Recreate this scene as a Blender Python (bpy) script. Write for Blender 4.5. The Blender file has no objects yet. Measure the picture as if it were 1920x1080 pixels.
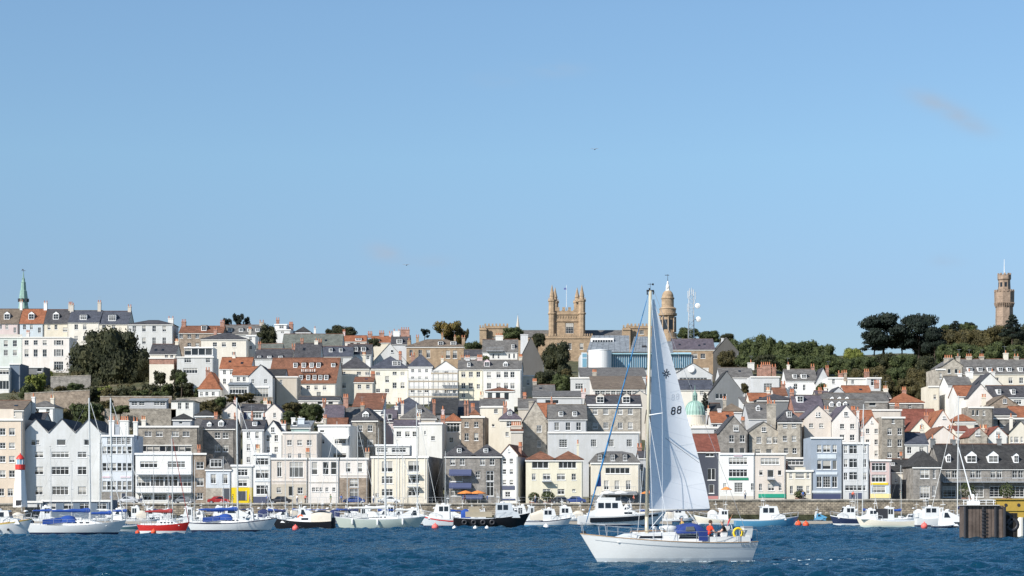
SKYTINT = (1.0, 1.0, 1.0); SKYS = 0.10; SUNE = 4.5; EXPO = 0.52
import bpy, math, random
import numpy as np
from mathutils import Vector, Matrix, noise
R = math.radians
rnd = random.Random(7)
F = 3733.0; HY = 944.0; CZ = 3.2
scene = bpy.context.scene
col = scene.collection

def zof(py, Y): return CZ + (HY - py) * Y / F
def xof(px, Y): return (px - 960.0) * Y / F
def P(px, py, Y): return Vector((xof(px, Y), Y, zof(py, Y)))

# ------------------------------------------------------------------ mesh builder
class MB:
    def __init__(s): s.v = []; s.f = []; s.m = []
    def poly(s, pts, m=0):
        n = len(s.v); s.v += [tuple(p) for p in pts]; s.f.append(tuple(range(n, n + len(pts)))); s.m.append(m)
    def box(s, x0, x1, y0, y1, z0, z1, m=0):
        n = len(s.v)
        s.v += [(x0,y0,z0),(x1,y0,z0),(x1,y1,z0),(x0,y1,z0),(x0,y0,z1),(x1,y0,z1),(x1,y1,z1),(x0,y1,z1)]
        for f in ((0,3,2,1),(4,5,6,7),(0,1,5,4),(1,2,6,5),(2,3,7,6),(3,0,4,7)):
            s.f.append(tuple(n + i for i in f)); s.m.append(m)
    def hexa(s, p, m=0):   # 8 points like a box
        n = len(s.v); s.v += [tuple(q) for q in p]
        for f in ((0,3,2,1),(4,5,6,7),(0,1,5,4),(1,2,6,5),(2,3,7,6),(3,0,4,7)):
            s.f.append(tuple(n + i for i in f)); s.m.append(m)
    def prism(s, pts, y0, y1, m=0):   # outline in xz pushed along y
        n = len(s.v); k = len(pts)
        s.v += [(x, y0, z) for x, z in pts] + [(x, y1, z) for x, z in pts]
        s.f.append(tuple(range(n, n + k))); s.m.append(m)
        s.f.append(tuple(range(n + 2*k - 1, n + k - 1, -1))); s.m.append(m)
        for i in range(k):
            j = (i + 1) % k
            s.f.append((n+i, n+k+i, n+k+j, n+j)); s.m.append(m)
    def tube(s, p, q, r0, r1=None, n=6, m=0, cap=True):
        if r1 is None: r1 = r0
        p = Vector(p); q = Vector(q); d = (q - p)
        if d.length < 1e-6: return
        d.normalize(); a = d.orthogonal().normalized(); b = d.cross(a)
        k = len(s.v)
        for c, r in ((p, r0), (q, r1)):
            for i in range(n):
                t = 2 * math.pi * i / n
                s.v.append(tuple(c + a * (r * math.cos(t)) + b * (r * math.sin(t))))
        for i in range(n):
            j = (i + 1) % n
            s.f.append((k+i, k+j, k+n+j, k+n+i)); s.m.append(m)
        if cap:
            s.f.append(tuple(range(k + n - 1, k - 1, -1))); s.m.append(m)
            s.f.append(tuple(range(k + n, k + 2*n))); s.m.append(m)
    def path(s, pts, r, n=6, m=0):
        for a, b in zip(pts[:-1], pts[1:]): s.tube(a, b, r, r, n, m)
    def lathe(s, prof, n=12, c=(0,0,0), m=0, rot=0.0):
        k = len(s.v)
        for r, z in prof:
            for i in range(n):
                t = 2 * math.pi * i / n + rot
                s.v.append((c[0] + r*math.cos(t), c[1] + r*math.sin(t), c[2] + z))
        for a in range(len(prof) - 1):
            for i in range(n):
                j = (i + 1) % n
                s.f.append((k+a*n+i, k+a*n+j, k+(a+1)*n+j, k+(a+1)*n+i)); s.m.append(m)
        s.f.append(tuple(k + i for i in range(n - 1, -1, -1))); s.m.append(m)
        s.f.append(tuple(k + (len(prof)-1)*n + i for i in range(n))); s.m.append(m)
    def grid(s, rows, m=0, closed=False):
        k = len(s.v); w = len(rows[0])
        for r in rows: s.v += [tuple(p) for p in r]
        for i in range(len(rows) - 1):
            mm = m[i] if isinstance(m, (list, tuple)) else m
            for j in range(w - 1 + (1 if closed else 0)):
                j2 = (j + 1) % w
                s.f.append((k+i*w+j, k+i*w+j2, k+(i+1)*w+j2, k+(i+1)*w+j)); s.m.append(mm)
    def mesh(s, name, mats, smooth=False):
        me = bpy.data.meshes.new(name)
        me.from_pydata(s.v, [], s.f)
        for mt in (mats if isinstance(mats, (list, tuple)) else [mats]): me.materials.append(mt)
        me.polygons.foreach_set('material_index', s.m)
        if smooth: me.polygons.foreach_set('use_smooth', [True] * len(s.f))
        me.update(); return me
    def build(s, name, mats, parent=None, loc=(0,0,0), smooth=False, rz=0):
        return obj(name, s.mesh(name, mats, smooth), parent, loc, rz)

def obj(name, me, parent=None, loc=(0,0,0), rz=0):
    o = bpy.data.objects.new(name, me); col.objects.link(o)
    o.location = loc; o.rotation_euler = (0, 0, rz)
    if parent is not None: o.parent = parent
    return o
def tag(o, label=None, cat=None, group=None, kind=None):
    if label: o['label'] = label
    if cat: o['category'] = cat
    if group: o['group'] = group
    if kind: o['kind'] = kind
    return o
def thing(name, label, cat, loc=(0,0,0), rz=0, group=None):
    o = bpy.data.objects.new(name, None); col.objects.link(o)
    o.empty_display_size = 0.5
    o.location = loc; o.rotation_euler = (0, 0, rz)
    return tag(o, label, cat, group)
def copy_tree(o, parent=None):
    c = o.copy(); col.objects.link(c)
    if parent is not None: c.parent = parent
    for ch in [x for x in KIDS.get(o.name, [])] or list(o.children): copy_tree(ch, c)
    return c
KIDS = {}

# ------------------------------------------------------------------ materials
def newmat(name):
    m = bpy.data.materials.new(name); m.use_nodes = True
    nt = m.node_tree; b = nt.nodes['Principled BSDF']
    return m, nt, b
def N(nt, t, **kw):
    n = nt.nodes.new(t)
    for k, v in kw.items():
        if k.startswith('i_'): n.inputs[k[2:].replace('_', ' ')].default_value = v
        else: setattr(n, k, v)
    return n
_mc = {}
def plain(name, c, rough=0.6, metal=0.0, var=0.08, scale=3.0, spec=0.4):
    if name in _mc: return _mc[name]
    m, nt, b = newmat(name)
    tc = N(nt, 'ShaderNodeTexCoord'); no = N(nt, 'ShaderNodeTexNoise'); no.inputs['Scale'].default_value = scale
    no.inputs['Detail'].default_value = 4
    nt.links.new(tc.outputs['Object'], no.inputs['Vector'])
    mx = N(nt, 'ShaderNodeMix', data_type='RGBA')
    mx.inputs[6].default_value = (*[x * (1 - var) for x in c], 1); mx.inputs[7].default_value = (*[min(1, x * (1 + var)) for x in c], 1)
    nt.links.new(no.outputs['Fac'], mx.inputs[0]); nt.links.new(mx.outputs[2], b.inputs['Base Color'])
    b.inputs['Roughness'].default_value = rough; b.inputs['Metallic'].default_value = metal
    b.inputs['Specular IOR Level'].default_value = spec
    _mc[name] = m; return m
def facecoord(nt):
    tc = N(nt, 'ShaderNodeTexCoord'); sp = N(nt, 'ShaderNodeSeparateXYZ'); ad = N(nt, 'ShaderNodeMath', operation='ADD')
    cb = N(nt, 'ShaderNodeCombineXYZ')
    nt.links.new(tc.outputs['Object'], sp.inputs[0]); nt.links.new(sp.outputs['X'], ad.inputs[0]); nt.links.new(sp.outputs['Y'], ad.inputs[1])
    nt.links.new(ad.outputs[0], cb.inputs['X']); nt.links.new(sp.outputs['Z'], cb.inputs['Y'])
    return tc, cb
def render_wall(name, c, dirt=0.25):
    """painted render: slightly mottled with rain streaks"""
    if name in _mc: return _mc[name]
    m, nt, b = newmat(name); L = nt.links
    tc = N(nt, 'ShaderNodeTexCoord')
    mp = N(nt, 'ShaderNodeMapping'); mp.inputs['Scale'].default_value = (1.6, 1.6, 0.16)
    n1 = N(nt, 'ShaderNodeTexNoise'); n1.inputs['Scale'].default_value = 1.0; n1.inputs['Detail'].default_value = 6; n1.inputs['Roughness'].default_value = 0.65
    n2 = N(nt, 'ShaderNodeTexNoise'); n2.inputs['Scale'].default_value = 0.35; n2.inputs['Detail'].default_value = 5
    L.new(tc.outputs['Object'], mp.inputs[0]); L.new(mp.outputs[0], n1.inputs['Vector']); L.new(tc.outputs['Object'], n2.inputs['Vector'])
    mu = N(nt, 'ShaderNodeMath', operation='MULTIPLY'); L.new(n1.outputs['Fac'], mu.inputs[0]); L.new(n2.outputs['Fac'], mu.inputs[1])
    rp = N(nt, 'ShaderNodeMapRange'); rp.inputs['From Min'].default_value = 0.14; rp.inputs['From Max'].default_value = 0.38
    rp.inputs['To Min'].default_value = 1.0; rp.inputs['To Max'].default_value = 0.0
    L.new(mu.outputs[0], rp.inputs[0])
    mx = N(nt, 'ShaderNodeMix', data_type='RGBA')
    mx.inputs[6].default_value = (*c, 1); mx.inputs[7].default_value = (c[0]*(1-dirt), c[1]*(1-dirt*1.05), c[2]*(1-dirt*1.25), 1)
    mr = N(nt, 'ShaderNodeMath', operation='MULTIPLY'); mr.inputs[1].default_value = 0.9
    L.new(rp.outputs[0], mr.inputs[0]); L.new(mr.outputs[0], mx.inputs[0])
    oi = N(nt, 'ShaderNodeObjectInfo'); hs = N(nt, 'ShaderNodeHueSaturation'); vr = N(nt, 'ShaderNodeMapRange'); vr.inputs['To Min'].default_value = .93; vr.inputs['To Max'].default_value = 1.07
    sr = N(nt, 'ShaderNodeMapRange'); sr.inputs['From Min'].default_value = 1; sr.inputs['From Max'].default_value = 0; sr.inputs['To Min'].default_value = .6; sr.inputs['To Max'].default_value = 1.1
    L.new(oi.outputs['Random'], vr.inputs[0]); L.new(oi.outputs['Random'], sr.inputs[0]); L.new(vr.outputs[0], hs.inputs['Value']); L.new(sr.outputs[0], hs.inputs['Saturation']); L.new(mx.outputs[2], hs.inputs['Color']); L.new(hs.outputs[0], b.inputs['Base Color'])
    b.inputs['Roughness'].default_value = 0.85; b.inputs['Specular IOR Level'].default_value = 0.25
    _mc[name] = m; return m
def blocks(name, c1, c2, mortar, bw=0.55, bh=0.28, ms=0.02, rough=0.9, bump=0.3, noise_amt=0.5):
    if name in _mc: return _mc[name]
    m, nt, b = newmat(name); L = nt.links
    tc, cb = facecoord(nt)
    br = N(nt, 'ShaderNodeTexBrick'); br.inputs['Scale'].default_value = 1.0
    br.inputs['Brick Width'].default_value = bw; br.inputs['Row Height'].default_value = bh
    br.inputs['Mortar Size'].default_value = ms; br.inputs['Color1'].default_value = (*c1, 1); br.inputs['Color2'].default_value = (*c2, 1)
    br.inputs['Mortar'].default_value = (*mortar, 1); br.inputs['Bias'].default_value = 0.0
    L.new(cb.outputs[0], br.inputs['Vector'])
    no = N(nt, 'ShaderNodeTexNoise'); no.inputs['Scale'].default_value = 0.7; no.inputs['Detail'].default_value = 8; no.inputs['Roughness'].default_value = 0.7
    L.new(tc.outputs['Object'], no.inputs['Vector'])
    mr = N(nt, 'ShaderNodeMapRange'); mr.inputs['From Min'].default_value = 0.3; mr.inputs['From Max'].default_value = 0.7
    mr.inputs['To Min'].default_value = 1 - noise_amt; mr.inputs['To Max'].default_value = 1 + noise_amt
    L.new(no.outputs['Fac'], mr.inputs[0])
    mx = N(nt, 'ShaderNodeMix', data_type='RGBA', blend_type='MULTIPLY'); mx.inputs[0].default_value = 1.0
    L.new(br.outputs['Color'], mx.inputs[6]); L.new(mr.outputs[0], mx.inputs[7]); L.new(mx.outputs[2], b.inputs['Base Color'])
    bp = N(nt, 'ShaderNodeBump'); bp.inputs['Strength'].default_value = bump; bp.inputs['Distance'].default_value = 0.03
    L.new(br.outputs['Fac'], bp.inputs['Height']); bp.invert = True; L.new(bp.outputs[0], b.inputs['Normal'])
    b.inputs['Roughness'].default_value = rough; b.inputs['Specular IOR Level'].default_value = 0.2
    _mc[name] = m; return m

def sc3(c, k): return tuple(min(1, x * k) for x in c)
WALLC = {
 'W': (.77,.76,.73), 'Wb': (.64,.68,.73), 'Wg': (.63,.635,.63), 'Cr': (.74,.68,.57), 'Py': (.76,.71,.56), 'Pe': (.73,.61,.49), 'Pw': (.73,.66,.60),
 'Pk': (.66,.52,.50), 'Gr': (.50,.51,.53), 'Lg': (.60,.61,.62), 'Gb': (.34,.39,.46), 'Bg': (.60,.54,.46), 'Mi': (.64,.69,.66), 'Lb': (.62,.68,.73),
 'Ye': (.78,.58,.04), 'Bl': (.065,.08,.155), 'Dk': (.07,.08,.10), 'Nb': (.045,.055,.085), 'Pp': (.70,.55,.60), 'Tq': (.30,.46,.43), 'Dg': (.20,.21,.22), 'Cg': (.125,.12,.115), 'Bs': (.15,.20,.27), 'Rd': (.45,.06,.05),  # Cg: slate grey darkened so that the gables using it look shaded
}
def wallm(k):
    if k in WALLC: return render_wall('render_' + k, WALLC[k], 0.07 if k in ('Dk','Nb','Bl','Ye') else 0.17)
    if k == 'S': return blocks('granite_rubble', (.30,.27,.23), (.20,.18,.155), (.36,.33,.28))
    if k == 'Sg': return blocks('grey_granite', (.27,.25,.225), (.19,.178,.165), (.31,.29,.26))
    if k == 'Sb': return blocks('brown_stone', (.31,.245,.19), (.22,.17,.13), (.33,.29,.24))
    if k == 'Sl': return blocks('light_stone', (.42,.38,.32), (.32,.285,.24), (.45,.42,.36))
    if k == 'Tn': return blocks('tan_ashlar', (.40,.295,.195), (.33,.24,.16), (.27,.2,.14), 0.9, 0.35, 0.012, noise_amt=0.3)
    if k == 'Bk': return blocks('red_brick', (.36,.13,.08), (.27,.10,.065), (.4,.33,.28), 0.24, 0.08, 0.012)
    raise KeyError(k)
def roofm(k):
    d = {'sl': ((.058,.058,.065), (.092,.09,.096)), 'sg': ((.125,.12,.115), (.18,.172,.162)), 'sd': ((.04,.04,.041), (.065,.064,.062)),
         'or': ((.34,.135,.072), (.24,.095,.052)), 'br': ((.23,.105,.065), (.15,.075,.05)), 'rd': ((.24,.085,.06), (.17,.062,.045)),
         'sb': ((.065,.072,.095), (.09,.098,.12)), 'zn': ((.20,.225,.25), (.24,.265,.29)), 'tb': ((.20,.16,.12),(.14,.11,.09)), 'sv': ((.13,.11,.13),(.09,.08,.10)),
         'gn': ((.16,.17,.15), (.12,.13,.115))}[k]
    return blocks('roof_' + k, d[0], d[1], sc3(d[0], 0.45), 0.35, 0.22, 0.018, 0.75 if k[0] == 's' else 0.85, 0.5, 0.35)

def glass_mat(name, base, curtain, p):
    m, nt, b = newmat(name); L = nt.links
    oi = N(nt, 'ShaderNodeObjectInfo')
    gt = N(nt, 'ShaderNodeMapRange'); gt.inputs['From Min'].default_value = 1 - p; gt.inputs['From Max'].default_value = 1.0
    L.new(oi.outputs['Random'], gt.inputs[0])
    mx = N(nt, 'ShaderNodeMix', data_type='RGBA'); mx.inputs[6].default_value = (*base, 1); mx.inputs[7].default_value = (*curtain, 1)
    L.new(gt.outputs[0], mx.inputs[0]); L.new(mx.outputs[2], b.inputs['Base Color'])
    b.inputs['Roughness'].default_value = 0.06; b.inputs['Specular IOR Level'].default_value = 0.6
    return m
GLASS = glass_mat('window_glass', (.018,.021,.026), (.17,.17,.165), 0.4)
GLASSB = glass_mat('blue_glass', (.08,.20,.30), (.20,.38,.48), 0.8)
BLIND = plain('roller_blind', (.40,.385,.35), .9, 0, .1)
GLASSD = plain('dark_glass', (.012,.015,.02), 0.05, 0, 0.05, 1, 0.6)
WHITE = plain('white_gloss_paint', (.80,.80,.79), 0.45)
TRIM = plain('stucco_trim', (.74,.72,.68), 0.8)
DARK = plain('dark_paint', (.03,.03,.035), 0.5)
POT = plain('terracotta_pot', (.48,.19,.10), 0.85, 0, .25, 6)
POTC = plain('cream_pot', (.62,.48,.32), 0.85, 0, .2, 6)
STEEL = plain('galvanised_steel', (.42,.44,.46), 0.45, 0.4)
ALU = plain('anodised_mast', (.62,.62,.60), 0.35, 0.3, .04)
ROPE = plain('wire_rope', (.30,.31,.33), 0.5)

# ------------------------------------------------------------------ ground heights (terraced hillside)
GX = [-700, 0, 150, 330, 450, 700, 1230, 1300, 1500, 1760, 1920, 2600]
GR = [
 (372, [944.5]*7 + [937]*5),
 (392, [943.5]*7 + [936.6]*5),
 (408, [912]*12),
 (432, [885,880,870,870,880,885,885,885,885,885,885,885]),
 (462, [830,815,808,805,820,845,848,850,850,850,850,850]),
 (500, [790,785,780,778,790,805,805,810,810,808,805,805]),
 (540, [760,752,750,752,765,770,770,775,775,775,770,770]),
 (580, [725,720,716,716,735,742,742,745,745,745,738,738]),
 (620, [705,700,698,700,710,714,714,718,722,722,712,712]),
 (660, [692,690,688,688,688,690,690,694,702,702,690,690]),
 (700, [680,678,676,672,672,672,672,676,684,682,668,668]),
 (760, [672,670,668,664,662,662,662,664,668,664,650,650]),
 (900, [680,678,676,672,670,668,668,668,668,662,650,650]),
 (1300, [760]*12), (2600, [900]*12)]
def gy(px, Y):
    if Y <= GR[0][0]: a = b = GR[0]; t = 0
    elif Y >= GR[-1][0]: a = b = GR[-1]; t = 0
    else:
        for i in range(len(GR) - 1):
            if GR[i][0] <= Y <= GR[i+1][0]: a, b = GR[i], GR[i+1]; break
        t = (Y - a[0]) / (b[0] - a[0])
    px = max(GX[0], min(GX[-1], px))
    for i in range(len(GX) - 1):
        if GX[i] <= px <= GX[i+1]: break
    u = (px - GX[i]) / (GX[i+1] - GX[i])
    za = zof(a[1][i] * (1-u) + a[1][i+1] * u, a[0]); zb = zof(b[1][i] * (1-u) + b[1][i+1] * u, b[0])
    return za * (1-t) + zb * t
def ground(x, Y): return gy(x * F / Y + 960, Y)

# ------------------------------------------------------------------ windows
_wc = {}
def win_meshes(w, h, st, fm):
    key = (round(w, 1), round(h, 1), st, fm.name)
    if key in _wc: return _wc[key]
    w, h = max(.3, key[0]), max(.3, key[1])
    ft = 0.075 if min(w, h) > 0.9 else 0.055
    b = MB()
    b.box(-w/2, -w/2+ft, 0, .09, 0, h); b.box(w/2-ft, w/2, 0, .09, 0, h)
    b.box(-w/2+ft, w/2-ft, 0, .09, 0, ft); b.box(-w/2+ft, w/2-ft, 0, .09, h-ft, h)
    nv, nh, bt = 1, 1, .06
    if st == 's': nv, nh, bt = 1, 1, .05
    elif st == 'g': nv, nh, bt = 2, 3, .04
    elif st == 'p': nv, nh = 0, 0
    elif st == 'h': nv, nh, bt = 0, 1, .09
    elif st == 'w': nv, nh, bt = max(1, round(w / 0.75) - 1), 1, .07
    elif st == 'v': nv, nh, bt = max(1, round(w / 0.9) - 1), 0, .08
    for i in range(nv):
        x = -w/2 + w * (i+1) / (nv+1); b.box(x-bt/2, x+bt/2, .01, .07, ft, h-ft)
    for i in range(nh):
        z = h * (i+1) / (nh+1) if st != 'w' else h * .68
        xs = [-w/2+ft] + [x for i2 in range(nv) for x in (-w/2 + w*(i2+1)/(nv+1) - bt/2, -w/2 + w*(i2+1)/(nv+1) + bt/2)] + [w/2-ft]
        for a in range(0, len(xs), 2): b.box(xs[a], xs[a+1], .015, .065, z-bt/2, z+bt/2)
    b.box(-w/2-.08, w/2+.08, -.14, .0, -.10, -.005)           # sill
    me = b.mesh('window', fm)
    p = MB(); p.box(-w/2+ft*.5, w/2-ft*.5, .05, .06, ft*.5, h-ft*.5)
    p.hh = h; p.ww = w - ft
    _wc[key] = (me, p)
    return _wc[key]
_pc = {}
def add_window(parent, x, y, z, w, h, st, fm, gm, flat=False):
    me, p = win_meshes(w, h, st, fm)
    if flat:      # already a sub-part's level: frame and pane side by side
        o = obj('window_frame', me, parent, (x, y, z))
    else: o = obj('window', me, parent, (x, y, z))
    bl = 0 if (flat or gm is not GLASS) else rnd.choice([0, 0, 0, 1, 2])
    key = (id(p), gm.name, bl)
    if key not in _pc:
        q = MB(); q.v, q.f, q.m = list(p.v), list(p.f), list(p.m)
        if bl: q.box(-p.ww/2, p.ww/2, .046, .0495, p.hh*(.62 if bl == 1 else .38), p.hh-.08, 1)
        _pc[key] = q.mesh('pane', [gm, BLIND])
    if flat: obj('pane', _pc[key], parent, (x, y, z))
    else: obj('pane', _pc[key], o)
    return o

# ------------------------------------------------------------------ buildings
def slab_gable(b, x0, x1, y0, y1, ze, zr, axis, th=.16, oh=.25, m=0):
    """two thick roof slopes; axis 'x': ridge runs along x (slope faces the front); 'y': ridge runs front to back"""
    if axis == 'x':
        ym = (y0 + y1) / 2; s = (zr - ze) / (ym - y0)
        xa, xb = x0 - oh*.6, x1 + oh*.6
        for ya, sg in ((y0 - oh, 1), (y1 + oh, -1)):
            za = ze - oh * s
            q = [(xa, ya, za), (xb, ya, za), (xb, ym, zr), (xa, ym, zr)]
            b.hexa(q + [(p[0], p[1], p[2] + th) for p in q], m)
    else:
        xm = (x0 + x1) / 2; s = (zr - ze) / (xm - x0)
        ya, yb = y0 - oh*.6, y1 + oh*.6
        for xa in (x0 - oh, x1 + oh):
            za = ze - oh * s
            q = [(xa, ya, za), (xm, ya, zr), (xm, yb, zr), (xa, yb, za)]
            b.hexa(q + [(p[0], p[1], p[2] + th) for p in q], m)
def facade(b, x0, x1, z0, z1, y, holes, depth, m=0, mi=0):
    xs = sorted({x0, x1} | {h[0] for h in holes} | {h[1] for h in holes}); zs = sorted({z0, z1} | {h[2] for h in holes} | {h[3] for h in holes})
    for i in range(len(xs) - 1):
        for j in range(len(zs) - 1):
            cx, cz = (xs[i] + xs[i+1]) / 2, (zs[j] + zs[j+1]) / 2
            if any(h[0] < cx < h[1] and h[2] < cz < h[3] for h in holes): continue
            b.poly([(xs[i], y, zs[j]), (xs[i+1], y, zs[j]), (xs[i+1], y, zs[j+1]), (xs[i], y, zs[j+1])], m)
    for a, c, d, e in holes:
        b.poly([(a, y, d), (a, y+depth, d), (c, y+depth, d), (c, y, d)], mi); b.poly([(a, y, e), (c, y, e), (c, y+depth, e), (a, y+depth, e)], mi)
        b.poly([(a, y, d), (a, y, e), (a, y+depth, e), (a, y+depth, d)], mi); b.poly([(c, y, d), (c, y+depth, d), (c, y+depth, e), (c, y, e)], mi)
        b.poly([(a, y+depth, d), (a, y+depth, e), (c, y+depth, e), (c, y+depth, d)], mi)

def B(label, x0, x1, eave, Y, wall='W', roof='flat', rp=None, rk='sl', D=10.0, rot=0.0, win=(), chim=(), dorm=(), name='house', cat='house',
      group=None, cor=True, zb=None, low=None, fm=None, gm=None, band=(), awn=(), door=(), apex=(), pipe=True, balc=(), side=None):
    """x0..x1, eave, rp: where the front wall, its top and the ridge stand in the survey of the photograph; Y: distance from the viewer"""
    fm = fm or WHITE; gm = gm or GLASS; rot = -rot
    k = Y / F; cr = math.cos(R(rot)); cx = (x0 + x1) / 2; w = (x1 - x0) * k / cr
    X0 = xof(cx, Y)
    if zb is None:
        zb = min(ground(X0 + dx, Y + dy) for dx in (-w/2, w/2) for dy in (0, D)) - 0.5
    root = thing(name, label, cat, (X0, Y, zb), R(rot), group)
    lx = lambda px: (px - cx) * k / cr
    lz = lambda py, dy=0.0: zof(py, Y + dy) - zb
    H = lz(eave)
    wl = wallm(wall)
    mats = [wl]
    lowz = None
    if low: mats.append(wallm(low[1])); lowz = lz(low[0])
    holes = []; placed = []
    for wd in win:
        y0, y1, ww, st = wd[:4]; xs = wd[4:]
        hw = ww * k / 2 * (1.12 if len(xs) > 1 and ww < 12 else 1.03)
        for px in xs:
            x = lx(px); za, zc = lz(y1), lz(y0)
            fl = 1 if zc <= H - .03 else 0
            if x - hw < -w/2 + .05 or x + hw > w/2 - .05: 
                x = max(-w/2 + hw + .06, min(w/2 - hw - .06, x))
            r = (x - hw, x + hw, za, zc)
            if any(r[0] < q[1] + .02 and r[1] > q[0] - .02 and r[2] < q[3] + .02 and r[3] > q[2] - .02 for q in placed): continue
            placed.append(r)
            if fl: holes.append(r)
            add_window(root, x, .07 if fl else -.06, za, 2*hw, zc - za, st, fm, gm)
            if not fl and roof not in ('flat',) : pass
    b = MB()
    holes = [tuple(h) for h in holes]
    if lowz is not None:
        lowz = max(0.5, min(H - .5, lowz))
        for h in holes:
            if h[2] < lowz < h[3]: lowz = h[2] - .1
        facade(b, -w/2, w/2, 0, lowz, 0, [h for h in holes if h[3] <= lowz], .18, 1, 1)
        facade(b, -w/2, w/2, lowz, H, 0, [h for h in holes if h[2] >= lowz], .18, 0, 0)
    else: facade(b, -w/2, w/2, 0, H, 0, holes, .18)
    for xx in (-w/2, w/2):
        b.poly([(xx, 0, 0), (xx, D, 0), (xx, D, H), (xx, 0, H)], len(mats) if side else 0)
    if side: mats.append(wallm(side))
    b.poly([(-w/2, D, 0), (w/2, D, 0), (w/2, D, H), (-w/2, D, H)])
    rb = MB(); rm = roofm(rk); zr = H
    rfun = lambda x, y: H
    if roof == 'flat':
        rb.box(-w/2 + .3, w/2 - .3, .3, D - .3, H - .9, H - .55)
        b.box(-w/2, w/2, .003, .3, H, H + .05); b.box(-w/2, -w/2 + .3, .3, D, H, H + .05); b.box(w/2 - .3, w/2, .3, D, H, H + .05)
        b.poly([(-w/2+.3, .3, H-1), (w/2-.3, .3, H-1), (w/2-.3, .3, H), (-w/2+.3, .3, H)])
        if rk == 'zz': pass
    elif roof == 'gs':
        zr = lz(rp, D/2)
        for xx in (-w/2, w/2): b.poly([(xx, 0, H), (xx, D, H), (xx, D/2, zr)])
        slab_gable(rb, -w/2, w/2, 0, D, H, zr, 'x')
        rfun = lambda x, y: H + (zr - H) * max(0, 1 - abs(y - D/2) / (D/2))
    elif roof == 'gf':
        ap = list(apex) or [(x0, x1)]
        zr = lz(rp)
        for a, c in ap:
            xa, xc = lx(a), lx(c)
            b.poly([(xa, 0, H), (xc, 0, H), ((xa+xc)/2, 0, zr)]); b.poly([(xa, D, H), (xc, D, H), ((xa+xc)/2, D, zr)])
            slab_gable(rb, xa + (.25 if len(ap) > 1 else 0), xc - (.25 if len(ap) > 1 else 0), 0, D, H, zr, 'y', oh=.2)
        def rfun(x, y):
            for a, c in ap:
                xa, xc = lx(a), lx(c)
                if xa <= x <= xc: return H + (zr - H) * (1 - abs(x - (xa+xc)/2) / ((xc-xa)/2))
            return H
    elif roof in ('hip', 'hips'):
        ap = list(apex) or [(x0, x1)]
        for a, c in ap:
            xa, xc = lx(a), lx(c); ww = xc - xa
            zr = lz(rp, D/2); o = .3; i = min(ww/2 - .05, D/2)
            q = [(xa - o, -o, H), (xc + o, -o, H), (xc + o, D + o, H), (xa - o, D + o, H)]
            if ww >= D: r1, r2 = (xa + i, D/2, zr), (xc - i, D/2, zr)
            else: r1, r2 = ((xa+xc)/2, ww/2, zr), ((xa+xc)/2, D - ww/2, zr)
            q2 = [(p[0], p[1], p[2] + .12) for p in q]
            rb.poly(q[::-1]);
            for j in range(4): rb.poly([q[j], q[(j+1) % 4], q2[(j+1) % 4], q2[j]])
            if ww >= D:
                rb.poly([q2[0], q2[1], r2, r1]); rb.poly([q2[1], q2[2], r2]); rb.poly([q2[2], q2[3], r1, r2]); rb.poly([q2[3], q2[0], r1])
            else:
                rb.poly([q2[0], q2[1], r1]); rb.poly([q2[1], q2[2], r2, r1]); rb.poly([q2[2], q2[3], r2]); rb.poly([q2[3], q2[0], r1, r2])
        def rfun(x, y):
            for a, c in ap:
                xa, xc = lx(a), lx(c)
                if xa <= x <= xc:
                    s = min(D/2, (xc - xa)/2)
                    return H + (zr - H) * min(1, max(0, min(y, D - y, x - xa, xc - x)) / s)
            return H
    elif roof == 'mans':
        zr = lz(rp, 1.2); o = .25; i = 1.2; zt = zr + .5
        q = [(-w/2-o, -o, H), (w/2+o, -o, H), (w/2+o, D+o, H), (-w/2-o, D+o, H)]
        t = [(-w/2+i, i, zr), (w/2-i, i, zr), (w/2-i, D-i, zr), (-w/2+i, D-i, zr)]
        u = [(-w/2+i*2.5, D/2, zt), (w/2-i*2.5, D/2, zt)]
        rb.poly(q[::-1])
        for j in range(4): rb.poly([q[j], q[(j+1)%4], t[(j+1)%4], t[j]])
        rb.poly([t[0], t[1], u[1], u[0]]); rb.poly([t[1], t[2], u[1]]); rb.poly([t[2], t[3], u[0], u[1]]); rb.poly([t[3], t[0], u[0]])
        rfun = lambda x, y: H + (zr - H) * min(1, max(0, y) / i)
    elif roof == 'mono':     # single slope rising away
        zr = lz(rp, D)
        rb.hexa([(-w/2-.2, -.3, H-.02), (w/2+.2, -.3, H-.02), (w/2+.2, D, zr), (-w/2-.2, D, zr), (-w/2-.2, -.3, H+.14), (w/2+.2, -.3, H+.14), (w/2+.2, D, zr+.16), (-w/2-.2, D, zr+.16)])
        for xx in (-w/2, w/2): b.poly([(xx, 0, H), (xx, D, H), (xx, D, zr)])
        rfun = lambda x, y: H + (zr - H) * y / D
    b.build('wall', mats, root)
    if not chim and rp is not None and roof in ('gs', 'gf', 'hip', 'hips') and name in ('terraced_house', 'house', 'cottage', 'stone_cottage', 'villa') and rnd.random() < .8:
        e = rnd.random(); px_ = x0 + 3 if e < .4 else x1 - 3
        if roof in ('hip', 'hips'): px_ = cx + (x1-x0)*(.25 if e < .5 else -.25)
        chim = [(px_, (rp if roof != 'gf' else (rp+eave)/2) - rnd.uniform(4, 8), rnd.uniform(5, 8), rnd.choice(['Bk', 'Sl', 'Cr', 'Bk', wall]), rnd.choice([2, 2, 3, 4]))]
    if not chim and roof == 'flat' and name == 'terraced_house' and rnd.random() < .7:
        chim = [((x0 + 4) if rnd.random() < .5 else (x1 - 4), eave - rnd.uniform(8, 13), rnd.uniform(5, 8), rnd.choice(['Bk', 'Sl', wall, 'Cr']), rnd.choice([2, 3, 4]))]
    ro = rb.build('roof', rm, root)
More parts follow.
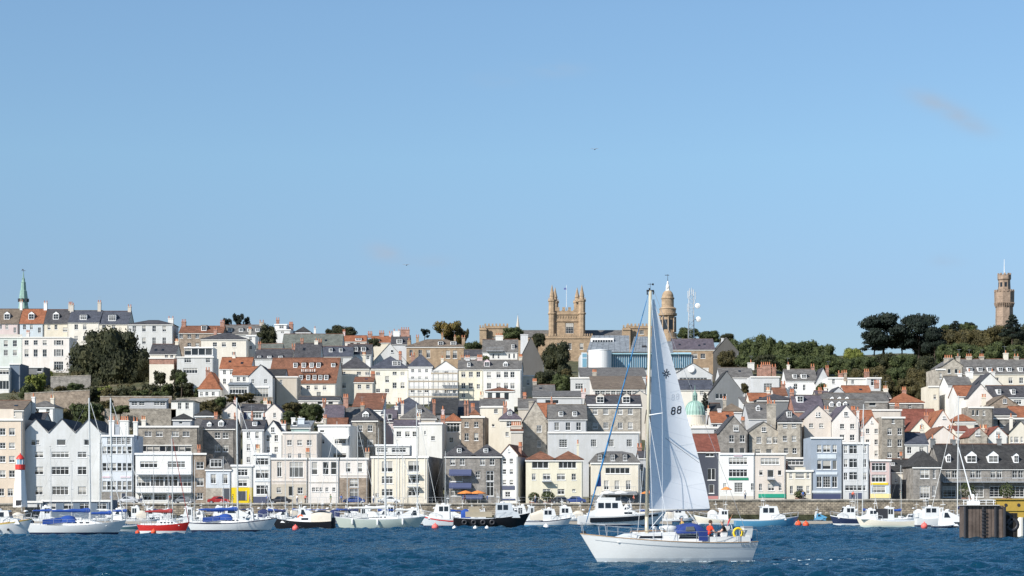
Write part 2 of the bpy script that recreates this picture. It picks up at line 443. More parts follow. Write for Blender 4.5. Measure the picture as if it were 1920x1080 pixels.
    if roof == 'gs':
        q = MB(); q.box(-w/2-.15, w/2+.15, D/2-.14, D/2+.14, zr+.10, zr+.24); q.build('ridge_tiles', roofm('tb') if rk in ('sl', 'sg', 'sb', 'sv') and rnd.random() < .6 else roofm('br'), ro)
        if not dorm and w > 5 and D > 8:
            for i_ in range(rnd.choice([0, 1, 2, 3])):
                sx = rnd.uniform(-w/2+1, w/2-1); u_ = rnd.uniform(.3, .6); sy = u_*D/2; sl = (zr-H)/(D/2)
                q = MB(); z_ = H + sl*sy + .17
                q.hexa([(sx-.35, sy-.4, z_-.4*sl), (sx+.35, sy-.4, z_-.4*sl), (sx+.35, sy+.4, z_+.4*sl), (sx-.35, sy+.4, z_+.4*sl), (sx-.35, sy-.4, z_-.4*sl+.07), (sx+.35, sy-.4, z_-.4*sl+.07), (sx+.35, sy+.4, z_+.4*sl+.07), (sx-.35, sy+.4, z_+.4*sl+.07)]); q.build('skylight', GLASSD, ro)
    if cor:
        c = MB()
        if roof == 'gf':
            pass
        else:
            hgt = .28
            c.box(-w/2 - .16, w/2 + .16, -.2, -.003, H - hgt - (.0 if roof == 'flat' else .05), H - (.0 if roof == 'flat' else .05) + (.08 if roof == 'flat' else -.01))
            c.build('cornice', TRIM if wall not in ('W', 'Wb') else WHITE, root)
    for (px, yt, pw, ck, npot, *rest) in chim:
        yy = rest[0] if rest else (D/2 if roof in ('gs', 'hip', 'hips', 'mans') else D*.45)
        x = lx(px); hw = pw * k / 2; zt = lz(yt, yy); zbot = min(rfun(x - hw, yy), rfun(x + hw, yy), rfun(x, yy)) - .6
        if roof == 'flat': zbot = H - .7
        zt = max(zt, zbot + 1.4)
        dp = min(.55, max(.35, hw))
        cm = MB(); cm.box(x-hw, x+hw, yy-dp, yy+dp, zbot, zt-.25); cm.box(x-hw-.08, x+hw+.08, yy-dp-.08, yy+dp+.08, zt-.25, zt)
        co = cm.build('chimney', wallm(ck), root)
        ph = .75
        if npot and rnd.random() < .45:
            am = MB(); ax = x + rnd.uniform(-hw, hw)*.7; am.tube((ax, yy, zt-.1), (ax, yy, zt+1.9), .025, .02, 4); am.tube((ax-.6, yy, zt+1.75), (ax+.6, yy, zt+1.75), .02, .02, 4)
            for u_ in (-.5, -.25, 0, .25, .5): am.tube((ax+u_, yy-.35, zt+1.75), (ax+u_, yy+.35, zt+1.75), .012, .012, 4)
            am.build('aerial', STEEL, co)
        for i in range(npot):
            xx = x if npot == 1 else x - hw*.75 + hw*1.5*i/(npot-1)
            pk = ('pot', i % 2 == 0 or ck != 'Cr')
            if pk not in _wc:
                pm = MB(); pm.lathe([(.17,0),(.15,.1),(.12,.6),(.17,.66),(.17,.75),(.1,.75)], 8); _wc[pk] = pm.mesh('chimney_pot', POT if pk[1] else POTC)
            obj('chimney_pot', _wc[pk], co, (xx, yy + rnd.uniform(-.08, .08), zt))
    for dd in dorm:
        px, ya, yb, pw = dd[:4]; kind = dd[4] if len(dd) > 4 else 'g'; dk = dd[5] if len(dd) > 5 else None
        x = lx(px); hw = max(.45, pw * k / 2)
        # front plane where the slope reaches the sill
        zlo = lz(yb, 1.0); zhi = lz(ya, 1.0)
        y = .15
        while y < D/2 and rfun(x, y) < zlo: y += .1
        y = max(.12, y - .1)
        zlo = min(zlo, rfun(x, y) + .2); hh = max(.7, zhi - zlo)
        yb_ = y
        while yb_ < D/2 and rfun(x, yb_) < zlo + hh + .1: yb_ += .1
        yb_ = max(y + .8, min(D/2, yb_))
        d = MB(); d.box(x-hw, x+hw, y, yb_, min(rfun(x, y), zlo) - .3, zlo + hh)
        if kind == 'g': d.prism([(x-hw, zlo+hh), (x+hw, zlo+hh), (x, zlo+hh+hw*.8)], y+.003, yb_)
        do = d.build('dormer', wallm(dk) if dk else WHITE, root)
        r2 = MB()
        if kind == 'g': slab_gable(r2, x-hw, x+hw, y, yb_ + hw*.9, zlo+hh, zlo+hh+hw*.8, 'y', .08, .12)
        else: r2.hexa([(x-hw-.12, y-.15, zlo+hh+.003), (x+hw+.12, y-.15, zlo+hh+.003), (x+hw+.12, yb_+.4, zlo+hh+.1), (x-hw-.12, yb_+.4, zlo+hh+.1), (x-hw-.12, y-.15, zlo+hh+.12), (x+hw+.12, y-.15, zlo+hh+.12), (x+hw+.12, yb_+.4, zlo+hh+.22), (x-hw-.12, yb_+.4, zlo+hh+.22)])
        r2.build('dormer_roof', rm, do)
        add_window(do, x, y - .075, zlo + .12, hw*2 - .22, hh - .25, 's' if hw < 1.1 else 'w', fm, GLASS, flat=True)
    for (ya, yb, xa, xb, mk) in band:     # proud strips: signs, string courses, coloured bands
        m_ = MB(); m_.box(lx(xa), lx(xb), -.10, -.004, lz(yb), lz(ya)); m_.build('fascia_board', mk if not isinstance(mk, str) else wallm(mk), root)
    for (ya, yb, xa, xb, mk) in awn:      # sloping canvas awnings
        m_ = MB(); o = 1.3; za, zc = lz(ya), lz(yb); a, c = lx(xa), lx(xb)
        m_.hexa([(a, -.03, za-.08), (c, -.03, za-.08), (c, -o, zc), (a, -o, zc), (a, -.03, za), (c, -.03, za), (c, -o, zc+.06), (a, -o, zc+.06)][0:8])
        m_.box(a, c, -o-.03, -o-.003, zc-.22, zc+.05)
        m_.build('awning', plain('canvas_' + mk, WALLC[mk], .9), root)
    for (ya, yb, px, pw, mk) in door:
        m_ = MB(); x = lx(px); hw = pw*k/2; m_.box(x-hw, x+hw, -.08, -.004, lz(yb), lz(ya)); m_.box(x-hw-.12, x-hw, -.12, -.004, lz(yb), lz(ya)+.12, 1); m_.box(x+hw, x+hw+.12, -.12, -.004, lz(yb), lz(ya)+.12, 1)
        m_.build('door', [wallm(mk), TRIM], root)
    for (py, xa, xb, h) in balc:
        m_ = MB(); z = lz(py); a, c = lx(xa), lx(xb)
        m_.box(a, c, -1.1, -.004, z - .18, z)
        n = max(2, int((c - a) / .45))
        for i in range(n + 1):
            x = a + (c - a) * i / n; m_.box(x-.02, x+.02, -1.08, -1.04, z, z + h)
        m_.box(a, c, -1.09, -1.03, z + h, z + h + .06)
        m_.build('balcony', STEEL if h < 1.05 else DARK, root)
    if pipe and H > 3 and w > 2.5:
        m_ = MB(); x = w/2 - .2; m_.tube((x, -.09, .2), (x, -.09, H - .3), .055, .055, 6); m_.build('downpipe', STEEL if wall[0] != 'S' else DARK, root)
    return root, lx, lz, H
# ================================================================== HOUSES, nearest row (along the quay)
Q = 375
T = 'terraced_house'
B('tall peach-cream quayside block at the left edge, beside the white triple-gabled warehouse', -30, 42, 786, Q, 'Pe', 'flat', D=12,
  win=[(803,816,10,'s',-18,5,22.5),(830,841,10,'s',-18,5,22.5),(855,867,10,'s',-18,5,22.5),(882,895,10,'s',-18,5,22.5),(916,930,9,'s',-18,3,19.5)], name='apartment_building', cat='building',
  band=[(767,785,-28,26,'Pe')])
B('white warehouse with three equal pointed gables and grey-blue ground floor', 42, 190, 810, Q+2, 'Wg', 'gf', 786, 'sl', D=16, apex=[(42,91),(91,141),(141,190)],
  win=[(824,835,9,'p',62.5),(825,834,6,'s',71),(824,835,16,'p',115),(825,834,6,'s',104.5,126),(824,835,11,'p',163),
       (847,858,16,'w',73),(847,858,32,'w',113),(847,858,16,'w',154),(875,890,16,'w',73),(875,890,32,'w',113),(875,890,16,'w',154),(912,928,14,'w',73),(912,928,30,'w',113),(912,928,15,'w',154)], name='warehouse', cat='warehouse')
B('low grey-blue flat-roofed annex with dark windows at the foot of the triple-gabled warehouse', 80, 206, 938, 356, 'Bs', 'flat', D=7, zb=.3,
  win=[(943,955,17,'w',96,128,158,191)], name='annex', cat='building', cor=True)
B('small white kiosk wall at the left end of the grey-blue annex', 49, 79, 940, 355, 'Wg', 'flat', D=7, zb=.3, win=[(945,956,5,'p',72)], name='kiosk', cat='kiosk')
B('bluish-white house with rows of small sashes between the gabled warehouse and modern white block', 191, 250, 816, Q, 'Wb', 'flat', D=10,
  win=[(819,833,7,'g',205,214,223,232,241),(837,851,7,'h',196,205,214,224,234,243),(868,883,7,'h',196,205,214,224,234,243),(902,919,7,'h',196,205,214,224,234,243)],
  band=[(893,896,192,207,'Pp'),(893,896,226,245,'Pp')], chim=[(201,788,10,'W',2),(225,788,16,'W',4),(246,790,8,'W',2),(212,796,8,'Gb',1)], low=(922,'Sg'), door=[(925,938,232,8,'Nb')], name=T)
B('wide white modern block with a full-width glazed storey and balconies above the quay', 254, 361, 850, Q, 'W', 'flat', D=9,
  win=[(865,877,32,'w',279,331),(893,912,24,'w',269,295,321,347),(927,938,22,'w',272,300,328)], balc=[(923,256,360,.9),(889,258,360,.35)], name='apartment_building', cat='building')
B('rough brown stone house with glazed conservatory strip behind the white modern block', 258, 372, 799, 392, 'S', 'flat', D=10,
  win=[(809,818,11,'s',278,299,329,349),(836,847,10,'p',269,281,293,305,317,329,341,353)], band=[(834,836,264,360,'W'),(847.5,850,264,360,'W')], name=T)
B('small grey pavilion with dark pyramid roof on top of the rough brown stone house', 324, 359, 786, 398, 'Gr', 'hip', 775, 'sd', D=4, win=[(787,795,6,'h',339,345)], zb=13, name='roof_pavilion', cat='pavilion')
B('narrow brown stone house with white sash windows, right of the white modern block', 363, 386, 850, Q, 'Sb', 'flat', D=9,
  win=[(866,879,14,'s',375),(896,911,13,'s',375),(924,936,11,'s',375)], name=T)
B('small white and pale blue house with two arched windows over a dark archway', 386, 433, 880, Q, 'Wb', 'mans', 860, 'sg', D=9,
  win=[(889,907,9,'s',400,422)], dorm=[(405,861,877,24,'f','Gr')], low=(915,'Sl'), door=[(916,937,424,13,'Dk')], name=T)
B('grey stone house with round-topped dormer behind the arched-window house', 375, 440, 803, 398, 'Sg', 'gs', 788, 'sl', D=9,
  win=[(811,822,9,'s',408,423),(834,847,9,'s',408,423)], dorm=[(413,790,800,10,'g'),(391,793,800,8,'g')], chim=[(436,786,5,'Bk',2)], name=T)
B('white shop with bright yellow ground floor and hanging flower baskets', 434, 474, 872, Q, 'W', 'flat', D=9,
  win=[(880,892,18,'w',455),(901,912,16,'w',455)], low=(914,'Ye'), door=[(921,938,454,14,'Dk')], band=[(894,896,444,466,'Gr')], name='shop', cat='shop')
B('tall narrow white bay-fronted house with dark blue shop below, right of the yellow shop', 475, 508, 850, Q, 'W', 'flat', D=9,
  win=[(859,872,24,'w',492),(881,897,24,'w',492),(910,927,22,'w',492)], low=(931,'Bl'), band=[(900,903,477,507,'Lb')], name=T)
B('white house with slate roof rising behind the yellow shop', 455, 494, 804, 395, 'W', 'gs', 789, 'sl', D=9,
  win=[(810,822,6,'s',466,482),(833,845,6,'s',466,482),(857,867,6,'s',466,482)], dorm=[(476,790,799,9,'f')], chim=[(467,778,4,'Bk',1),(490,786,4,'Dk',1)], name=T)
B('white house with one steep gable facing the harbour, next to the peach-coloured house', 494, 530, 813, 396, 'W', 'gf', 789, 'sl', D=10,
  win=[(801,811,6,'s',511),(816,828,6,'s',502.5,518),(838,848,6,'s',503,518)], name=T)
B('pale peach flat-topped house with three sashes and terrace behind the quay front', 530, 596, 810, 394, 'Pw', 'flat', D=10,
  win=[(825,835,8,'s',543,562,580),(850,859,6,'s',543,562,580)], balc=[(860,530,596,.8)], name=T)
B('cream house with taupe ground floor and wide glazed bay, right of the narrow bay-fronted house', 509, 577, 859, Q, 'Pw', 'flat', D=9,
  win=[(866,894,8,'w',524),(866,895,25,'w',556),(914,924,8,'s',523),(912,930,9,'p',546),(914,926,10,'s',563)], low=(908,'Bg'), band=[(900,903,510,576,'Pw')], name=T)
B('pinkish-white house with three tall half-shaded sashes over a row of small windows', 578, 636, 859, Q, 'Pw', 'flat', D=9,
  win=[(866,890,10,'h',590,611,626),(914,922,5,'s',588,595,602,613,626)], band=[(903,905,579,635,'Bg')], name=T)
B('pinkish-white house over brown stone with a tall central bay window', 637, 690, 859, Q, 'Pw', 'flat', D=9,
  win=[(868,885,8,'h',653,675),(898,913,16,'w',664),(917,935,16,'w',664)], low=(896,'Sb'), band=[(890,892,638,689,'Pw')], name=T)
B('shaded recessed link wall between the brown-stone bay house and the large cream block', 690, 696, 874, 380, 'Bg', 'flat', D=6, win=[], name='link_wall', cat='wall', pipe=False, cor=False)
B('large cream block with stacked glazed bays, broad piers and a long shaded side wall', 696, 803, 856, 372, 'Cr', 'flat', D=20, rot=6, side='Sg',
  win=[(865,885,20,'v',726,776),(893,907,20,'w',726,776),(917,930,20,'w',726,776),(925,932,7,'s',707)], band=[(857,935,747,749,'Cr'),(857,935,757,759,'Cr'),(857,935,796,798,'Cr'),(857,935,699,701,'Cr')], balc=[(889,765,787,.7),(912,765,787,.7)], name='apartment_building', cat='building')
B('white rooftop penthouse with strip windows on top of the large cream block', 704, 768, 834, 383, 'W', 'flat', D=9, win=[(840,848,20,'w',717),(840,848,26,'w',748)], name='penthouse', cat='building', zb=12.5)
B('grey stone house with two hipped slate roofs and three blue awnings', 834, 940, 855, Q, 'Sg', 'hips', 833, 'sl', D=11, apex=[(834,889),(886,940)],
  win=[(860,872,8,'s',849,867,905,923),(884,896,8,'s',896),(883,902,14,'w',919),(892,903,22,'p',856),(918,930,18,'w',855),(904,930,14,'w',919)],
  dorm=[(861,840,850,9,'f'),(911,840,850,9,'f')], awn=[(880,890,842,884,'Bl'),(905,914,842,884,'Bl'),(927,934,867,905,'Bl')], name='restaurant', cat='restaurant')
B('slim white gabled house with blue awning and peach side wall, left of the yellow hotel', 938, 971, 853, Q, 'W', 'gf', 834, 'br', D=10, rot=10,
  win=[(841,847,3,'h',953.5),(860,870,6,'h',946,959),(880,889,6,'h',946,959),(900,909,6,'h',946,959),(922,932,10,'s',952)], band=[(911,918,940,965,'Bl'),(935,938,942,966,'Bl')], name=T)
B('pale yellow four-storey hotel with two red-brown hipped roofs and vines by the door', 986, 1093, 862, Q, 'Py', 'hips', 846, 'br', D=10, apex=[(988,1040),(1040,1092)],
  win=[(865,878,30,'v',1013),(865,878,32,'v',1064),(888,900,7,'s',1001),(888,900,14,'w',1025),(888,900,15,'w',1052),(888,900,8,'s',1076),(917,927,14,'w',1025),(917,927,13,'w',1052),(917,922,6,'s',1076)],
  chim=[(1085,832,4,'Py',1)], balc=[(902,1016,1034,.5)], band=[(862,864,988,1091,'W')], name='hotel', cat='hotel')
B('cream inn with long dark window and grey mansard, behind the foreground forestay', 1108, 1199, 867, Q, 'Cr', 'mans', 850, 'sg', D=10,
  win=[(877,888,44,'v',1158),(901,918,8,'s',1137,1157,1178)], dorm=[(1125,852,865,9,'f','Dk'),(1149,852,865,9,'f','Dk'),(1172,852,865,9,'f','Dk')], balc=[(922,1128,1192,.9)], awn=[(921,926,1128,1194,'Dg')], low=(928,'Dg'), name='inn', cat='inn')
B('narrow shaded blue-grey house between the cream inn and the mast of the white yacht', 1199, 1216, 858, 380, 'Gr', 'gs', 846, 'sl', D=9, win=[(870,884,6,'s',1204),(900,915,6,'s',1204)], name=T)
B('dark navy house with small white window under a red roof, just right of the sail', 1306, 1349, 846, Q+2, 'Nb', 'gs', 815, 'rd', D=14,
  win=[(847.5,856,15,'w',1331),(878,900,14,'v',1334),(908,925,10,'p',1334)], low=(930,'Rd'), name='shop', cat='shop')
B('plain white restaurant with green sign and two long window bands', 1350, 1415, 850, Q, 'W', 'flat', D=10,
  win=[(858,871,34,'w',1384),(880,894,34,'w',1384),(906,919,5,'s',1359,1411),(905,923,15,'g',1385)], band=[(896,900,1366,1403,plain('sign_green',(.02,.22,.12),.5)),(852,856,1376,1392,'Pp')], low=(930,'Bg'), name='restaurant', cat='restaurant')
B('pale pinkish-cream restaurant over a broad green awning', 1416, 1473, 850, Q, 'Pw', 'flat', D=10,
  win=[(859,871,34,'w',1444),(882,891,6,'p',1427,1462),(881,896,12,'p',1445),(907,920,5,'s',1426,1463),(907,920,12,'w',1446)], awn=[(925,933,1422,1473,'gr')] if False else [], band=[(926,933,1422,1473,plain('awning_green',(.02,.30,.20),.8))], balc=[(898,1438,1452,.4)], name='restaurant', cat='restaurant')
B('small yellow-cream house with raised curved parapet and dark roof terrace', 1475, 1524, 882, Q, 'Cr', 'flat', D=9,
  win=[(887,897,5,'s',1483,1515),(887,897,16,'p',1500),(911,926,5,'s',1484,1515),(911,930,12,'g',1500)], band=[(876,881.5,1490,1510,'Cr')], name=T)
B('dark glazed roof terrace room behind the small yellow-cream house', 1474, 1523, 858, 386, 'Dg', 'flat', D=6, win=[(862,872,42,'w',1499)], zb=8, name='roof_terrace', cat='terrace')
B('blue-grey painted restaurant with pink lettering board and three window bands', 1521, 1579, 820, Q, 'Gb', 'flat', D=10,
  win=[(834,848,7,'s',1536,1565),(834,848,14,'w',1550),(863,880,7,'p',1536,1565),(863,880,15,'p',1550),(893,914,9,'s',1536,1565),(893,914,14,'g',1550)],
  band=[(852,860,1533,1568,'Lb'),(885,890,1530,1570,'Lb'),(920,924,1522,1578,'Lb')], low=(926,'Bl'), name='restaurant', cat='restaurant')
B('tall grey-white house with projecting central window stack, right of the blue-grey restaurant', 1581, 1629, 830, Q, 'Lg', 'flat', D=10,
  win=[(835,851,15,'w',1600),(860,877,15,'w',1600),(885,900,15,'w',1600),(835,850,6,'s',1585.5,1621),(861,876,6,'s',1585.5,1621),(886,900,6,'s',1585.5,1621),(910,920,38,'w',1604)], band=[(924,936,1592,1616,'Bl')], chim=[(1625,818,5,'W',2)], name=T)
B('pink house with sky-blue panels and two bright yellow bands at ground floor', 1632, 1670, 862, Q, 'Pk', 'flat', D=10,
  win=[(868,883,26,'w',1648),(890,904,26,'w',1648),(911,924,24,'g',1648)], band=[(905,909,1633,1665,'Ye'),(926,934,1632,1670,'Ye')], low=(909.5,'Lb'), name='restaurant', cat='restaurant')
B('low dark-roofed house squeezed between the pink house and the long stone hotel', 1672, 1712, 884, 382, 'Cr', 'gs', 862, 'sd', D=10, win=[(897,905,5,'s',1680)], low=(908,'Dg'), dorm=[(1678,866,873,8,'f')], door=[(912,934,1700,7,'Bk'),(912,934,1706,3,'W')], chim=[(1699,868,3,'Sg',2)], name=T)
B('projecting left wing of the long stone hotel, with hipped slate roof', 1712, 1764, 875, 372, 'Sg', 'hip', 846, 'sd', D=12,
  win=[(880,897,17,'w',1734),(880,897,5,'s',1752),(911,934,18,'g',1734),(911,930,5,'s',1751)], name='hotel_wing', cat='hotel')
B('long grey stone hotel with pedimented white dormers and planted balcony at the right edge', 1764, 2010, 878, 378, 'Sg', 'gs', 834, 'sd', D=14,
  win=[(881,896,8,'s',1778,1790,1824,1835,1862,1874,1903,1914,1945),(912,932,24,'g',1780,1832,1868,1908,1945)],
  dorm=[(1782,853,867,9,'g'),(1825,853,868,20,'g'),(1866,853,868,20,'g'),(1909,853,868,10,'g'),(1950,853,868,20,'g')], chim=[(1763,822,7,'Dg',1),(1804,824,6,'Dg',1),(1890,822,8,'Dg',1)], balc=[(903,1766,2000,.7)], name='hotel', cat='hotel')
# ---- second row
B('grey stone house with one front dormer and white cornice above the large cream block', 660, 708, 788, 412, 'S', 'hip', 765, 'sl', D=10, rot=6,
  win=[(797,809,8,'s',675,694),(824,836,10,'g',676,694)], dorm=[(685,775,785,12,'g')], name=T)
B('white house with lilac blinds, left of the stone house with one front dormer', 596, 656, 797, 402, 'W', 'flat', D=14, rot=4,
  win=[(824,832,8,'s',604),(824,832,20,'w',638),(850,858,24,'p',637),(806,811,8,'p',604)], awn=[(816,821,630,655,'W')], name=T)
B('low white wing with three small sashes, right of the stone house with one dormer', 738, 786, 798, 408, 'W', 'gs', 788, 'sv', D=8,
  win=[(809,819,8,'s',748,764,778)], name=T)
B('plain bright white square house with two tiny windows and a shaded right wall', 786, 829, 793, 404, 'W', 'flat', D=13, rot=4,
  win=[(808,815,3,'p',797),(818,826,7,'s',812)], pipe=False, name=T)
B('house with steep slate hipped mansard and one white dormer, behind the low white wing', 752, 818, 784, 428, 'Bg', 'hip', 758, 'sg', D=11, dorm=[(786,767,776,9,'f')], chim=[(812,755,5,'Bk',2),(752,757,5,'Bg',2)], name=T)
B('house with broad blue-grey hipped roof behind the steep slate mansard', 716, 812, 776, 446, 'Cr', 'hip', 745, 'sb', D=14, chim=[(746,752,5,'Bk',2)], name=T)
B('pink gabled cottage between two stacks, above the low white wing', 722, 742, 790, 420, 'Pk', 'gs', 768, 'sv', D=9, win=[(776,786,8,'p',731)], chim=[(741,764,6,'W',1)], name='cottage')
B('cream house with orange pyramid roof and white bay window', 833, 866, 790, 412, 'Cr', 'hip', 776, 'or', D=9,
  win=[(793,810,24,'w',850),(820,830,7,'s',846)], chim=[(830,768,5,'Pk',1,1.5)], name=T)
B('square brown-brick tower house with four white sashes and shaded right wall', 865, 908, 781, 408, 'Sb', 'flat', D=11, rot=4,
  win=[(791,801,7,'s',875,893),(812,826,7,'s',875,893)], name='tower_house', chim=[(868,757,3.5,'Bk',1),(873,757,3.5,'Bk',1)])
B('small house with red-brown pyramid roof peeping over the square brown-brick tower house', 882, 898, 778, 432, 'Bg', 'hip', 768, 'br', D=6, name='cottage')
B('cream house with a blank diagonally shaded wall, right of the square tower house', 903, 944, 762, 428, 'Cr', 'flat', D=10, rot=5, win=[(767,775,7,'s',930),(795,800,5,'p',925)], name=T)
B('narrow cream house with slate hip and white dormer above the slim gabled house', 937, 976, 786, 410, 'Cr', 'hip', 767, 'sv', D=9,
  win=[(790,800,10,'w',955),(810,818,6,'s',951)], dorm=[(956,771,780,9,'f')], name=T)
B('brown stack house with a row of five pots in front of the narrow cream house', 958, 980, 808, 398, 'Bg', 'gs', 803, 'br', D=7, chim=[(968,801,20,'Bg',5,2.0)], name='cottage', pipe=False)
B('taupe gabled house with tall broad chimney, left of the pale grey house', 980, 1027, 790, 415, 'Sl', 'gf', 752, 'sv', D=11,
  win=[(797,810,9,'g',1011),(826,838,7,'g',1011)], chim=[(996,752,9,'Sl',0,1.0)], name=T)
B('orange-roofed house tucked behind the taupe gabled house', 1008, 1042, 782, 436, 'Sb', 'gs', 757, 'or', D=10, chim=[(1035,752,4,'Bk',1)], name=T)
B('pale grey house with slate roof and two white dormers', 1028, 1100, 785, 412, 'Gr', 'gs', 760, 'sg', D=11,
  win=[(792,807,8,'s',1044,1065,1085)], dorm=[(1052,771,781,9,'f'),(1078,771,781,9,'f')], name=T)
B('wide low pale grey block in front of the stone Georgian house', 1028, 1199, 810, 398, 'Lg', 'flat', D=8,
  win=[(824,839,15,'g',1056),(824,838,9,'g',1113,1146,1180)], name='commercial_building', cat='building')
B('rough stone Georgian house with eight sashes and white cornice', 1100, 1203, 762, 418, 'Sl', 'gs', 742, 'sl', D=12,
  win=[(767,777,8,'g',1116,1136,1163,1182),(792,804,8,'g',1116,1136,1163,1182)], dorm=[(1126,742,756,15,'g','Bg'),(1175,742,756,15,'g','Bg')], chim=[(1096,738,8,'Pk',2)], band=[(758,761,1101,1202,'W')], name=T)
B('grey gabled stone house with one attic window, left of the twin stone gable', 1349, 1402, 811, 404, 'Sg', 'gf', 780, 'sl', D=12,
  win=[(797,808,9,'s',1380),(816,829,8,'s',1372,1392),(840,850,8,'p',1372,1392)], name=T)
B('lighter rubble stone gabled house with three small windows in a row', 1404, 1460, 810, 405, 'Sl', 'gf', 791, 'sg', D=12,
  win=[(801,809,8,'s',1432),(819,831,8,'g',1423,1442),(819,831,8,'s',1454),(842,850,9,'p',1421,1442)], name=T)
B('tall stone house with slate hip, white dormer and wide stack on its left', 1459, 1503, 791, 404, 'Sl', 'hip', 768, 'sl', D=10,
  win=[(795,802,7,'s',1472,1489),(817,827,7,'s',1472,1489),(840,850,7,'s',1474,1490)], dorm=[(1481,771,783,10,'f')], chim=[(1448,757,16,'Sl',3,1.5)], name=T)
B('pale pink gabled house with paired attic lights above the blue-grey restaurant', 1508, 1560, 784, 408, 'Pw', 'gf', 760, 'sv', D=12,
  win=[(773,781,3,'h',1531,1536),(794,802,7,'s',1521,1540),(820,832,7,'s',1521,1540)], name=T)
B('cream-white gabled house with attic window behind the grey-white stack house', 1561, 1611, 788, 407, 'Pw', 'gf', 760, 'sv', D=12,
  win=[(772,780,7,'s',1586),(795,804,7,'s',1579,1598),(815,826,8,'s',1579,1598)], name=T)
B('orange-roofed gabled house with small blue attic light, left of the tall rubble house', 1617, 1653, 801, 406, 'Pw', 'gf', 780, 'or', D=12,
  win=[(788,793,4,'p',1634),(804,813,6,'s',1627,1643),(824,834,6,'s',1627,1643),(845,855,6,'s',1643)], chim=[(1617,770,4,'W',1)], name=T)
B('tall flat-topped rubble stone house with six white sashes', 1654, 1696, 782, 402, 'S', 'flat', D=12,
  win=[(785,794,5,'s',1675),(803,815,7,'s',1668,1687),(824,837,7,'s',1668,1687),(848,858,7,'s',1668,1687)], name=T)
B('white house with blue-slate lean-to roof between the tall rubble house and the red-roofed gables', 1697, 1740, 832, 402, 'W', 'gs', 812, 'sb', D=9,
  win=[(838,850,8,'s',1705),(838,850,8,'s',1728)], name='cottage')
B('long white house with a large low gable and orange verges above the stone hotel', 1741, 1796, 822, 412, 'Pw', 'gf', 800, 'br', D=12, win=[(823,831,6,'p',1738,1752)] and [(823.5,832,6,'p',1752,1785)], name='cottage')
B('cream gabled cottage with single sash below the red-brown roof', 1708, 1748, 806, 428, 'Py', 'gf', 784, 'rd', D=11, win=[(794,801,5,'s',1728)], name='cottage')
B('large pale pink gable with two tiny windows and orange side roof', 1744, 1791, 804, 432, 'Pw', 'gf', 769, 'or', D=13, win=[(780,785,6,'s',1770),(799,803,6,'p',1762,1779)], name='cottage')
B('long house under a big red-brown tiled roof right of the stone tower house', 1690, 1762, 797, 452, 'Cr', 'gs', 768, 'rd', D=14, name=T)
B('cream cottage with orange pyramid roof, behind the masts at right', 1791, 1828, 790, 438, 'Cr', 'hip', 777, 'or', D=9, win=[], band=[(794,796,1792,1833,'W')], name='cottage')
B('grey stone gabled chapel-like house with tall arched window', 1818, 1853, 818, 408, 'Sl', 'gf', 802, 'rd', D=9, win=[(806,817,9,'g',1833)], name='stone_cottage', cat='house')
B('narrow cream house with red brick roof edge left of the arched-window stone gable', 1792, 1818, 808, 420, 'Py', 'gs', 800, 'rd', D=8, name='cottage')
B('small bright white gabled cottage with one dark window', 1853, 1889, 817, 410, 'W', 'gf', 800, 'rd', D=10, win=[(809,817,8,'g',1871)], name='cottage')
B('steep cream gabled house at the right edge with three narrow windows', 1892, 1934, 812, 410, 'Cr', 'gf', 790, 'sd', D=10, win=[(819,830,8,'g',1906),(819,830,4,'s',1897,1916)], chim=[(1898,782,5,'Cr',1,1.0)], name='cottage')
B('dark open-fronted garage deck with slim columns, above the white cottages at right', 1826, 1930, 784, 446, 'Dg', 'flat', D=9, win=[(787,797,17,'v',1842,1862,1883,1905)], band=[(800,803,1800,1925,'W')], name='garage', cat='garage')
# rounded tops & left
B('peach gabled house on the left of a linked white pair on the slope', 417, 452, 771, 470, 'Pw', 'gf', 756, 'sv', D=10, win=[(775,783,5,'s',430)], chim=[(436,750,5,'Pk',1)], name='cottage')
B('low slate-roofed link with blue door and white window between the peach pair of gables', 451, 497, 770, 474, 'Lb', 'gs', 758, 'sl', D=8, win=[(773,784,17,'w',482)], door=[(770,787,460,6,'Bl')], name='cottage')
B('peach gabled house on the right of the linked pair on the slope', 497, 529, 772, 470, 'Pw', 'gf', 757, 'sv', D=10, win=[(774,783,5,'s',515)], name='cottage')
B('small square white house with two sashes on the terraced garden slope', 321, 364, 752, 462, 'W', 'hips', 748.5, 'sg', D=8, win=[(755,767,6,'s',337,351)], name='cottage', cor=False)
B('low white house with dark pyramid roof behind the pavilion, right of the square white house', 366, 400, 779, 436, 'W', 'hip', 769, 'sd', D=8, win=[(782,790,12,'s',392)], name='cottage')
B('grey flat house front with dark gap, left of the round-dormered stone house', 362, 402, 800, 415, 'Lg', 'gs', 786, 'sg', D=9, win=[(806,816,10,'s',392)], name=T)
B('white house with dark hipped roof in front of the tall retaining wall', 56, 101, 763, 440, 'W', 'hip', 752, 'sg', D=9, win=[(767,776,6,'s',70,90)], name='cottage')
B('slate-roofed wing left of the gabled warehouse top', 44, 78, 797, 402, 'Gr', 'gs', 775, 'sl', D=10, chim=[(52,744,6,'W',1)], name=T)
B('brown-roofed house with dormer peeping over the peach-cream block', -20, 44, 768, 400, 'Bg', 'gs', 752, 'tb', D=12, win=[(772,781,8,'s',2,24)], name=T)
B('turquoise-roofed glass studio behind the peach flat-topped house', 546, 582, 801, 420, 'Tq', 'mono', 790, 'zn', D=7, win=[(791,798,8,'p',553)], chim=[(547,783,7,'W',0),(562,784,12,'Lb',0)], name='studio', cat='studio')
B('white house with purple-slate roof between brick stacks above the lilac-blind house', 607, 642, 790, 428, 'Pw', 'gs', 760, 'sv', D=10, chim=[(604,755,6,'Bk',2),(645,745,9,'Bk',3)], name=T)
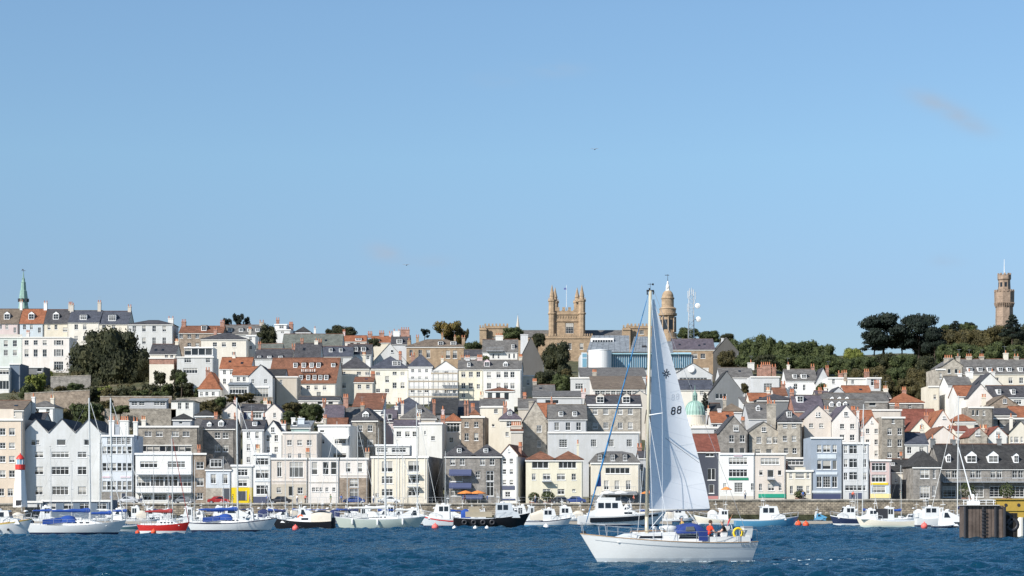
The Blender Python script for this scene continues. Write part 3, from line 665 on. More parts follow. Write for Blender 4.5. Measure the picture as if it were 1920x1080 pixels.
B('brick back extension with low red roof below the purple-slate house', 608, 650, 797, 420, 'Bk', 'gs', 785, 'br', D=6, name='extension', cat='building', pipe=False)
B('white hall with a shallow curved-looking red roof below the cream terrace', 660, 716, 768, 462, 'W', 'mono', 738, 'br', D=16, win=[], chim=[(714,752,5,'Bk',1)], name='hall', cat='hall')
B('grey-roofed house left of the stone house with front dormer', 640, 676, 790, 432, 'Lg', 'gs', 764, 'sg', D=9, name=T)
B('long dark grey shed roof below the scaffolded house', 806, 856, 776, 462, 'Dg', 'mono', 748, 'sd', D=14, name='shed', cat='shed', cor=False)
B('second long dark shed with white gable frame and rusty flue pipes', 846, 902, 780, 470, 'Dg', 'mono', 752, 'sl', D=14, chim=[(838,765,3,'Bk',1)], name='shed', cat='shed', cor=False)
B('cream row with grey roof above the shadowed blank cream wall', 900, 946, 762, 452, 'Cr', 'gs', 748, 'sg', D=10, win=[(768,774,7,'s',928),(766,772,5,'s',908)], name=T)
B('grey flat-roofed block with long dark roof opening behind the pale grey house', 1000, 1092, 744, 466, 'Lg', 'mono', 734, 'sg', D=12, win=[(750,757,24,'p',1035)], name='commercial_building', cat='building')
B('small cream house with stack left of the grey flat-roofed block', 972, 1006, 765, 450, 'Bg', 'gs', 748, 'sg', D=10, chim=[(984,742,6,'Bk',3)], name=T)
# ================================================================== HOUSES on the hill
B('large brown-tiled hotel with two rows of dormers and a small roof sign', 502, 630, 718, 545, 'Cr', 'gs', 672, 'br', D=15, rot=4,
  win=[(723,731,6,'s',563,578,593,609),(735,743,8,'s',598)], dorm=[(548,678,688,8,'f'),(564,678,688,8,'f'),(579,678,688,8,'f'),(592,678,688,8,'f'),(563,703,713,7,'f'),(577,703,713,7,'f'),(589,703,713,7,'f'),(600,703,713,7,'f'),(611,703,713,8,'f'),(620,679,687,8,'f')], name='hotel', cat='hotel')
B('blank greige wing left of the brown-tiled hotel', 518, 558, 706, 532, 'Bg', 'flat', D=8, win=[(706,717,5,'s',527)] and [(712,720,5,'s',527)], name='hotel_wing', cat='hotel')
B('dark slate wing with glazed corner between the white gabled villa and the blank greige wing', 498, 534, 704, 536, 'Lg', 'gs', 693, 'sd', D=8, win=[(708,720,12,'w',513),(728,738,8,'w',515)], name='hotel_wing', cat='hotel')
B('low slate-roofed lodge below the brown-tiled hotel, half hidden by green trees', 560, 636, 750, 505, 'Pw', 'gs', 744, 'sl', D=8, win=[(751,758,8,'p',600,620)], name='lodge', cat='house')
B('white villa with orange roof and long glazed verandah, left half', 412, 470, 691, 534, 'W', 'gs', 671, 'or', D=10,
  win=[(694,702,5,'s',421,434),(710,720,5,'s',421,434),(708,716,5,'s',447,460)], chim=[(434,668,6,'Cr',1)], name='villa')
B('orange-roofed wing in front of the white villa', 436, 482, 703, 528, 'W', 'gs', 688, 'or', D=7, win=[(707,715,5,'s',447,458)], name='villa_wing', cat='house', pipe=False)
B('pale grey gabled end of the villa with a white bay window', 466, 511, 706, 526, 'Lg', 'gf', 684, 'sl', D=12, win=[(711,719,5,'s',474,498),(728,745,26,'w',490)], band=[(724,727,474,505,'W')], name='villa_wing', cat='house', pipe=False)
B('glass verandah along the foot of the white villa', 428, 466, 722, 522, 'Lg', 'mono', 718, 'zn', D=4, win=[(726,738,32,'w',447)], name='verandah', cat='verandah', cor=False, pipe=False)
B('small orange-roofed house with hipped end left of the white villa', 372, 412, 730, 530, 'W', 'hip', 698, 'or', D=14, win=[(735,742,5,'s',378,388,400)], name='cottage')
B('white modern house with a fully glazed upper floor', 332, 400, 669, 560, 'Wg', 'flat', D=10, win=[(653,667,12,'p',353,366,379,391)] and [(672,680,12,'w',352),(672,680,8,'w',390),(690,700,26,'w',357)], name='villa')
B('glazed roof storey of the white modern house', 346, 399, 651, 562, 'W', 'flat', D=8, win=[(653,666,11,'p',352.5,365.5,378.5,391.5)], zb=zof(668,562)-1, name='glazed_storey', cat='building', pipe=False)
B('small cream house with slate gable and brick terrace left of the white modern house', 281, 330, 663, 572, 'Cr', 'gs', 646, 'sl', D=9, win=[(656,664,5,'s',312,322)] and [(665,671,5,'s',312,322)], name='cottage')
B('brick-fronted terrace wall building under the small cream house', 280, 326, 671, 560, 'Bk', 'flat', D=5, low=(683,'Cr'), name='garden_building', cat='building', pipe=False)
B('ochre-cream house with wide cornice and low slate hip', 377, 463, 636, 600, 'Cr', 'hips', 624, 'sl', D=12, win=[(642,650,7,'s',403,420,439),(660,668,7,'s',403,439)], name=T)
B('white house right of the ochre-cream house with wide cornice', 462, 480, 629, 606, 'W', 'flat', D=8, win=[(632,638,5,'s',470),(648,655,5,'s',470)], name=T)
B('skyline house of brown stone with red-brown roof and white dormer', 336, 418, 624, 640, 'Sb', 'gs', 612, 'br', D=10, win=[(627,634,6,'s',355,370,338),(643,650,6,'s',355,370)], dorm=[(381,610,620,10,'f')], chim=[(340,603,8,'Bk',3),(413,604,8,'Bk',3)], name=T)
B('slate-roofed skyline terrace with white dormers in front of the pines', 418, 490, 626, 646, 'Wg', 'gs', 610, 'sg', D=10, dorm=[(430,615,622,8,'f'),(451,615,622,8,'f'),(466,615,622,6,'f'),(482,615,622,8,'f')], name=T)
B('white boxy house on the skyline right of the dark square-topped tree', 519, 545, 618, 660, 'Wg', 'flat', D=9, rot=6, win=[(610,616,6,'s',530)] and [(619.5,625,6,'w',530)], zb=None, name=T)
B('white upper box of the skyline house, with slim posts', 515, 538, 608, 662, 'W', 'flat', D=6, win=[(610,616,8,'w',528)], name=T)
B('small skyline house with dark pyramid roof over white walls', 553, 582, 623, 664, 'W', 'hip', 613, 'sd', D=9, win=[(624.5,630,9,'w',570)], chim=[(588,616,4,'W',1)], name='cottage')
B('long grey-green roofed building in the middle of the skyline', 528, 640, 655, 606, 'Lg', 'gs', 627, 'gn', D=14, name='hall', cat='hall')
B('low grey-green roofed annex left of the long grey-green building', 480, 528, 656, 598, 'Lg', 'gs', 645, 'gn', D=8, name='annex', cat='building')
B('slate terrace with three white dormers above the brown-tiled hotel', 478, 548, 672, 576, 'Wg', 'gs', 655, 'sl', D=10, dorm=[(486,667,674,7,'f'),(505,667,672,8,'f'),(526,667,672,8,'f')], chim=[(483,645,5,'Bk',2),(547,649,6,'Bk',2)], name=T)
B('white-gabled slate house with cream stack, above the right half of the hotel', 552, 600, 672, 574, 'W', 'gs', 644, 'sl', D=10, chim=[(563,640,5,'Bk',2),(590,652,7,'Cr',1)], name=T)
B('navy-slate terrace with small white dormers', 598, 660, 668, 586, 'Wg', 'gs', 650, 'sb', D=10, dorm=[(619,652,660,7,'f'),(638,652,660,7,'f')], chim=[(597,640,6,'Bk',2)], win=[(672,688,6,'s',640,646)], name=T)
B('slate house with two white dormers beside the white gable with diagonal steps', 650, 696, 664, 592, 'W', 'gs', 646, 'sl', D=10, dorm=[(666,650,659,9,'f'),(681,650,659,9,'f')], win=[(667,674,6,'s',690)], name=T)
B('plain white gabled house in the middle of the upper town', 700, 762, 678, 598, 'Wg', 'gf', 644, 'sg', D=12, name=T, win=[(656,661,5,'p',735)])
B('red-roofed skyline row with cream dormer, left part', 636, 686, 640, 640, 'Pw', 'gs', 630, 'or', D=9, win=[(642,648,6,'s',660,672)], dorm=[(672,634,639,12,'f')], chim=[(643,622,4,'Pk',2),(692,626,8,'Bk',3)], name=T)
B('red-roofed skyline house with green-framed window, right of the cream dormer row', 696, 732, 642, 636, 'Cr', 'gs', 631, 'or', D=9, dorm=[(707,636,643,9,'f')], chim=[(714,624,9,'Bk',3),(731,625,6,'Pk',2)], name=T)
B('brick-chimneyed skyline house with dark roof and white window', 733, 768, 645, 632, 'Lg', 'gs', 630, 'sl', D=9, dorm=[(749,636,645,11,'f')], chim=[(742,621,12,'W',2),(758,618,17,'Bk',4)], name=T)
B('tan stone villa with rounded bow and long parapet, left of the ochre tree', 762, 872, 650, 612, 'Tn', 'hips', 636, 'tb', D=12,
  win=[(656,671,6,'s',788,803),(657,672,7,'s',840,853),(656,668,6,'s',771)], dorm=[(826,640,648,10,'f'),(850,640,648,11,'f')], chim=[(765,638,6,'Tn',1),(781,632,5,'Tn',2),(828,628,4,'Tn',1),(852,632,4,'Tn',1),(868,633,6,'Tn',2)], name='villa')
B('cream terrace house with shadow of the hotel across its left end', 636, 694, 691, 556, 'Cr', 'hips', 669, 'sl', D=13,
  win=[(697,703,7,'s',644,673,689),(717,728,7,'s',645),(717,727,7,'s',672,690)], name=T)
B('cream-white terrace house with five sash windows and a slate dormer', 694, 766, 691, 556, 'Py', 'hips', 668, 'sb', D=13,
  win=[(697,703,7,'s',709,740,755),(705,717,7,'s',726),(717,728,7,'s',740,755),(729,736,7,'s',709,726)], dorm=[(740,676,686,10,'f'),(748,676,686,7,'f')], name=T)
B('white house wrapped in scaffolding under a dark hipped roof', 766, 811, 687, 554, 'W', 'hips', 665, 'sb', D=13, win=[(692,698,5,'s',774,787,800),(706,711,5,'s',774,787,800),(729,736,7,'s',774,787,800)], chim=[(772,666,7,'Bk',2)], name=T)
B('white gabled house at the right end of the scaffolding', 811, 860, 694, 552, 'W', 'gf', 677, 'sg', D=12, win=[(689,694,8,'s',815,837)] and [(696,702,7,'s',818,837),(730,737,6,'s',820,837,852)], chim=[(828,672,5,'Cr',1)], name=T)
B('white Georgian terrace house with brick-potted stacks, left of the shuttered one', 859, 906, 692, 552, 'Py', 'gs', 676, 'sg', D=12,
  win=[(697,707,7,'s',869,883),(697,707,7,'s',897),(718,729,7,'s',869,883),(720,729,6,'s',897),(738,745,7,'s',869)], dorm=[(879,679,688,5,'f')], chim=[(866,671,5,'Sg',2),(876,671,8,'Lg',3),(899,670,10,'Pk',4)], name=T)
B('white Georgian end-of-terrace house with grey shutters and a shaded gable', 906, 977, 692, 550, 'W', 'gs', 676, 'sg', D=13, rot=3,
  win=[(697,708,7,'s',917,935,949,961),(718,729,7,'s',917,935,949,961)], dorm=[(912,677,687,11,'g','Pp'),(947,680,687,9,'g')], name=T)
B('single-storey white garden room with grey-blue doors at the foot of the end-of-terrace house', 911, 964, 733, 536, 'W', 'hip', 726, 'br', D=8, win=[(736,750,8,'p',919,934,950)], name='garden_room', cat='building', pipe=False)
B('white house with glass balcony and slate roof behind the Georgian terrace', 905, 971, 659, 596, 'W', 'gs', 637, 'sg', D=10, win=[(663,672,3,'p',925,935,955,964)], dorm=[(962,645,655,5,'f')], chim=[(936,629,14,'W',4)], balc=[(658,912,944,1.0)], name=T)
B('shaded grey slate house with a tall end stack left of the evergreen', 970, 1020, 682, 588, 'Cg', 'gf', 632, 'sg', D=14, chim=[(983,627,14,'Lg',0,1.0)], name=T)  # the gable's shade is put into its dark grey wall colour
B('small white house under the shaded slate house, partly behind shrubs', 980, 1004, 704, 560, 'Cr', 'flat', D=8, win=[(712,722,5,'s',990)] , name='cottage')
B('grey house with white multi-pane window left of the market roof', 1070, 1120, 708, 545, 'Lg', 'flat', D=10, win=[(719,730,14,'w',1086)], name=T)
B('low grey roof building in front of the white drum', 1088, 1212, 706, 556, 'Lg', 'mono', 690, 'sg', D=14, name='hall', cat='hall')
B('market hall with long strip windows and flat brown roof', 1112, 1212, 730, 520, 'Pw', 'mono', 706, 'tb', D=22, win=[(732,741,8,'s',1120,1130,1140,1150,1160,1170,1180,1190,1200)], name='market_hall', cat='hall')
B('small pale gabled pavilion left of the mast, above the stone Georgian house', 1184, 1214, 742, 480, 'Bg', 'gf', 732, 'zn', D=8, name='pavilion', cat='pavilion', pipe=False)
B('grey pedimented hall with round clock face behind the sail', 1262, 1336, 703, 520, 'Lg', 'gf', 681, 'sg', D=18, win=[(708,714,50,'v',1300)], chim=[(1326,690,10,'W',0,4.0)], name='pedimented_hall', cat='hall')
B('cream building with dark slate roof in front of the pedimented hall', 1272, 1336, 730, 492, 'Cr', 'gs', 713, 'sb', D=9, win=[(734,740,7,'s',1316)], name='hall', cat='hall')
B('glass-fronted dark gabled building with white diagonal bargeboards', 1330, 1394, 737, 488, 'Dg', 'gf', 696, 'sd', D=12, win=[(722,735,18,'v',1352)] and [(738,748,20,'v',1352)], name='glass_gabled_building', cat='building')
B('long grey-roofed building right of the glass-fronted gable', 1350, 1412, 707, 530, 'Lg', 'gs', 690, 'sg', D=12, chim=[(1413,680,12,'W',1)], win=[(712,720,8,'p',1370)], name='hall', cat='hall')
B('grey house between two tall orange brick chimneys', 1408, 1462, 706, 520, 'Lg', 'flat', D=9, win=[(719,736,15,'g',1440)], chim=[(1425,689,9,'Bk',2,.9),(1452,688,7,'Bk',2,.9),(1440,684,20,'Bk',5,5.0)], name=T)
B('white house with slate roof and two white dormers, left of the wood', 1474, 1532, 713, 526, 'W', 'gs', 693, 'sg', D=10, win=[(719,730,7,'s',1492),(721,732,5,'s',1508)], dorm=[(1491,701,710,8,'f'),(1508,701,710,11,'f')], chim=[(1483,684,5,'Cr',1),(1529,692,6,'Bk',2)], name=T)
B('slate gabled end house right of the white house by the wood', 1530, 1556, 716, 524, 'Lg', 'gf', 690, 'sl', D=10, chim=[(1556,690,5,'Bk',2)], name=T)
B('white rendered house with brown stack and small sash below the wood', 1552, 1588, 708, 516, 'W', 'flat', D=8, win=[(711,720,5,'s',1563)], chim=[(1577,700,8,'Bk',2,.9)], name=T)
B('white flat-topped house between two brown stacks', 1590, 1626, 709, 514, 'W', 'flat', D=8, win=[(713,720,5,'s',1599)], chim=[(1586,699,5,'Sb',2,.9),(1626,697,9,'Bk',3,.9)], name=T)
B('small grey dormered house at the edge of the brown trees', 1626, 1652, 708, 512, 'Lg', 'flat', D=8, win=[(711,723,10,'w',1638)], name='cottage')
B('long slate-grey terrace with an orange-tiled patch and skylights', 1540, 1666, 752, 474, 'Sg', 'gs', 738, 'sg', D=9, win=[(755,763,7,'s',1607),(755,762,12,'p',1636)] and [(754,762,7,'s',1607),(754,761,12,'p',1636)], dorm=[(1560,746,752,6,'g'),(1574,746,752,6,'g'),(1588,746,752,6,'g')], name=T)
B('orange-tiled house behind the long slate-grey terrace', 1584, 1634, 738, 490, 'Pw', 'gs', 724, 'or', D=9, chim=[(1650,728,8,'Bk',3)], name=T)
B('grey slate gable behind the orange-tiled house', 1556, 1588, 740, 486, 'Gr', 'gf', 726, 'sl', D=10, name=T)
B('stone cottage with bright orange hipped roof and twin pots at the foot of the wood', 1668, 1732, 755, 474, 'Sg', 'hip', 737, 'or', D=10, win=[(758,766,5,'s',1706),(756,760,10,'w',1674)], chim=[(1703,731,7,'Bk',3)], name='cottage')
B('flat grey roof block right of the dome, with pale parapets', 1394, 1462, 757, 470, 'Lg', 'mono', 745, 'sg', D=10, win=[], name='commercial_building', cat='building')
B('dark hipped roof house behind the twin stone gables', 1404, 1452, 784, 432, 'Gr', 'gs', 757, 'sg', D=14, dorm=[(1425,760,770,8,'g','Gr')], name=T)
B('broad low dark-slate roof with white eaves line, above the wide stack', 1420, 1490, 750, 460, 'Dg', 'hips', 739, 'sl', D=12, band=[(751,753,1425,1484,'W')], name='hall', cat='hall')
B('orange-brown roofed house left of the broad low slate roof', 1406, 1448, 752, 466, 'Cr', 'gs', 738, 'or', D=9, name=T)
B('slate-roofed house with white-framed box dormer above the pink gable', 1490, 1545, 770, 440, 'Bk', 'gs', 742, 'sv', D=12, dorm=[(1504,741,754,13,'f')], chim=[(1492,748,7,'Bk',3)], name=T)
B('grey-slate house with three arched dormers above the white gables', 1545, 1625, 772, 440, 'Gr', 'gs', 750, 'sg', D=11, dorm=[(1562,754,762,5,'g'),(1576,754,762,5,'g'),(1588,754,762,5,'g')], name=T)
B('long beige parapet wall building behind the orange gabled house', 1600, 1690, 768, 434, 'Bg', 'flat', D=8, name='commercial_building', cat='building')
B('orange and slate roofed back range between the pink gable and the tall rubble house', 1606, 1640, 790, 424, 'Pw', 'gs', 770, 'or', D=9, name='back_range', cat='building', pipe=False)
B('grey parapeted house with balustrade left of the gabled stone houses', 1296, 1350, 801, 420, 'Lg', 'flat', D=10, win=[(788,792,8,'p',1310)] and [(806,813,8,'s',1343)], band=[(797,801,1297,1330,'Cr')], name='office', cat='building')
B('orange-roofed cottage with pale dormer right of the green dome', 1334, 1378, 792, 432, 'Lg', 'gs', 773, 'or', D=9, chim=[(1353,773,7,'Lg',0),(1332,768,4,'Cr',1)], win=[(796,804,8,'s',1341)], name='cottage')
B('pale stone back house with low hip between the orange cottage and the twin stone gables', 1352, 1396, 772, 450, 'Lg', 'hips', 757, 'tb', D=10, name=T)
B('grey low-roofed shed right of the dome', 1318, 1352, 770, 458, 'Gr', 'gs', 757, 'sd', D=8, name='shed', cat='shed')
# right edge
B('tall pale stone mansion block with stepped roofline and four clay pots', 1768, 1806, 686, 516, 'Sl', 'gf', 673, 'sg', D=14, win=[(677,681,5,'p',1780,1793)] and [(692,700,5,'p',1780,1793)], chim=[(1783,671,16,'Sl',4,3.0),(1801,668,7,'Sl',1,3.0)], name='mansion', cat='house')
B('lower cream wing of the stone mansion block, next to the wood', 1755, 1772, 692, 506, 'Sl', 'flat', D=12, win=[(700,710,4,'s',1764),(720,730,4,'s',1764),(735,743,4,'p',1764)], name='mansion_wing', cat='house')
B('small cream house below the stone mansion block', 1741, 1760, 724, 490, 'Cr', 'flat', D=9, win=[(740,748,5,'p',1753)], name='cottage')
B('long cream terrace with slate roof and row of six white dormers', 1806, 1960, 700, 530, 'Cr', 'gs', 674, 'sg', D=14,
  win=[(708,719,7,'s',1845,1869,1895,1915),(724,729,7,'s',1895,1915)], dorm=[(1820,688,697,9,'f'),(1839,688,697,9,'f'),(1857,688,697,9,'f'),(1877,688,697,9,'f'),(1894,688,697,9,'f'),(1915,688,697,9,'f')], chim=[(1828,672,10,'Sl',3),(1852,672,8,'Sl',3),(1898,662,8,'Cr',1),(1918,674,8,'Sl',2)], name=T)
B('bright white low-roofed house with a tall white stack before the long cream terrace', 1778, 1822, 722, 488, 'W', 'gs', 706, 'sg', D=10, win=[(742,750,7,'p',1785)], chim=[(1826,697,13,'W',1),(1808,704,7,'W',1)], name=T)
B('white gabled house with raking parapet right of the tall white stack', 1832, 1880, 723, 492, 'W', 'gf', 700, 'sl', D=10, win=[(710,717,7,'s',1845)] and [(724.5,730,5,'p',1852)], chim=[(1862,697,9,'W',1,1.0)], name=T)
B('white cottage with an orange roof patch below the white cluster', 1796, 1830, 742, 470, 'W', 'gs', 724, 'or', D=10, name='cottage')
B('pinkish-beige gabled house right of the orange roof patch', 1816, 1861, 745, 466, 'Pw', 'gf', 720, 'sl', D=12, name='cottage')
B('slate-roofed terrace with two white dormers at the right edge', 1858, 1940, 744, 480, 'W', 'gs', 724, 'sl', D=10, dorm=[(1875,729,740,8,'f'),(1902,729,740,8,'f')], win=[(750,758,14,'w',1908)], name=T)
B('brown gabled house with orange roof edge and small white window', 1852, 1912, 762, 456, 'Sb', 'gf', 742, 'tb', D=12, win=[(748,756,7,'s',1884)] , name=T)
B('stone building with blind arched windows below the pinkish-beige gable', 1816, 1862, 763, 440, 'S', 'flat', D=7, win=[(769,779,4,'p',1825,1833,1845)], name='stone_cottage', cat='house')
B('slate lean-to right of the blind arched stone building', 1862, 1905, 778, 446, 'Sg', 'mono', 766, 'sl', D=9, name='lean_to', cat='building')
B('orange-roofed cottage cut by the right edge, above the steep cream gable', 1902, 1960, 782, 450, 'Sb', 'gs', 763, 'or', D=11, name='cottage')
# top left crescent
B('pink terraced house with brown roof and white dormer, leftmost of the crescent', -30, 34, 606, 650, 'Pk', 'gs', 580, 'tb', D=10, win=[(609,617,5,'s',-15,1,13),(614,624,5,'s',28)], dorm=[(11,588,599,11,'g')], chim=[(33,566,5,'W',2)], name=T)
B('pale blue terraced house with bright orange roof in the crescent', 37, 81, 606, 650, 'Lb', 'gs', 580, 'or', D=10, win=[(609,618,5,'s',46,59),(614,624,5,'s',74)], dorm=[(57,588,599,11,'g')], chim=[(79,568,6,'W',2)], name=T)
B('cream terraced house with slate roof and white dormer, left of the taller pair', 83, 128, 606, 650, 'Cr', 'gs', 581, 'sl', D=10, win=[(609,618,5,'s',92,105),(614,622,8,'w',122)], dorm=[(103,588,599,11,'g')], chim=[(126,570,7,'Bg',3)], name=T)
B('taller cream house with dark slate roof, left of the pair above the great evergreen', 128, 186, 604, 646, 'Cr', 'gs', 583, 'sb', D=11, win=[(608,618,6,'s',143,159),(630,638,6,'s',143,159),(650,662,6,'s',138)], dorm=[(155,590,600,13,'f')], chim=[(180,567,6,'Bg',2),(128,572,7,'Bg',2)], name=T)
B('taller cream house with dark slate roof, right of the pair above the great evergreen', 186, 240, 607, 646, 'Cr', 'gs', 584, 'sb', D=11, win=[(609,618,6,'s',195,213)], dorm=[(209,590,602,14,'f')], chim=[(237,575,6,'Bg',2)], name=T)
B('white house with low slate roof and eight sashes right of the crescent', 241, 324, 608, 640, 'Wg', 'hips', 600, 'sl', D=11, win=[(611,622,6,'s',252,270,289,308),(633,645,6,'s',252,270,289,308),(655,664,6,'s',270,289)], chim=[(315,597,10,'W',2)], name=T)
B('long pale green and pink building with brown cornice below the crescent', -20, 42, 632, 622, 'Mi', 'flat', D=10, win=[(638,650,7,'s',11,28),(656,667,7,'s',11,28),(656,667,7,'s',-8)], band=[(627,631,-20,42,'Bg')], name=T)
B('pink-beige long building with arched ground-floor window below the crescent', 42, 131, 632, 620, 'Pw', 'flat', D=10, win=[(638,647,7,'s',50,67,84),(655,669,7,'s',50,67,84),(638,647,9,'s',110),(638,647,3,'p',103,117),(655,668,9,'s',110),(655,668,3,'p',103,117),(678,694,17,'w',110)], name=T)
B('modern slate-blue rendered house with black glazing at the left edge', 18, 38, 682, 560, 'Bs', 'flat', D=10, name='modern_house')
B('glazed white and black wing of the modern house at the left edge', -20, 18, 688, 558, 'W', 'flat', D=10, win=[(694,702,24,'v',5),(714,730,24,'v',5)], name='modern_house')
B('low dark flat-roofed garden building right of the modern slate-blue house', 40, 82, 688, 572, 'Dg', 'flat', D=8, win=[(690,697,8,'p',74)], name='garden_building', cat='building')
# fill of the upper town so that no bare slope shows between the rows
for i, (x0, x1, e, r, Yv, wk, rk, lab) in enumerate([
 (586,612,640,630,650,'Wg','sg','small grey-roofed skyline cottage left of the round dark tree'),
 (870,904,668,656,600,'Wg','sl','small slate cottage in front of the green tree by the college'),
 (664,700,716,708,520,'Cr','br','low brown roof at the foot of the cream terrace'),
 (1000,1040,735,722,490,'Lg','sg','grey cottage among shrubs below the evergreen'),
 (1215,1262,735,716,505,'Lg','sg','grey roof glimpsed just behind the sail'),
 (1215,1262,790,770,440,'Bg','sl','slate-roofed house hidden mostly by the sail'),
 (1215,1300,850,836,400,'Wg','sl','white house mostly hidden behind the lower sail'),
 (1640,1670,745,735,478,'Sl','sg','pale cottage left of the orange hipped stone cottage'),
 (1452,1476,742,728,492,'Pw','br','small pink-walled cottage right of the brick chimneys'),
 (1532,1556,745,733,496,'Sl','sv','stone cottage behind the slate terrace, below the white house'),
 (1216,1304,880,866,382,'Gr','sl','grey quayside house behind the lower sail'),
 ]):
    B(lab, x0, x1, e, Yv, wk, 'gs', r, rk, D=9, win=[(e+5, e+13, 6, 's', x0+10, x1-10)], name='cottage', cat='house')
# ================================================================== LANDMARKS
TAN = wallm('Tn')
def crenel(b, x0, x1, y, z, n, h=.9, d=.5, m=0):
    w = (x1 - x0) / (2*n - 1)
    for i in range(n): b.box(x0 + 2*i*w, x0 + (2*i+1)*w, y, y + d, z, z + h, m)
def ring_crenel(b, c, r, z, n, h=.8, d=.35):
    for i in range(n):
        a0 = 2*math.pi*i/n; a1 = a0 + math.pi/n
        q = []
        for zz in (z, z+h):
            for a, rr in ((a0, r-d), (a0, r), (a1, r), (a1, r-d)): q.append((c[0]+rr*math.cos(a), c[1]+rr*math.sin(a), zz))
        b.hexa(q)
def college():
    Y = 690; k = Y / F; g = zof(700, Y)
    t = thing('college', 'tan stone Gothic college with square pinnacled tower on the hilltop', 'college', (xof(1063, Y), Y, g))
    L = lambda px: (px - 1063) * k
    Z = lambda py: zof(py, Y) - g
    m = MB()
    x0, x1 = L(1033), L(1092)
    holes = [(L(1060), L(1076), Z(625), Z(605))]
    facade(m, x0, x1, 0, Z(583), 0, holes, .5)
    D = x1 - x0
    m.box(x0, x0+.4, .003, D, 0, Z(583)); m.box(x1-.4, x1, .003, D, 0, Z(583)); m.box(x0, x1, D-.4, D, 0, Z(583)); m.box(x0+.4, x1-.4, .6, D-.4, Z(583)-1, Z(583)-.8)
    m.box(x0-.15, x1+.15, -.25, -.003, Z(590), Z(588)); m.box(x0-.15, x1+.15, -.25, -.003, Z(603), Z(602))
    crenel(m, x0, x1, -.1, Z(583), 6, 1.3); crenel(m, x0, x1, D-.5, Z(583), 6, 1.3)
    n = 12
    for i in range(n):
        x = x0 + (x1-x0)*(i+.5)/n; m.box(x-.15, x+.15, -.2, -.003, Z(596), Z(592))
    m.build('tower', TAN, t)
    add_window(t, L(1068), .15, Z(625), L(1075)-L(1061), Z(606)-Z(625), 'g', TRIM, GLASS)
    m = MB(); 
    m.box(L(1056), L(1080), -.2, -.003, Z(603), Z(601.5)); m.build('hood_mould', TAN, t)
    for cx_, dy in ((1035, 0), (1091, 0), (1042, D), (1084, D)):
        a = MB(); r = 1.25; top = 566 if dy == 0 else 563
        a.lathe([(r, 0), (r, Z(590)), (r+.25, Z(589)), (r+.25, Z(587)), (r, Z(586)), (r, Z(top)), (r+.25, Z(top-1)), (r+.25, Z(top-4)), (r*.75, Z(top-4)), (r*.62, Z(top-10)), (r*.75, Z(top-11)), (.06, Z(534 if dy == 0 else 532.5))], 8, rot=math.pi/8)
        for i in range(8):
            an = i*math.pi/4; a.tube((r*math.cos(an), r*math.sin(an), Z(top-4)), (r*math.cos(an)*.95, r*math.sin(an)*.95, Z(top-9)), .16, .03, 4)
        a.build('turret', TAN, t, (L(cx_), dy, 0))
    # wings
    def wing(px0, px1, ytop, dy, dd, holes_px=(), cr=True, nm='wing', kk=10):
        w = MB(); a, c = L(px0), L(px1)
        hs = [(L(h[0]), L(h[1]), Z(h[3]), Z(h[2])) for h in holes_px]
        facade(w, a, c, 0, Z(ytop), dy, hs, .4)
        w.box(a, a+.4, dy+.003, dy+dd, 0, Z(ytop)); w.box(c-.4, c, dy+.003, dy+dd, 0, Z(ytop)); w.box(a+.4, c-.4, dy+dd-.4, dy+dd, 0, Z(ytop)); w.box(a+.4, c-.4, dy+.5, dy+dd-.4, Z(ytop)-.9, Z(ytop)-.7)
        w.box(a-.15, c+.15, dy-.22, dy-.003, Z(ytop)-.9, Z(ytop)-.6)
        if cr: crenel(w, a, c, dy-.1, Z(ytop), kk, .8); 
        w.build(nm, TAN, t)
        for h in holes_px: add_window(t, (L(h[0])+L(h[1]))/2, dy+.12, Z(h[3]), L(h[1])-L(h[0]), Z(h[2])-Z(h[3]), 'g', TRIM, GLASS)
    wing(1018, 1110, 632, -4.5, 4.4, [(1086,1093,645,657),(1064,1071,645,657),(1044,1051,645,657),(1061,1074,678,694),(1086,1093,678,694),(1040,1048,678,694)], kk=22)
    wing(908, 953, 610, 2, 12, [(925,931,630,640)], kk=7); wing(899, 912, 614, 0, 6, kk=3, nm='wing_turret')
    wing(1176, 1236, 610, 2, 12, [(1200,1208,618,626)], kk=9); wing(1168, 1182, 614, 0, 6, kk=3, nm='wing_turret')
    for (a, c) in ((953, 1033), (1092, 1178)):
        r = MB(); slab_gable(r, L(a)+.2, L(c)-.2, 4, 16, Z(630), Z(615), 'x'); r.build('wing_roof', roofm('sg'), t)
        wing(a, c, 630, 4, 12, cr=False, nm='range')
    f = MB(); f.tube((0, D/2, Z(584)-1), (0, D/2, Z(531)), .10, .05, 6); fo = f.build('flagpole', WHITE, t)
    f = MB(); f.box(-.9, -.05, D/2-.02, D/2+.02, Z(540), Z(536.5)); f.build('flag', plain('flag_blue', (.1,.12,.3)), fo)
college()
def spire_tower(name, label, cat, px, Y, prof_px, n, mat, extra=None, gpy=None, rot=0):
    k = Y / F; g = zof(gpy, Y)
    t = thing(name, label, cat, (xof(px, Y), Y, g))
    for pn, pr, mt in prof_px:
        m = MB(); m.lathe([(r*k, zof(py, Y) - g) for r, py in pr], n, rot=rot); m.build(pn, mt, t, smooth=False)
    if extra: extra(t, k, lambda py: zof(py, Y) - g)
    return t
COP = plain('copper_verdigris', (.22,.35,.30), .6, 0, .25, 1.2)
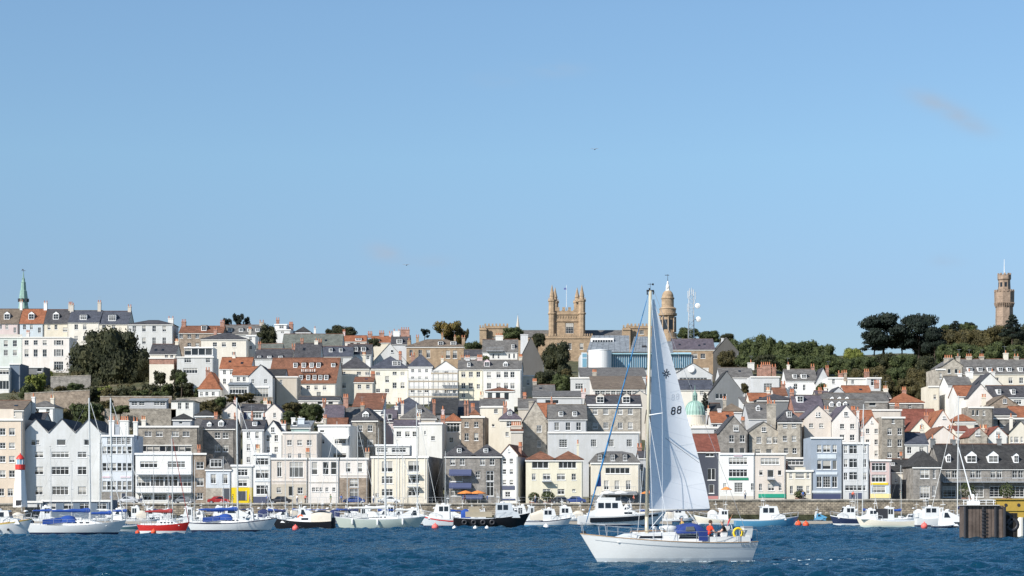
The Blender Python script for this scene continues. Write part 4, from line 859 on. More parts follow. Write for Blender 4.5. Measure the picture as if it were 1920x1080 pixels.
def ex_left(t, k, Z):
    m = MB()
    for i in range(8):
        a = i*math.pi/4 + math.pi/8; r = 8.2*k
        m.tube((r*math.cos(a), r*math.sin(a), Z(572)), (r*.25*math.cos(a), r*.25*math.sin(a), Z(521)), .09, .05, 4)
    m.build('rib', COP, t)
    m = MB()
    for i in range(8):
        a = i*math.pi/4; r = 8.4*k
        m.box(-.35+r*math.cos(a), .35+r*math.cos(a), r*math.sin(a)-.2, r*math.sin(a)+.2, Z(566), Z(560))
    m.build('lucarne', DARK, t)
    m = MB(); m.tube((0,0,Z(521)), (0,0,Z(505)), .12, .05, 6); m.box(-.7,.7,-.04,.04,Z(508),Z(507.2)); m.box(-.5,0,-.03,.03,Z(506.2),Z(504.6)); m.build('weather_vane', DARK, t)
spire_tower('church_spire', 'green copper octagonal spire with weather vane behind the crescent', 'spire', 44, 700,
  [('spire', [(9.5,610),(9.5,580),(9.8,579),(8.2,571),(8.2,560),(6.2,545),(5.2,544.5),(4.2,530),(4.6,529.5),(3.6,529),(1.2,520),(.7,510)], COP)], 8, COP, ex_left, 612, math.pi/8)
def ex_cup(t, k, Z):
    m = MB()
    for i in range(16):
        a = 2*math.pi*i/16; r = 14.6*k
        if i % 2 == 0: m.tube((r*math.cos(a), r*math.sin(a), Z(623)), (r*math.cos(a), r*math.sin(a), Z(594)), .28, .24, 6)
    m.build('column', wallm('Tn'), t)
    for i in range(8):
        a = 2*math.pi*(i+.5)/8; r = 13.0*k; ww = .9
        m = MB(); ca, sa = math.cos(a), math.sin(a)
        q = []
        for zz in (Z(618), Z(600)):
            for u, rr in ((-ww, r), (ww, r), (ww, r+.12), (-ww, r+.12)): q.append((rr*ca - u*sa, rr*sa + u*ca, zz))
        m.hexa(q); m.build('louvre', GLASSD, t)
    m = MB(); m.tube((0,0,Z(530)), (0,0,Z(514)), .1, .05, 6); m.box(-.9,.5,-.03,.03,Z(516.5),Z(515.4)); m.build('weather_vane', DARK, t)
    for i in range(6):
        m = MB(); a = i*math.pi/3; m.tube((3.2*k*math.cos(a), 3.2*k*math.sin(a), Z(553)), (3.0*k*math.cos(a), 3.0*k*math.sin(a), Z(540)), .12, .10, 5); m.build('lantern_column', TRIM, t)
spire_tower('domed_church_tower', 'round tan stone church tower with domed top and white lantern, right of the mast', 'church tower', 1252, 650,
  [('base', [(19,660),(19,634),(17,633),(17,625),(13,624.5),(13,593),(17,592),(17.5,588),(15,587.5),(15.5,580),(16.5,579.5),(14,577),(11.5,576),(11.5,561),(12.5,560.5),(12.5,558.5),(11.2,558)], wallm('Tn')),
   ('dome', [(11,558),(10.5,553),(8.5,548.5),(5.5,545.5),(4.2,545)], wallm('Tn')),
   ('lantern', [(4.2,545),(3.6,554-10),(2.2,543),(2.2,540),(3.6,539.5),(3.4,536),(1.8,533),(1.6,529),(.8,527)], TRIM)], 24, None, ex_cup, 665)
def ex_dome(t, k, Z):
    m = MB()
    for i in range(20):
        a = 2*math.pi*i/20
        pts = [(r*k*math.cos(a), r*k*math.sin(a), Z(py)) for r, py in ((19.2,779),(18.9,771),(16.7,762),(12.2,755.5),(5.7,752))]
        m.path(pts, .07, 4)
    m.build('rib', COP, t)
    m = MB(); m.tube((0,0,Z(731)), (0,0,Z(722)), .08, .03, 5); m.build('finial', COP, t)
    for i in range(8):
        m = MB(); a = i*math.pi/4+.2; m.tube((4*k*math.cos(a), 4*k*math.sin(a), Z(751)), (4*k*math.cos(a), 4*k*math.sin(a), Z(742)), .10, .10, 5); m.build('lantern_column', COP, t)
    m = MB()
    for i in range(28):
        a = 2*math.pi*i/28; m.tube((22*k*math.cos(a), 22*k*math.sin(a), Z(800)), (22*k*math.cos(a), 22*k*math.sin(a), Z(796)), .10, .10, 5)
    m.build('balustrade', wallm('Cr'), t)
spire_tower('green_domed_hall', 'pale green copper dome with small lantern over a cream drum, right of the sail', 'domed building', 1303, 440,
  [('drum', [(23,815),(23,802),(24,801),(24,800),(20,800),(20,781),(20.6,780.5),(20.6,779),(19,778.5)], wallm('Cr')),
   ('dome', [(19,779),(18.7,771),(16.5,762),(12,755.5),(5.5,751.8),(5,751.5)], plain('copper_dome', (.31,.46,.40), .6, 0, .2, .8)),
   ('lantern', [(5,752),(2.8,751),(2.8,743),(4.8,742),(4.2,738),(2.2,735),(.8,733),(.6,730)], COP)], 32, None, ex_dome, 830)
# watch tower on the right
def watch_tower():
    Y = 668; k = Y/F; g = zof(662, Y); t = thing('watch_tower', 'tall brown stone battlemented tower with narrower top stage and white antenna', 'tower', (xof(1883, Y), Y, g))
    Z = lambda py: zof(py, Y) - g; mt = blocks('tower_stone', (.33,.245,.185), (.27,.20,.15), (.23,.18,.14), .7, .35, .012, noise_amt=.35)
    m = MB(); m.lathe([(17*k,0),(16*k,Z(573)),(18.2*k,Z(569)),(18.6*k,Z(548)),(16.5*k,Z(548)),(16.5*k,Z(550))], 8, rot=math.pi/8); ring_crenel(m, (0,0), 18.6*k, Z(548), 16, .75); 
    for i in range(32):
        a = 2*math.pi*i/32; m.tube((16.2*k*math.cos(a),16.2*k*math.sin(a),Z(576)),(18.2*k*math.cos(a),18.2*k*math.sin(a),Z(568)),.12,.2,4)
    m.build('shaft', mt, t)
    m = MB(); m.lathe([(12*k,Z(552)),(11*k,Z(526)),(12.6*k,Z(524)),(12.6*k,Z(516)),(11*k,Z(516)),(11*k,Z(518))], 8, rot=math.pi/8); ring_crenel(m, (0,0), 12.6*k, Z(516), 10, .6, .3); m.build('upper_stage', mt, t)
    for i in range(8):
        a = i*math.pi/4; r = 11.0*k*math.cos(math.pi/8)-.02; ca, sa = math.cos(a), math.sin(a); m = MB(); q = []
        for zz in (Z(545), Z(530)):
            for u, rr in ((-.4, r), (.4, r), (.4, r+.1), (-.4, r+.1)): q.append((rr*ca-u*sa, rr*sa+u*ca, zz))
        m.hexa(q); m.build('lancet_window', GLASSD, t)
    m = MB(); m.tube((0,0,Z(518)),(0,0,Z(486)),.16,.07,6); m.build('antenna', WHITE, t)
watch_tower()
def small_spire():
    Y = 720; k = Y/F; g = zof(650, Y); t = thing('stone_spire', 'slender pale stone spire left of the college tower', 'spire', (xof(971, Y), Y, g)); Z = lambda py: zof(py, Y)-g
    m = MB(); m.lathe([(4.2*k,0),(3.9*k,Z(614)),(3.2*k,Z(613)),(.3*k,Z(591))], 8); m.build('spire', wallm('Bg'), t)
    m = MB(); m.tube((0,0,Z(592)),(0,0,Z(588)),.06,.03,4); m.build('finial', DARK, t)
small_spire()
def telecom():
    Y = 660; k = Y/F; g = zof(650, Y); t = thing('telecom_mast', 'grey lattice telecom mast with two white dish antennas on the hilltop', 'mast', (xof(1296, Y), Y, g)); Z = lambda py: zof(py, Y)-g
    w = .95; H = Z(545); G = plain('mast_grey', (.50,.53,.56), .5)
    for sx in (-1, 1):
        for sy in (-1, 1):
            m = MB(); m.tube((sx*w, sy*w, 0), (sx*w*.75, sy*w*.75, H), .11, .09, 5); m.build('leg', G, t)
    m = MB(); n = 13
    for i in range(n):
        z0, z1 = H*i/n, H*(i+1)/n; a = w*(1-.25*i/n)
        for sx, sy, tx, ty in ((-1,-1,1,-1),(1,-1,1,1),(1,1,-1,1),(-1,1,-1,-1)):
            m.tube((sx*a, sy*a, z0), (tx*a, ty*a, z1), .05, .05, 4); m.tube((sx*a, sy*a, z1), (tx*a, ty*a, z1), .05, .05, 4)
    m.build('bracing', G, t)
    for i, (dx, py0, py1) in enumerate(((-1.2, 560, 546), (-.6, 556, 541), (.1, 553, 540), (.7, 556, 543), (1.3, 562, 548), (-1.3, 585, 570), (1.1, 570, 563))):
        m = MB(); m.tube((dx, -.9, Z(py0)), (dx, -.9, Z(py1)), .13, .13, 6); m.tube((dx, -.9, Z(py0)+.4), (dx*.5, 0, Z(py0)+.4), .05, .05, 4); m.build('panel_antenna', G, t)
    for px, py in ((1307.5, 574), (1309, 599)):
        m = MB(); c = ((px-1296)*k, -.5, Z(py)); r = 5.0*k
        k0 = len(m.v)
        m.lathe([(.02,0),(r*.6,.08),(r,.35),(r,.75),(r*.9,.8),(.05,1.0)], 16)
        m.v[k0:] = [(c[0]+v[0], c[1]-v[2], c[2]+v[1]) for v in m.v[k0:]]
        do = m.build('dish', WHITE, t)
        m = MB(); m.tube((.6, 0, c[2]), (c[0], c[1], c[2]), .09, .09, 5); m.build('bracket', G, do)
telecom()
def modern():
    Y = 610; k = Y/F; px0 = 1100; g = zof(700, Y) - 1
    t = thing('glass_extension', 'modern building with sloping zinc roofs and a blue glass front beside a white drum', 'building', (xof(px0, Y), Y, g)); L = lambda p: (p-px0)*k; Z = lambda py, dy=0: zof(py, Y+dy)-g
    ZN = roofm('zn')
    m = MB(); m.box(L(1088), L(1300), .5, 16, 0, Z(665)); m.build('core', wallm('Lg'), t)
    for i, (a, c, yb, yt) in enumerate(((1100,1180,659,629),(1181,1226,659,631),(1228,1262,662,640))):
        m = MB(); y0, y1 = -.5, 14
        m.hexa([(L(a),y0,Z(yb)-.3),(L(c),y0,Z(yb)-.3),(L(c)+.8,y1,Z(yt,y1)-.3),(L(a)+2.2,y1,Z(yt,y1)-.3),(L(a),y0,Z(yb)),(L(c),y0,Z(yb)),(L(c)+.8,y1,Z(yt,y1)),(L(a)+2.2,y1,Z(yt,y1))])
        ro = m.build('roof', ZN, t)
        for j in range(7):
            u = j/7+.07; s = MB(); xa = L(a)+(L(c)-L(a))*u; s.tube((xa, y0, Z(yb)+.05), (xa+2.2*(1-u), y1, Z(yt,y1)+.05), .05, .05, 4); s.build('standing_seam', ZN, ro)
    m = MB(); m.box(L(1110), L(1153), 8, 12, Z(640), Z(629.5)); co = m.build('clerestory', WHITE, t)
    for j in range(8):
        m = MB(); x = L(1113+j*4.9); m.box(x, x+.6, 7.9, 7.99, Z(637.5), Z(633.5)); m.build('pane', GLASSD, co)
    a = MB(); a.box(L(1205), L(1213), 3.2, 5.5, Z(654), Z(646)); a.build('skylight', DARK, t)
    m = MB(); m.lathe([(21.5*k,0),(21.5*k,Z(660)),(21.9*k,Z(659.8)),(21.9*k,Z(658.6)),(0.1,Z(656))], 40); m.build('drum', WHITE, t, (L(1124), -3.2, 0), smooth=False)
    gl = MB(); gl.box(L(1146), L(1296), .05, .3, Z(690), Z(663)); go = gl.build('glass_front', GLASSB, t)
    m = MB(); m.hexa([(L(1146),-.9,Z(664.5)),(L(1296),-.9,Z(664.5)),(L(1296),.6,Z(662)),(L(1146),.6,Z(662)),(L(1146),-.9,Z(663.5)),(L(1296),-.9,Z(663.5)),(L(1296),.6,Z(660.5)),(L(1146),.6,Z(660.5))]); m.build('canopy', plain('pale_blue_glass', (.35,.55,.62), .2), t)
    for j in range(38):
        x = L(1146) + (L(1296)-L(1146))*j/37; s = MB(); s.box(x-.07, x+.07, -.25, .04, Z(690), Z(664)); s.build('mullion', plain('pale_mullion', (.45,.55,.60), .4), go)
    m = MB(); m.box(L(1090), L(1101), -.1, .4, Z(700), Z(661)); m.build('side_wall', wallm('Lb'), t)
    m = MB(); m.box(L(1092), L(1100), -.16, -.11, Z(688), Z(672)); m.box(L(1092), L(1100), -.16, -.11, Z(670), Z(663)); m.build('side_window', GLASSB, t)
modern()
def school():
    B('cream stone hall with long slate roof and shaded gable end, behind the sail', 1262, 1340, 655, 628, 'Tn', 'gs', 636, 'sv', D=14, win=[(663,672,8,'s',1303,1318)], band=[(656,658,1262,1340,'Cr')], name='school_hall', cat='hall')
    B('dark shaded gabled block at the right of the cream stone hall', 1338, 1385, 660, 626, 'Cg', 'gf', 633, 'sg', D=16, chim=[(1355,634,4,'Lg',0,.8)], name='school_wing', cat='hall')  # dark wall colour stands in for shade on this gable end
school()
def clock():
    Y = 519.6; m = MB(); m.lathe([(.9,0),(.9,.12),(.7,.16),(.05,.17)], 24); m.v = [(v[0], -v[2], v[1]) for v in m.v]
    o = m.build('clock', WHITE, None, tuple(P(1296, 692, Y))); tag(o, 'round white clock face on the grey pediment', 'clock')
clock()
# retaining walls on the left bank
def rwall(label, px0, py0, px1, py1, h_px, Y, mk, Y2=None, name='retaining_wall'):
    Y2 = Y2 or Y; a = P(px0, py0, Y); c = P(px1, py1, Y2); a2 = zof(py0 + h_px, Y) - 2; c2 = zof(py1 + h_px, Y2) - 2
    o = Vector((a.x, a.y, a2)); d = c - a; n = 14; m = MB()
    for i in range(n):
        u, v = i/n, (i+1)/n; w1 = .0; j = rnd.uniform(-.08,.08)
        q = [(d.x*u,d.y*u,0),(d.x*v,d.y*v,0),(d.x*v,d.y*v+.5,0),(d.x*u,d.y*u+.5,0)]
        za, zb_ = a.z+(c.z-a.z)*u-o.z, a.z+(c.z-a.z)*v-o.z
        m.hexa(q + [(q[0][0],q[0][1],za),(q[1][0],q[1][1],zb_),(q[2][0],q[2][1],zb_),(q[3][0],q[3][1],za)])
    t = thing(name, label, 'wall', tuple(o))
    m.build('wall', wallm(mk), t)
    m = MB()
    for i in range(n):
        u, v = i/n, (i+1)/n; za, zb_ = a.z+(c.z-a.z)*u-o.z, a.z+(c.z-a.z)*v-o.z
        m.hexa([(d.x*u,d.y*u-.08,za+.003),(d.x*v,d.y*v-.08,zb_+.003),(d.x*v,d.y*v+.58,zb_+.003),(d.x*u,d.y*u+.58,za+.003),(d.x*u,d.y*u-.08,za+.18),(d.x*v,d.y*v-.08,zb_+.18),(d.x*v,d.y*v+.58,zb_+.18),(d.x*u,d.y*u+.58,za+.18)])
    m.build('coping', wallm('Sl'), t)
rwall('long grey retaining wall rising towards the foot of the great evergreen', 46, 738, 168, 732, 28, 500, 'Sb')
rwall('pale pinkish retaining wall with a lean-to shed in front, below the hedge', 188, 744, 322, 744, 22, 478, 'Sb')
rwall('dark rubble retaining wall above the chimneys of the bluish-white house', 196, 768, 330, 768, 30, 462, 'S')
rwall('rough rockery wall under the long pink-beige building', 95, 707, 170, 704, 24, 560, 'Sg')
rwall('garden wall below the orange-roofed villa', 330, 748, 420, 744, 20, 500, 'Sl')
rwall('low stone garden wall under the verandah and bay window', 424, 742, 512, 746, 14, 512, 'Sg')
B('low lean-to shed with whitish windows against the pale retaining wall', 242, 312, 752, 474, 'Gr', 'mono', 748, 'zn', D=3, win=[(753.5,760,9,'s',252,266,294),(753.5,760,9,'s',305)], name='shed', cat='shed', pipe=False, cor=False, zb=zof(766,474))
# scaffolding in front of the white house
def scaffold():
    Y = 548; k = Y/F; g = ground(xof(812, Y), Y) ; t = thing('scaffolding', 'grey tube scaffolding with three plank decks in front of the white houses', 'scaffolding', (xof(812, Y), Y, g)); L = lambda p: (p-812)*k; Z = lambda py: zof(py, Y)-g
    top = [716, 701]
    for i in range(11):
        px = 767 + i*9.1; yt = 712 if px < 808 else 695
        for dy in (0, 1.2):
            m = MB(); m.tube((L(px), dy, 0), (L(px), dy, Z(yt)), .07, .07, 5); m.build('pole', STEEL, t)
    for a, c, py in ((766,859,716),(808,859,701),(766,859,731),(766,859,745)):
        m = MB(); m.box(L(a), L(c), -.1, 1.3, Z(py), Z(py)+.12); m.box(L(a), L(c), -.12, -.103, Z(py), Z(py)+.35); m.build('deck', plain('scaffold_plank', (.42,.36,.28), .8), t)
        m = MB(); m.tube((L(a), -.02, Z(py)+1), (L(c), -.02, Z(py)+1), .05, .05, 5); m.tube((L(a), -.02, Z(py)+.6), (L(c), -.02, Z(py)+.6), .05, .05, 5); m.build('guard_rail', STEEL, t)
scaffold()
# hotel roof sign
def roofsign():
    Y = 547.5; t = thing('roof_sign', 'small cream lettered sign between the dormer rows of the brown-tiled hotel', 'sign', tuple(P(577, 697, Y)))
    k = Y/F; x = -12*k
    for w in (2.4, 1.4, 3, 2, 3, 2, 2.4):
        m = MB(); ww = w*k*.8; hgt = 5*k
        m.box(x, x+.12, -.08, 0, 0, hgt)
        if w > 2: m.box(x+ww-.12, x+ww, -.08, 0, 0, hgt); m.box(x+.12, x+ww-.12, -.08, 0, hgt*.45, hgt*.6)
        m.build('letter', TRIM, t); x += w*k + .25
    m = MB(); m.box(-13*k, 14*k, .02, .1, -.2, -.05); m.build('rail', DARK, t)
roofsign()
# ================================================================== TREES
def leafmat(name, c1, c2, c3):
    if name in _mc: return _mc[name]
    m, nt, b = newmat(name); L = nt.links
    ge = N(nt, 'ShaderNodeNewGeometry'); tc = N(nt, 'ShaderNodeTexCoord'); no = N(nt, 'ShaderNodeTexNoise'); no.inputs['Scale'].default_value = 2.6; no.inputs['Detail'].default_value = 3
    L.new(tc.outputs['Object'], no.inputs['Vector'])
    ad = N(nt, 'ShaderNodeMath', operation='MULTIPLY_ADD'); ad.inputs[1].default_value = 0.45
    L.new(ge.outputs['Random Per Island'], ad.inputs[0]); 
    ms = N(nt, 'ShaderNodeMapRange'); ms.inputs['From Min'].default_value = .35; ms.inputs['From Max'].default_value = .65; ms.inputs['To Max'].default_value = .55
    L.new(no.outputs['Fac'], ms.inputs[0]); L.new(ms.outputs[0], ad.inputs[2])
    cr = N(nt, 'ShaderNodeValToRGB'); e = cr.color_ramp.elements
    e[0].color = (*c1, 1); e[1].color = (*c3, 1); n = cr.color_ramp.elements.new(.5); n.color = (*c2, 1)
    L.new(ad.outputs[0], cr.inputs[0]); L.new(cr.outputs[0], b.inputs['Base Color'])
    b.inputs['Roughness'].default_value = .7; b.inputs['Specular IOR Level'].default_value = .25
    _mc[name] = m; return m
LM = {
 'ev': leafmat('leaf_evergreen', (.012,.016,.007), (.026,.030,.012), (.062,.060,.025)),
 'gr': leafmat('leaf_green', (.020,.030,.011), (.042,.055,.018), (.095,.112,.038)),
 'br': leafmat('leaf_brownish', (.028,.027,.011), (.058,.050,.019), (.105,.085,.030)),
 'oc': leafmat('leaf_ochre', (.06,.06,.015), (.13,.10,.025), (.22,.13,.04)),
 'pi': leafmat('leaf_pine', (.006,.010,.008), (.010,.017,.012), (.020,.030,.018)),
 'ye': leafmat('leaf_yellowgreen', (.06,.08,.015), (.12,.14,.03), (.20,.20,.05)),
}
BARK = plain('bark', (.07,.05,.038), .9, 0, .3, 4)
def leaves(b, lobes, n, size, r_, flat=1.0, squash=1.0):
    tot = sum(l[3]**2 for l in lobes)
    for (x, y, z, r, rz) in lobes:
        for _ in range(int(n * r*r / tot)):
            while True:
                v = Vector((r_.gauss(0,1), r_.gauss(0,1), r_.gauss(0,1)))
                if v.length > .01: break
            v.normalize()
            rr = r * (r_.uniform(.78, 1.14) if r_.random() < .8 else r_.uniform(.5, 1.25))
            p = Vector((x + v.x*rr, y + v.y*rr, z + v.z*rr*rz/r))
            a = (v + Vector((r_.uniform(-.8,.8), r_.uniform(-.8,.8), r_.uniform(-.8,.8)))).normalized()
            u = a.orthogonal().normalized(); u.rotate(Matrix.Rotation(r_.uniform(0, 6.28), 3, a)); w = a.cross(u)
            s = size * r_.uniform(.6, 1.4)
            b.poly([p - u*s - w*s*.6, p + u*s - w*s*.5, p + u*s*.8 + w*s*.7, p - u*s*.7 + w*s*.6])
def core(b, lobes, k=.82, n=8):
    for (x, y, z, r, rz) in lobes:
        rows = []
        for i in range(1, n//2 + 2):
            t = math.pi * i / (n//2 + 2); ring = []
            for j in range(n):
                a = 2*math.pi*j/n; w = k * (1 + .18*math.sin(3*a + x*9 + i*2.1))
                ring.append((x + r*w*math.sin(t)*math.cos(a), y + r*w*math.sin(t)*math.sin(a), z + rz*w*math.cos(t)))
            rows.append(ring)
        b.grid(rows, 0, closed=True); b.poly(rows[0][::-1]); b.poly(rows[-1])
def crown_mesh(kind, seed, n=4200):
    r_ = random.Random(seed); b = MB(); lobes = []
    if kind in ('round', 'bush', 'dome'):
        nl = 26 if kind != 'bush' else 14
        for i in range(nl):
            a = r_.uniform(0, 6.28); h = r_.uniform(.14, .82); R_ = math.sqrt(max(0.02, 1 - ((h-.40)/.62)**2)) * .70
            if kind == 'dome': R_ = math.sqrt(max(.03, 1 - ((h - .3)/.68)**2)) * .72
            q = r_.uniform(.35, 1)**.5 * R_; r = r_.uniform(.20, .34)
            lobes.append((q*math.cos(a), q*math.sin(a), h, r, r*.55))
        lobes.append((0, 0, .5, .6, .38))
        leaves(b, lobes, n, .030 if kind != 'bush' else .05, r_); core(b, lobes)
    elif kind == 'oak':
        for i in range(46):
            a = i*2.4 + r_.uniform(-.3, .3); h = .06 + .76*(i % 12)/11 + r_.uniform(-.03, .03); R_ = math.sqrt(max(.02, 1 - ((h-.36)/.56)**2))
            q = R_*r_.uniform(.66, .82) if i % 5 else R_*.35; r = r_.uniform(.15, .25)
            lobes.append((q*math.cos(a), q*math.sin(a), h, r, r*.62))
        lobes += [(0,0,.42,.84,.44), (.3,.1,.35,.6,.34), (-.3,-.1,.35,.6,.34), (0,0,.72,.5,.22), (0,0,.80,.34,.17)]
        leaves(b, lobes, n, .019, r_); core(b, lobes, .86)
    elif kind == 'pine':      # umbrella pine: flat tiers on visible limbs
        for i in range(30):
            a = i*2.4 + r_.uniform(-.4, .4); h = r_.uniform(.22, .88); q = r_.uniform(.45, .85) * (1.0 - .55*max(0, h-.5)/.4); r = r_.uniform(.24, .40)
            lobes.append((q*math.cos(a), q*math.sin(a), h, r, r*.32))
        lobes.append((0,0,.86,.42,.13))
        leaves(b, lobes, n, .030, r_); core(b, lobes, .7)
    elif kind == 'cedar':
        for i in range(22):
            h = i/22; q = (1-h)*.62 + .05; a = i*2.4; r = .16 + .22*(1-h)
            lobes.append((q*math.cos(a), q*math.sin(a), .06+h*.88, r, r*.22))
        leaves(b, lobes, n, .028, r_); core(b, lobes, .7)
    elif kind == 'sparse':
        for i in range(20):
            a = r_.uniform(0, 6.28); h = r_.uniform(.1, .9); q = r_.uniform(.1, .8)*math.sqrt(max(.05, 1-((h-.4)/.65)**2)); r = r_.uniform(.12, .24)
            lobes.append((q*math.cos(a), q*math.sin(a), h, r, r*.7))
        leaves(b, lobes, n, .034, r_)
        core(b, lobes, .35)
    return b, lobes
CR = {}
for kind, seeds, n in (('round', (1,2,3), 4600), ('dome', (11,12), 5200), ('oak', (61,), 15000), ('bush', (21,22), 1600), ('pine', (31,32), 6500), ('cedar', (41,), 3200), ('sparse', (51,), 3200)):
    for s in seeds: CR[(kind, len([k for k in CR if k[0] == kind]))] = crown_mesh(kind, s, n)
_cm = {}
def tree(label, px, top, bot, w, Y, kind='round', leaf='gr', name='tree', group=None, cat='tree', var=None, wood=None):
    k = Y/F; x = xof(px, Y); g = ground(x, Y) - .3
    t = thing(name, label, cat, (x, Y, g), 0, group)
    ks = [q for q in CR if q[0] == kind]; key = ks[(var if var is not None else rnd.randrange(99)) % len(ks)]
    b, lobes = CR[key]; mk = (key, leaf)
    if mk not in _cm: _cm[mk] = b.mesh('crown', LM[leaf])
    H = (bot - top) * k; z0 = zof(bot, Y) - g; rz = rnd.uniform(0, 6.28)
    c = obj('crown', _cm[mk], t, (0, 0, z0), rz); c.scale = (w*k/2, w*k/2, H)
    m = MB(); r = max(.12, min(.6, w*k*.022)); zt = z0 + H*.5
    j = Vector((rnd.uniform(-.3,.3), rnd.uniform(-.3,.3), 0))
    m.tube((0,0,0), (j.x, j.y, max(.5, z0*.9 + .3)), r*1.3, r, 8); m.tube((j.x, j.y, max(.5, z0*.9+.3)), (0, 0, zt), r, r*.45, 7)
    nb = 6 if kind in ('pine', 'sparse') else 4
    R_ = Matrix.Rotation(rz, 3, 'Z')
    for i in range(nb):
        l = lobes[i % len(lobes)]; q = R_ @ Vector((l[0]*w*k/2, l[1]*w*k/2, 0)); 
        s = z0 + H * rnd.uniform(.05, .35); m.tube((0, 0, s), (q.x, q.y, z0 + l[2]*H), r*.5, r*.14, 5)
    m.build('trunk', BARK, t)
    return t
tree('huge dark rounded evergreen oak dominating the left bank below the crescent', 206, 610, 758, 168, 585, 'oak', 'ev', 'evergreen_oak', var=0)
tree('lower dark spur of shrubs at the right foot of the huge evergreen oak', 258, 664, 742, 60, 580, 'round', 'ev', 'evergreen_shrub', var=1)
tree('small tree at the left foot of the huge evergreen oak', 150, 690, 742, 50, 578, 'round', 'br', var=0)
tree('yellow-green spreading bush over the low dark garden building', 66, 698, 736, 52, 548, 'bush', 'ye', 'shrub', cat='bush')
tree('dark green bush left of the rising retaining wall', 52, 716, 748, 40, 540, 'bush', 'gr', 'shrub', cat='bush')
tree('small palm-like tree beside the arched ground-floor window', 92, 694, 716, 18, 590, 'sparse', 'ye', 'shrub', cat='bush')
for i, (px, tp, bt, w, lab) in enumerate([(284,716,748,44,'round hedge bush right of the evergreen oak'),(312,716,748,44,'second hedge bush from the evergreen oak'),(345,712,746,50,'hedge bush under the white modern house'),(380,722,748,36,'hedge bush beside the orange-hipped house'),(300,694,722,30,'leafy bush below the brick garden front'),(340,694,720,26,'grey-green bush below the glazed upper floor')]):
    tree(lab, px, tp, bt, w, 545 - i*3, 'bush', 'gr' if i % 2 else 'ev', 'shrub', 'bushes along the left bank', 'bush')
tree('yellow-green bush in the shade right under the evergreen oak', 194, 722, 754, 40, 520, 'bush', 'ye', 'shrub', cat='bush')
for i, (px, w, lb) in enumerate(((168,46,'leftmost'),(206,50,'second'),(240,48,'third'),(272,46,'rightmost'))):
    tree(lb + ' of the dark bushes in a row under the evergreen oak', px, 722+i % 2*4, 756, w, 512, 'bush', ('ev','br')[i % 2], 'shrub', 'dark bushes under the oak', 'bush')
for px, tp, bt, w, Yv, lf, lb in ((176,752,790,44,462,'gr','green bush hanging over the right gable of the warehouse'),(200,748,772,34,466,'br','brownish bush at the left end of the pinkish retaining wall'),(262,730,750,44,500,'gr','green hedge bush above the lean-to shed'),(300,732,752,44,500,'gr','green hedge bush right of the lean-to shed roof'),(112,722,742,40,540,'br','brown rockery bush left'),(140,716,738,40,545,'gr','green rockery bush right'),(412,742,766,40,498,'gr','green bush left of the garden strip under the verandah'),(500,748,772,36,494,'gr','green bush under the bay window of the villa'),(402,760,786,36,468,'br','brown bush left of the linked peach pair'),(540,768,794,34,450,'gr','green bush right of the linked peach pair'),(332,690,716,34,556,'ev','dark bush at the corner of the white modern house'),(1000,742,766,34,470,'gr','green bush behind the taupe gabled chimney'),(700,632,652,30,612,'ev','dark bush between the red skyline roofs and the white gable'),(905,664,690,34,592,'gr','green bush at the left end of the slate-roofed white house'),(1540,716,742,30,505,'gr','green bush below the slate gabled end house')):
    tree(lb, px, tp, bt, w, Yv, 'bush', lf, 'shrub', cat='bush')
tree('green shrubbery sloping down between the two retaining walls', 150, 752, 800, 60, 466, 'bush', 'gr', 'shrub', cat='bush')
tree('second patch of shrubbery above the gabled warehouse', 118, 764, 802, 50, 452, 'bush', 'br', 'shrub', cat='bush')
tree('green bushes on the ledge over the dark rubble wall', 226, 758, 776, 50, 458, 'bush', 'gr', 'shrub', cat='bush')
tree('brown scrub right of the small square white house', 388, 748, 778, 50, 480, 'bush', 'br', 'shrub', cat='bush')
tree('brown scrub below the bay window of the grey gabled villa end', 548, 752, 780, 60, 490, 'bush', 'br', 'shrub', cat='bush')
tree('dense green tree below the slate lodge under the brown hotel', 584, 752, 792, 52, 484, 'round', 'gr')
tree('bushy garden strip below the glass verandah', 450, 736, 756, 70, 505, 'bush', 'br', 'shrub', cat='bush')
tree('left clump of the loose dark pines on the skyline', 426, 596, 618, 22, 700, 'sparse', 'pi', 'pine_tree')
tree('tallest middle clump of the loose dark pines on the skyline', 446, 587, 618, 28, 702, 'sparse', 'pi', 'pine_tree')
tree('right clump of the loose dark pines on the skyline', 463, 594, 618, 18, 704, 'sparse', 'pi', 'pine_tree')
tree('dark square-topped evergreen standing between the skyline houses', 503, 607, 650, 50, 630, 'dome', 'ev', 'evergreen_tree', var=1)
tree('round dark tree on the skyline left of the red roofs', 644, 609, 640, 58, 690, 'dome', 'ev', 'evergreen_tree', var=0)
tree('small dark tree beside the round dark skyline tree', 618, 616, 636, 20, 694, 'round', 'ev')
tree('ochre-tinted tree with thin twiggy top behind the tan villa', 838, 601, 646, 66, 650, 'sparse', 'oc', 'autumn_tree')
tree('green middle of the ochre-tinted tree group', 852, 608, 650, 44, 654, 'round', 'br', 'autumn_tree')
tree('thin greyish tree left of the ochre tree', 797, 616, 634, 24, 660, 'sparse', 'pi')
tree('bare twiggy tree right of the ochre tree', 872, 616, 650, 22, 668, 'sparse', 'br')
tree('dark green tree left of the college wing', 888, 640, 676, 44, 612, 'round', 'gr')
tree('green tree draped over the college left wing', 962, 612, 640, 54, 668, 'round', 'gr')
tree('small dark tree in front of the college roofs', 1010, 622, 650, 30, 640, 'round', 'ev')
tree('ivy-like dark bush beside the shaded slate gable', 1008, 632, 652, 22, 610, 'round', 'ev', 'shrub', cat='bush')
tree('large dark evergreen in front of the college', 1046, 638, 706, 66, 584, 'dome', 'ev', 'evergreen_tree', var=1)
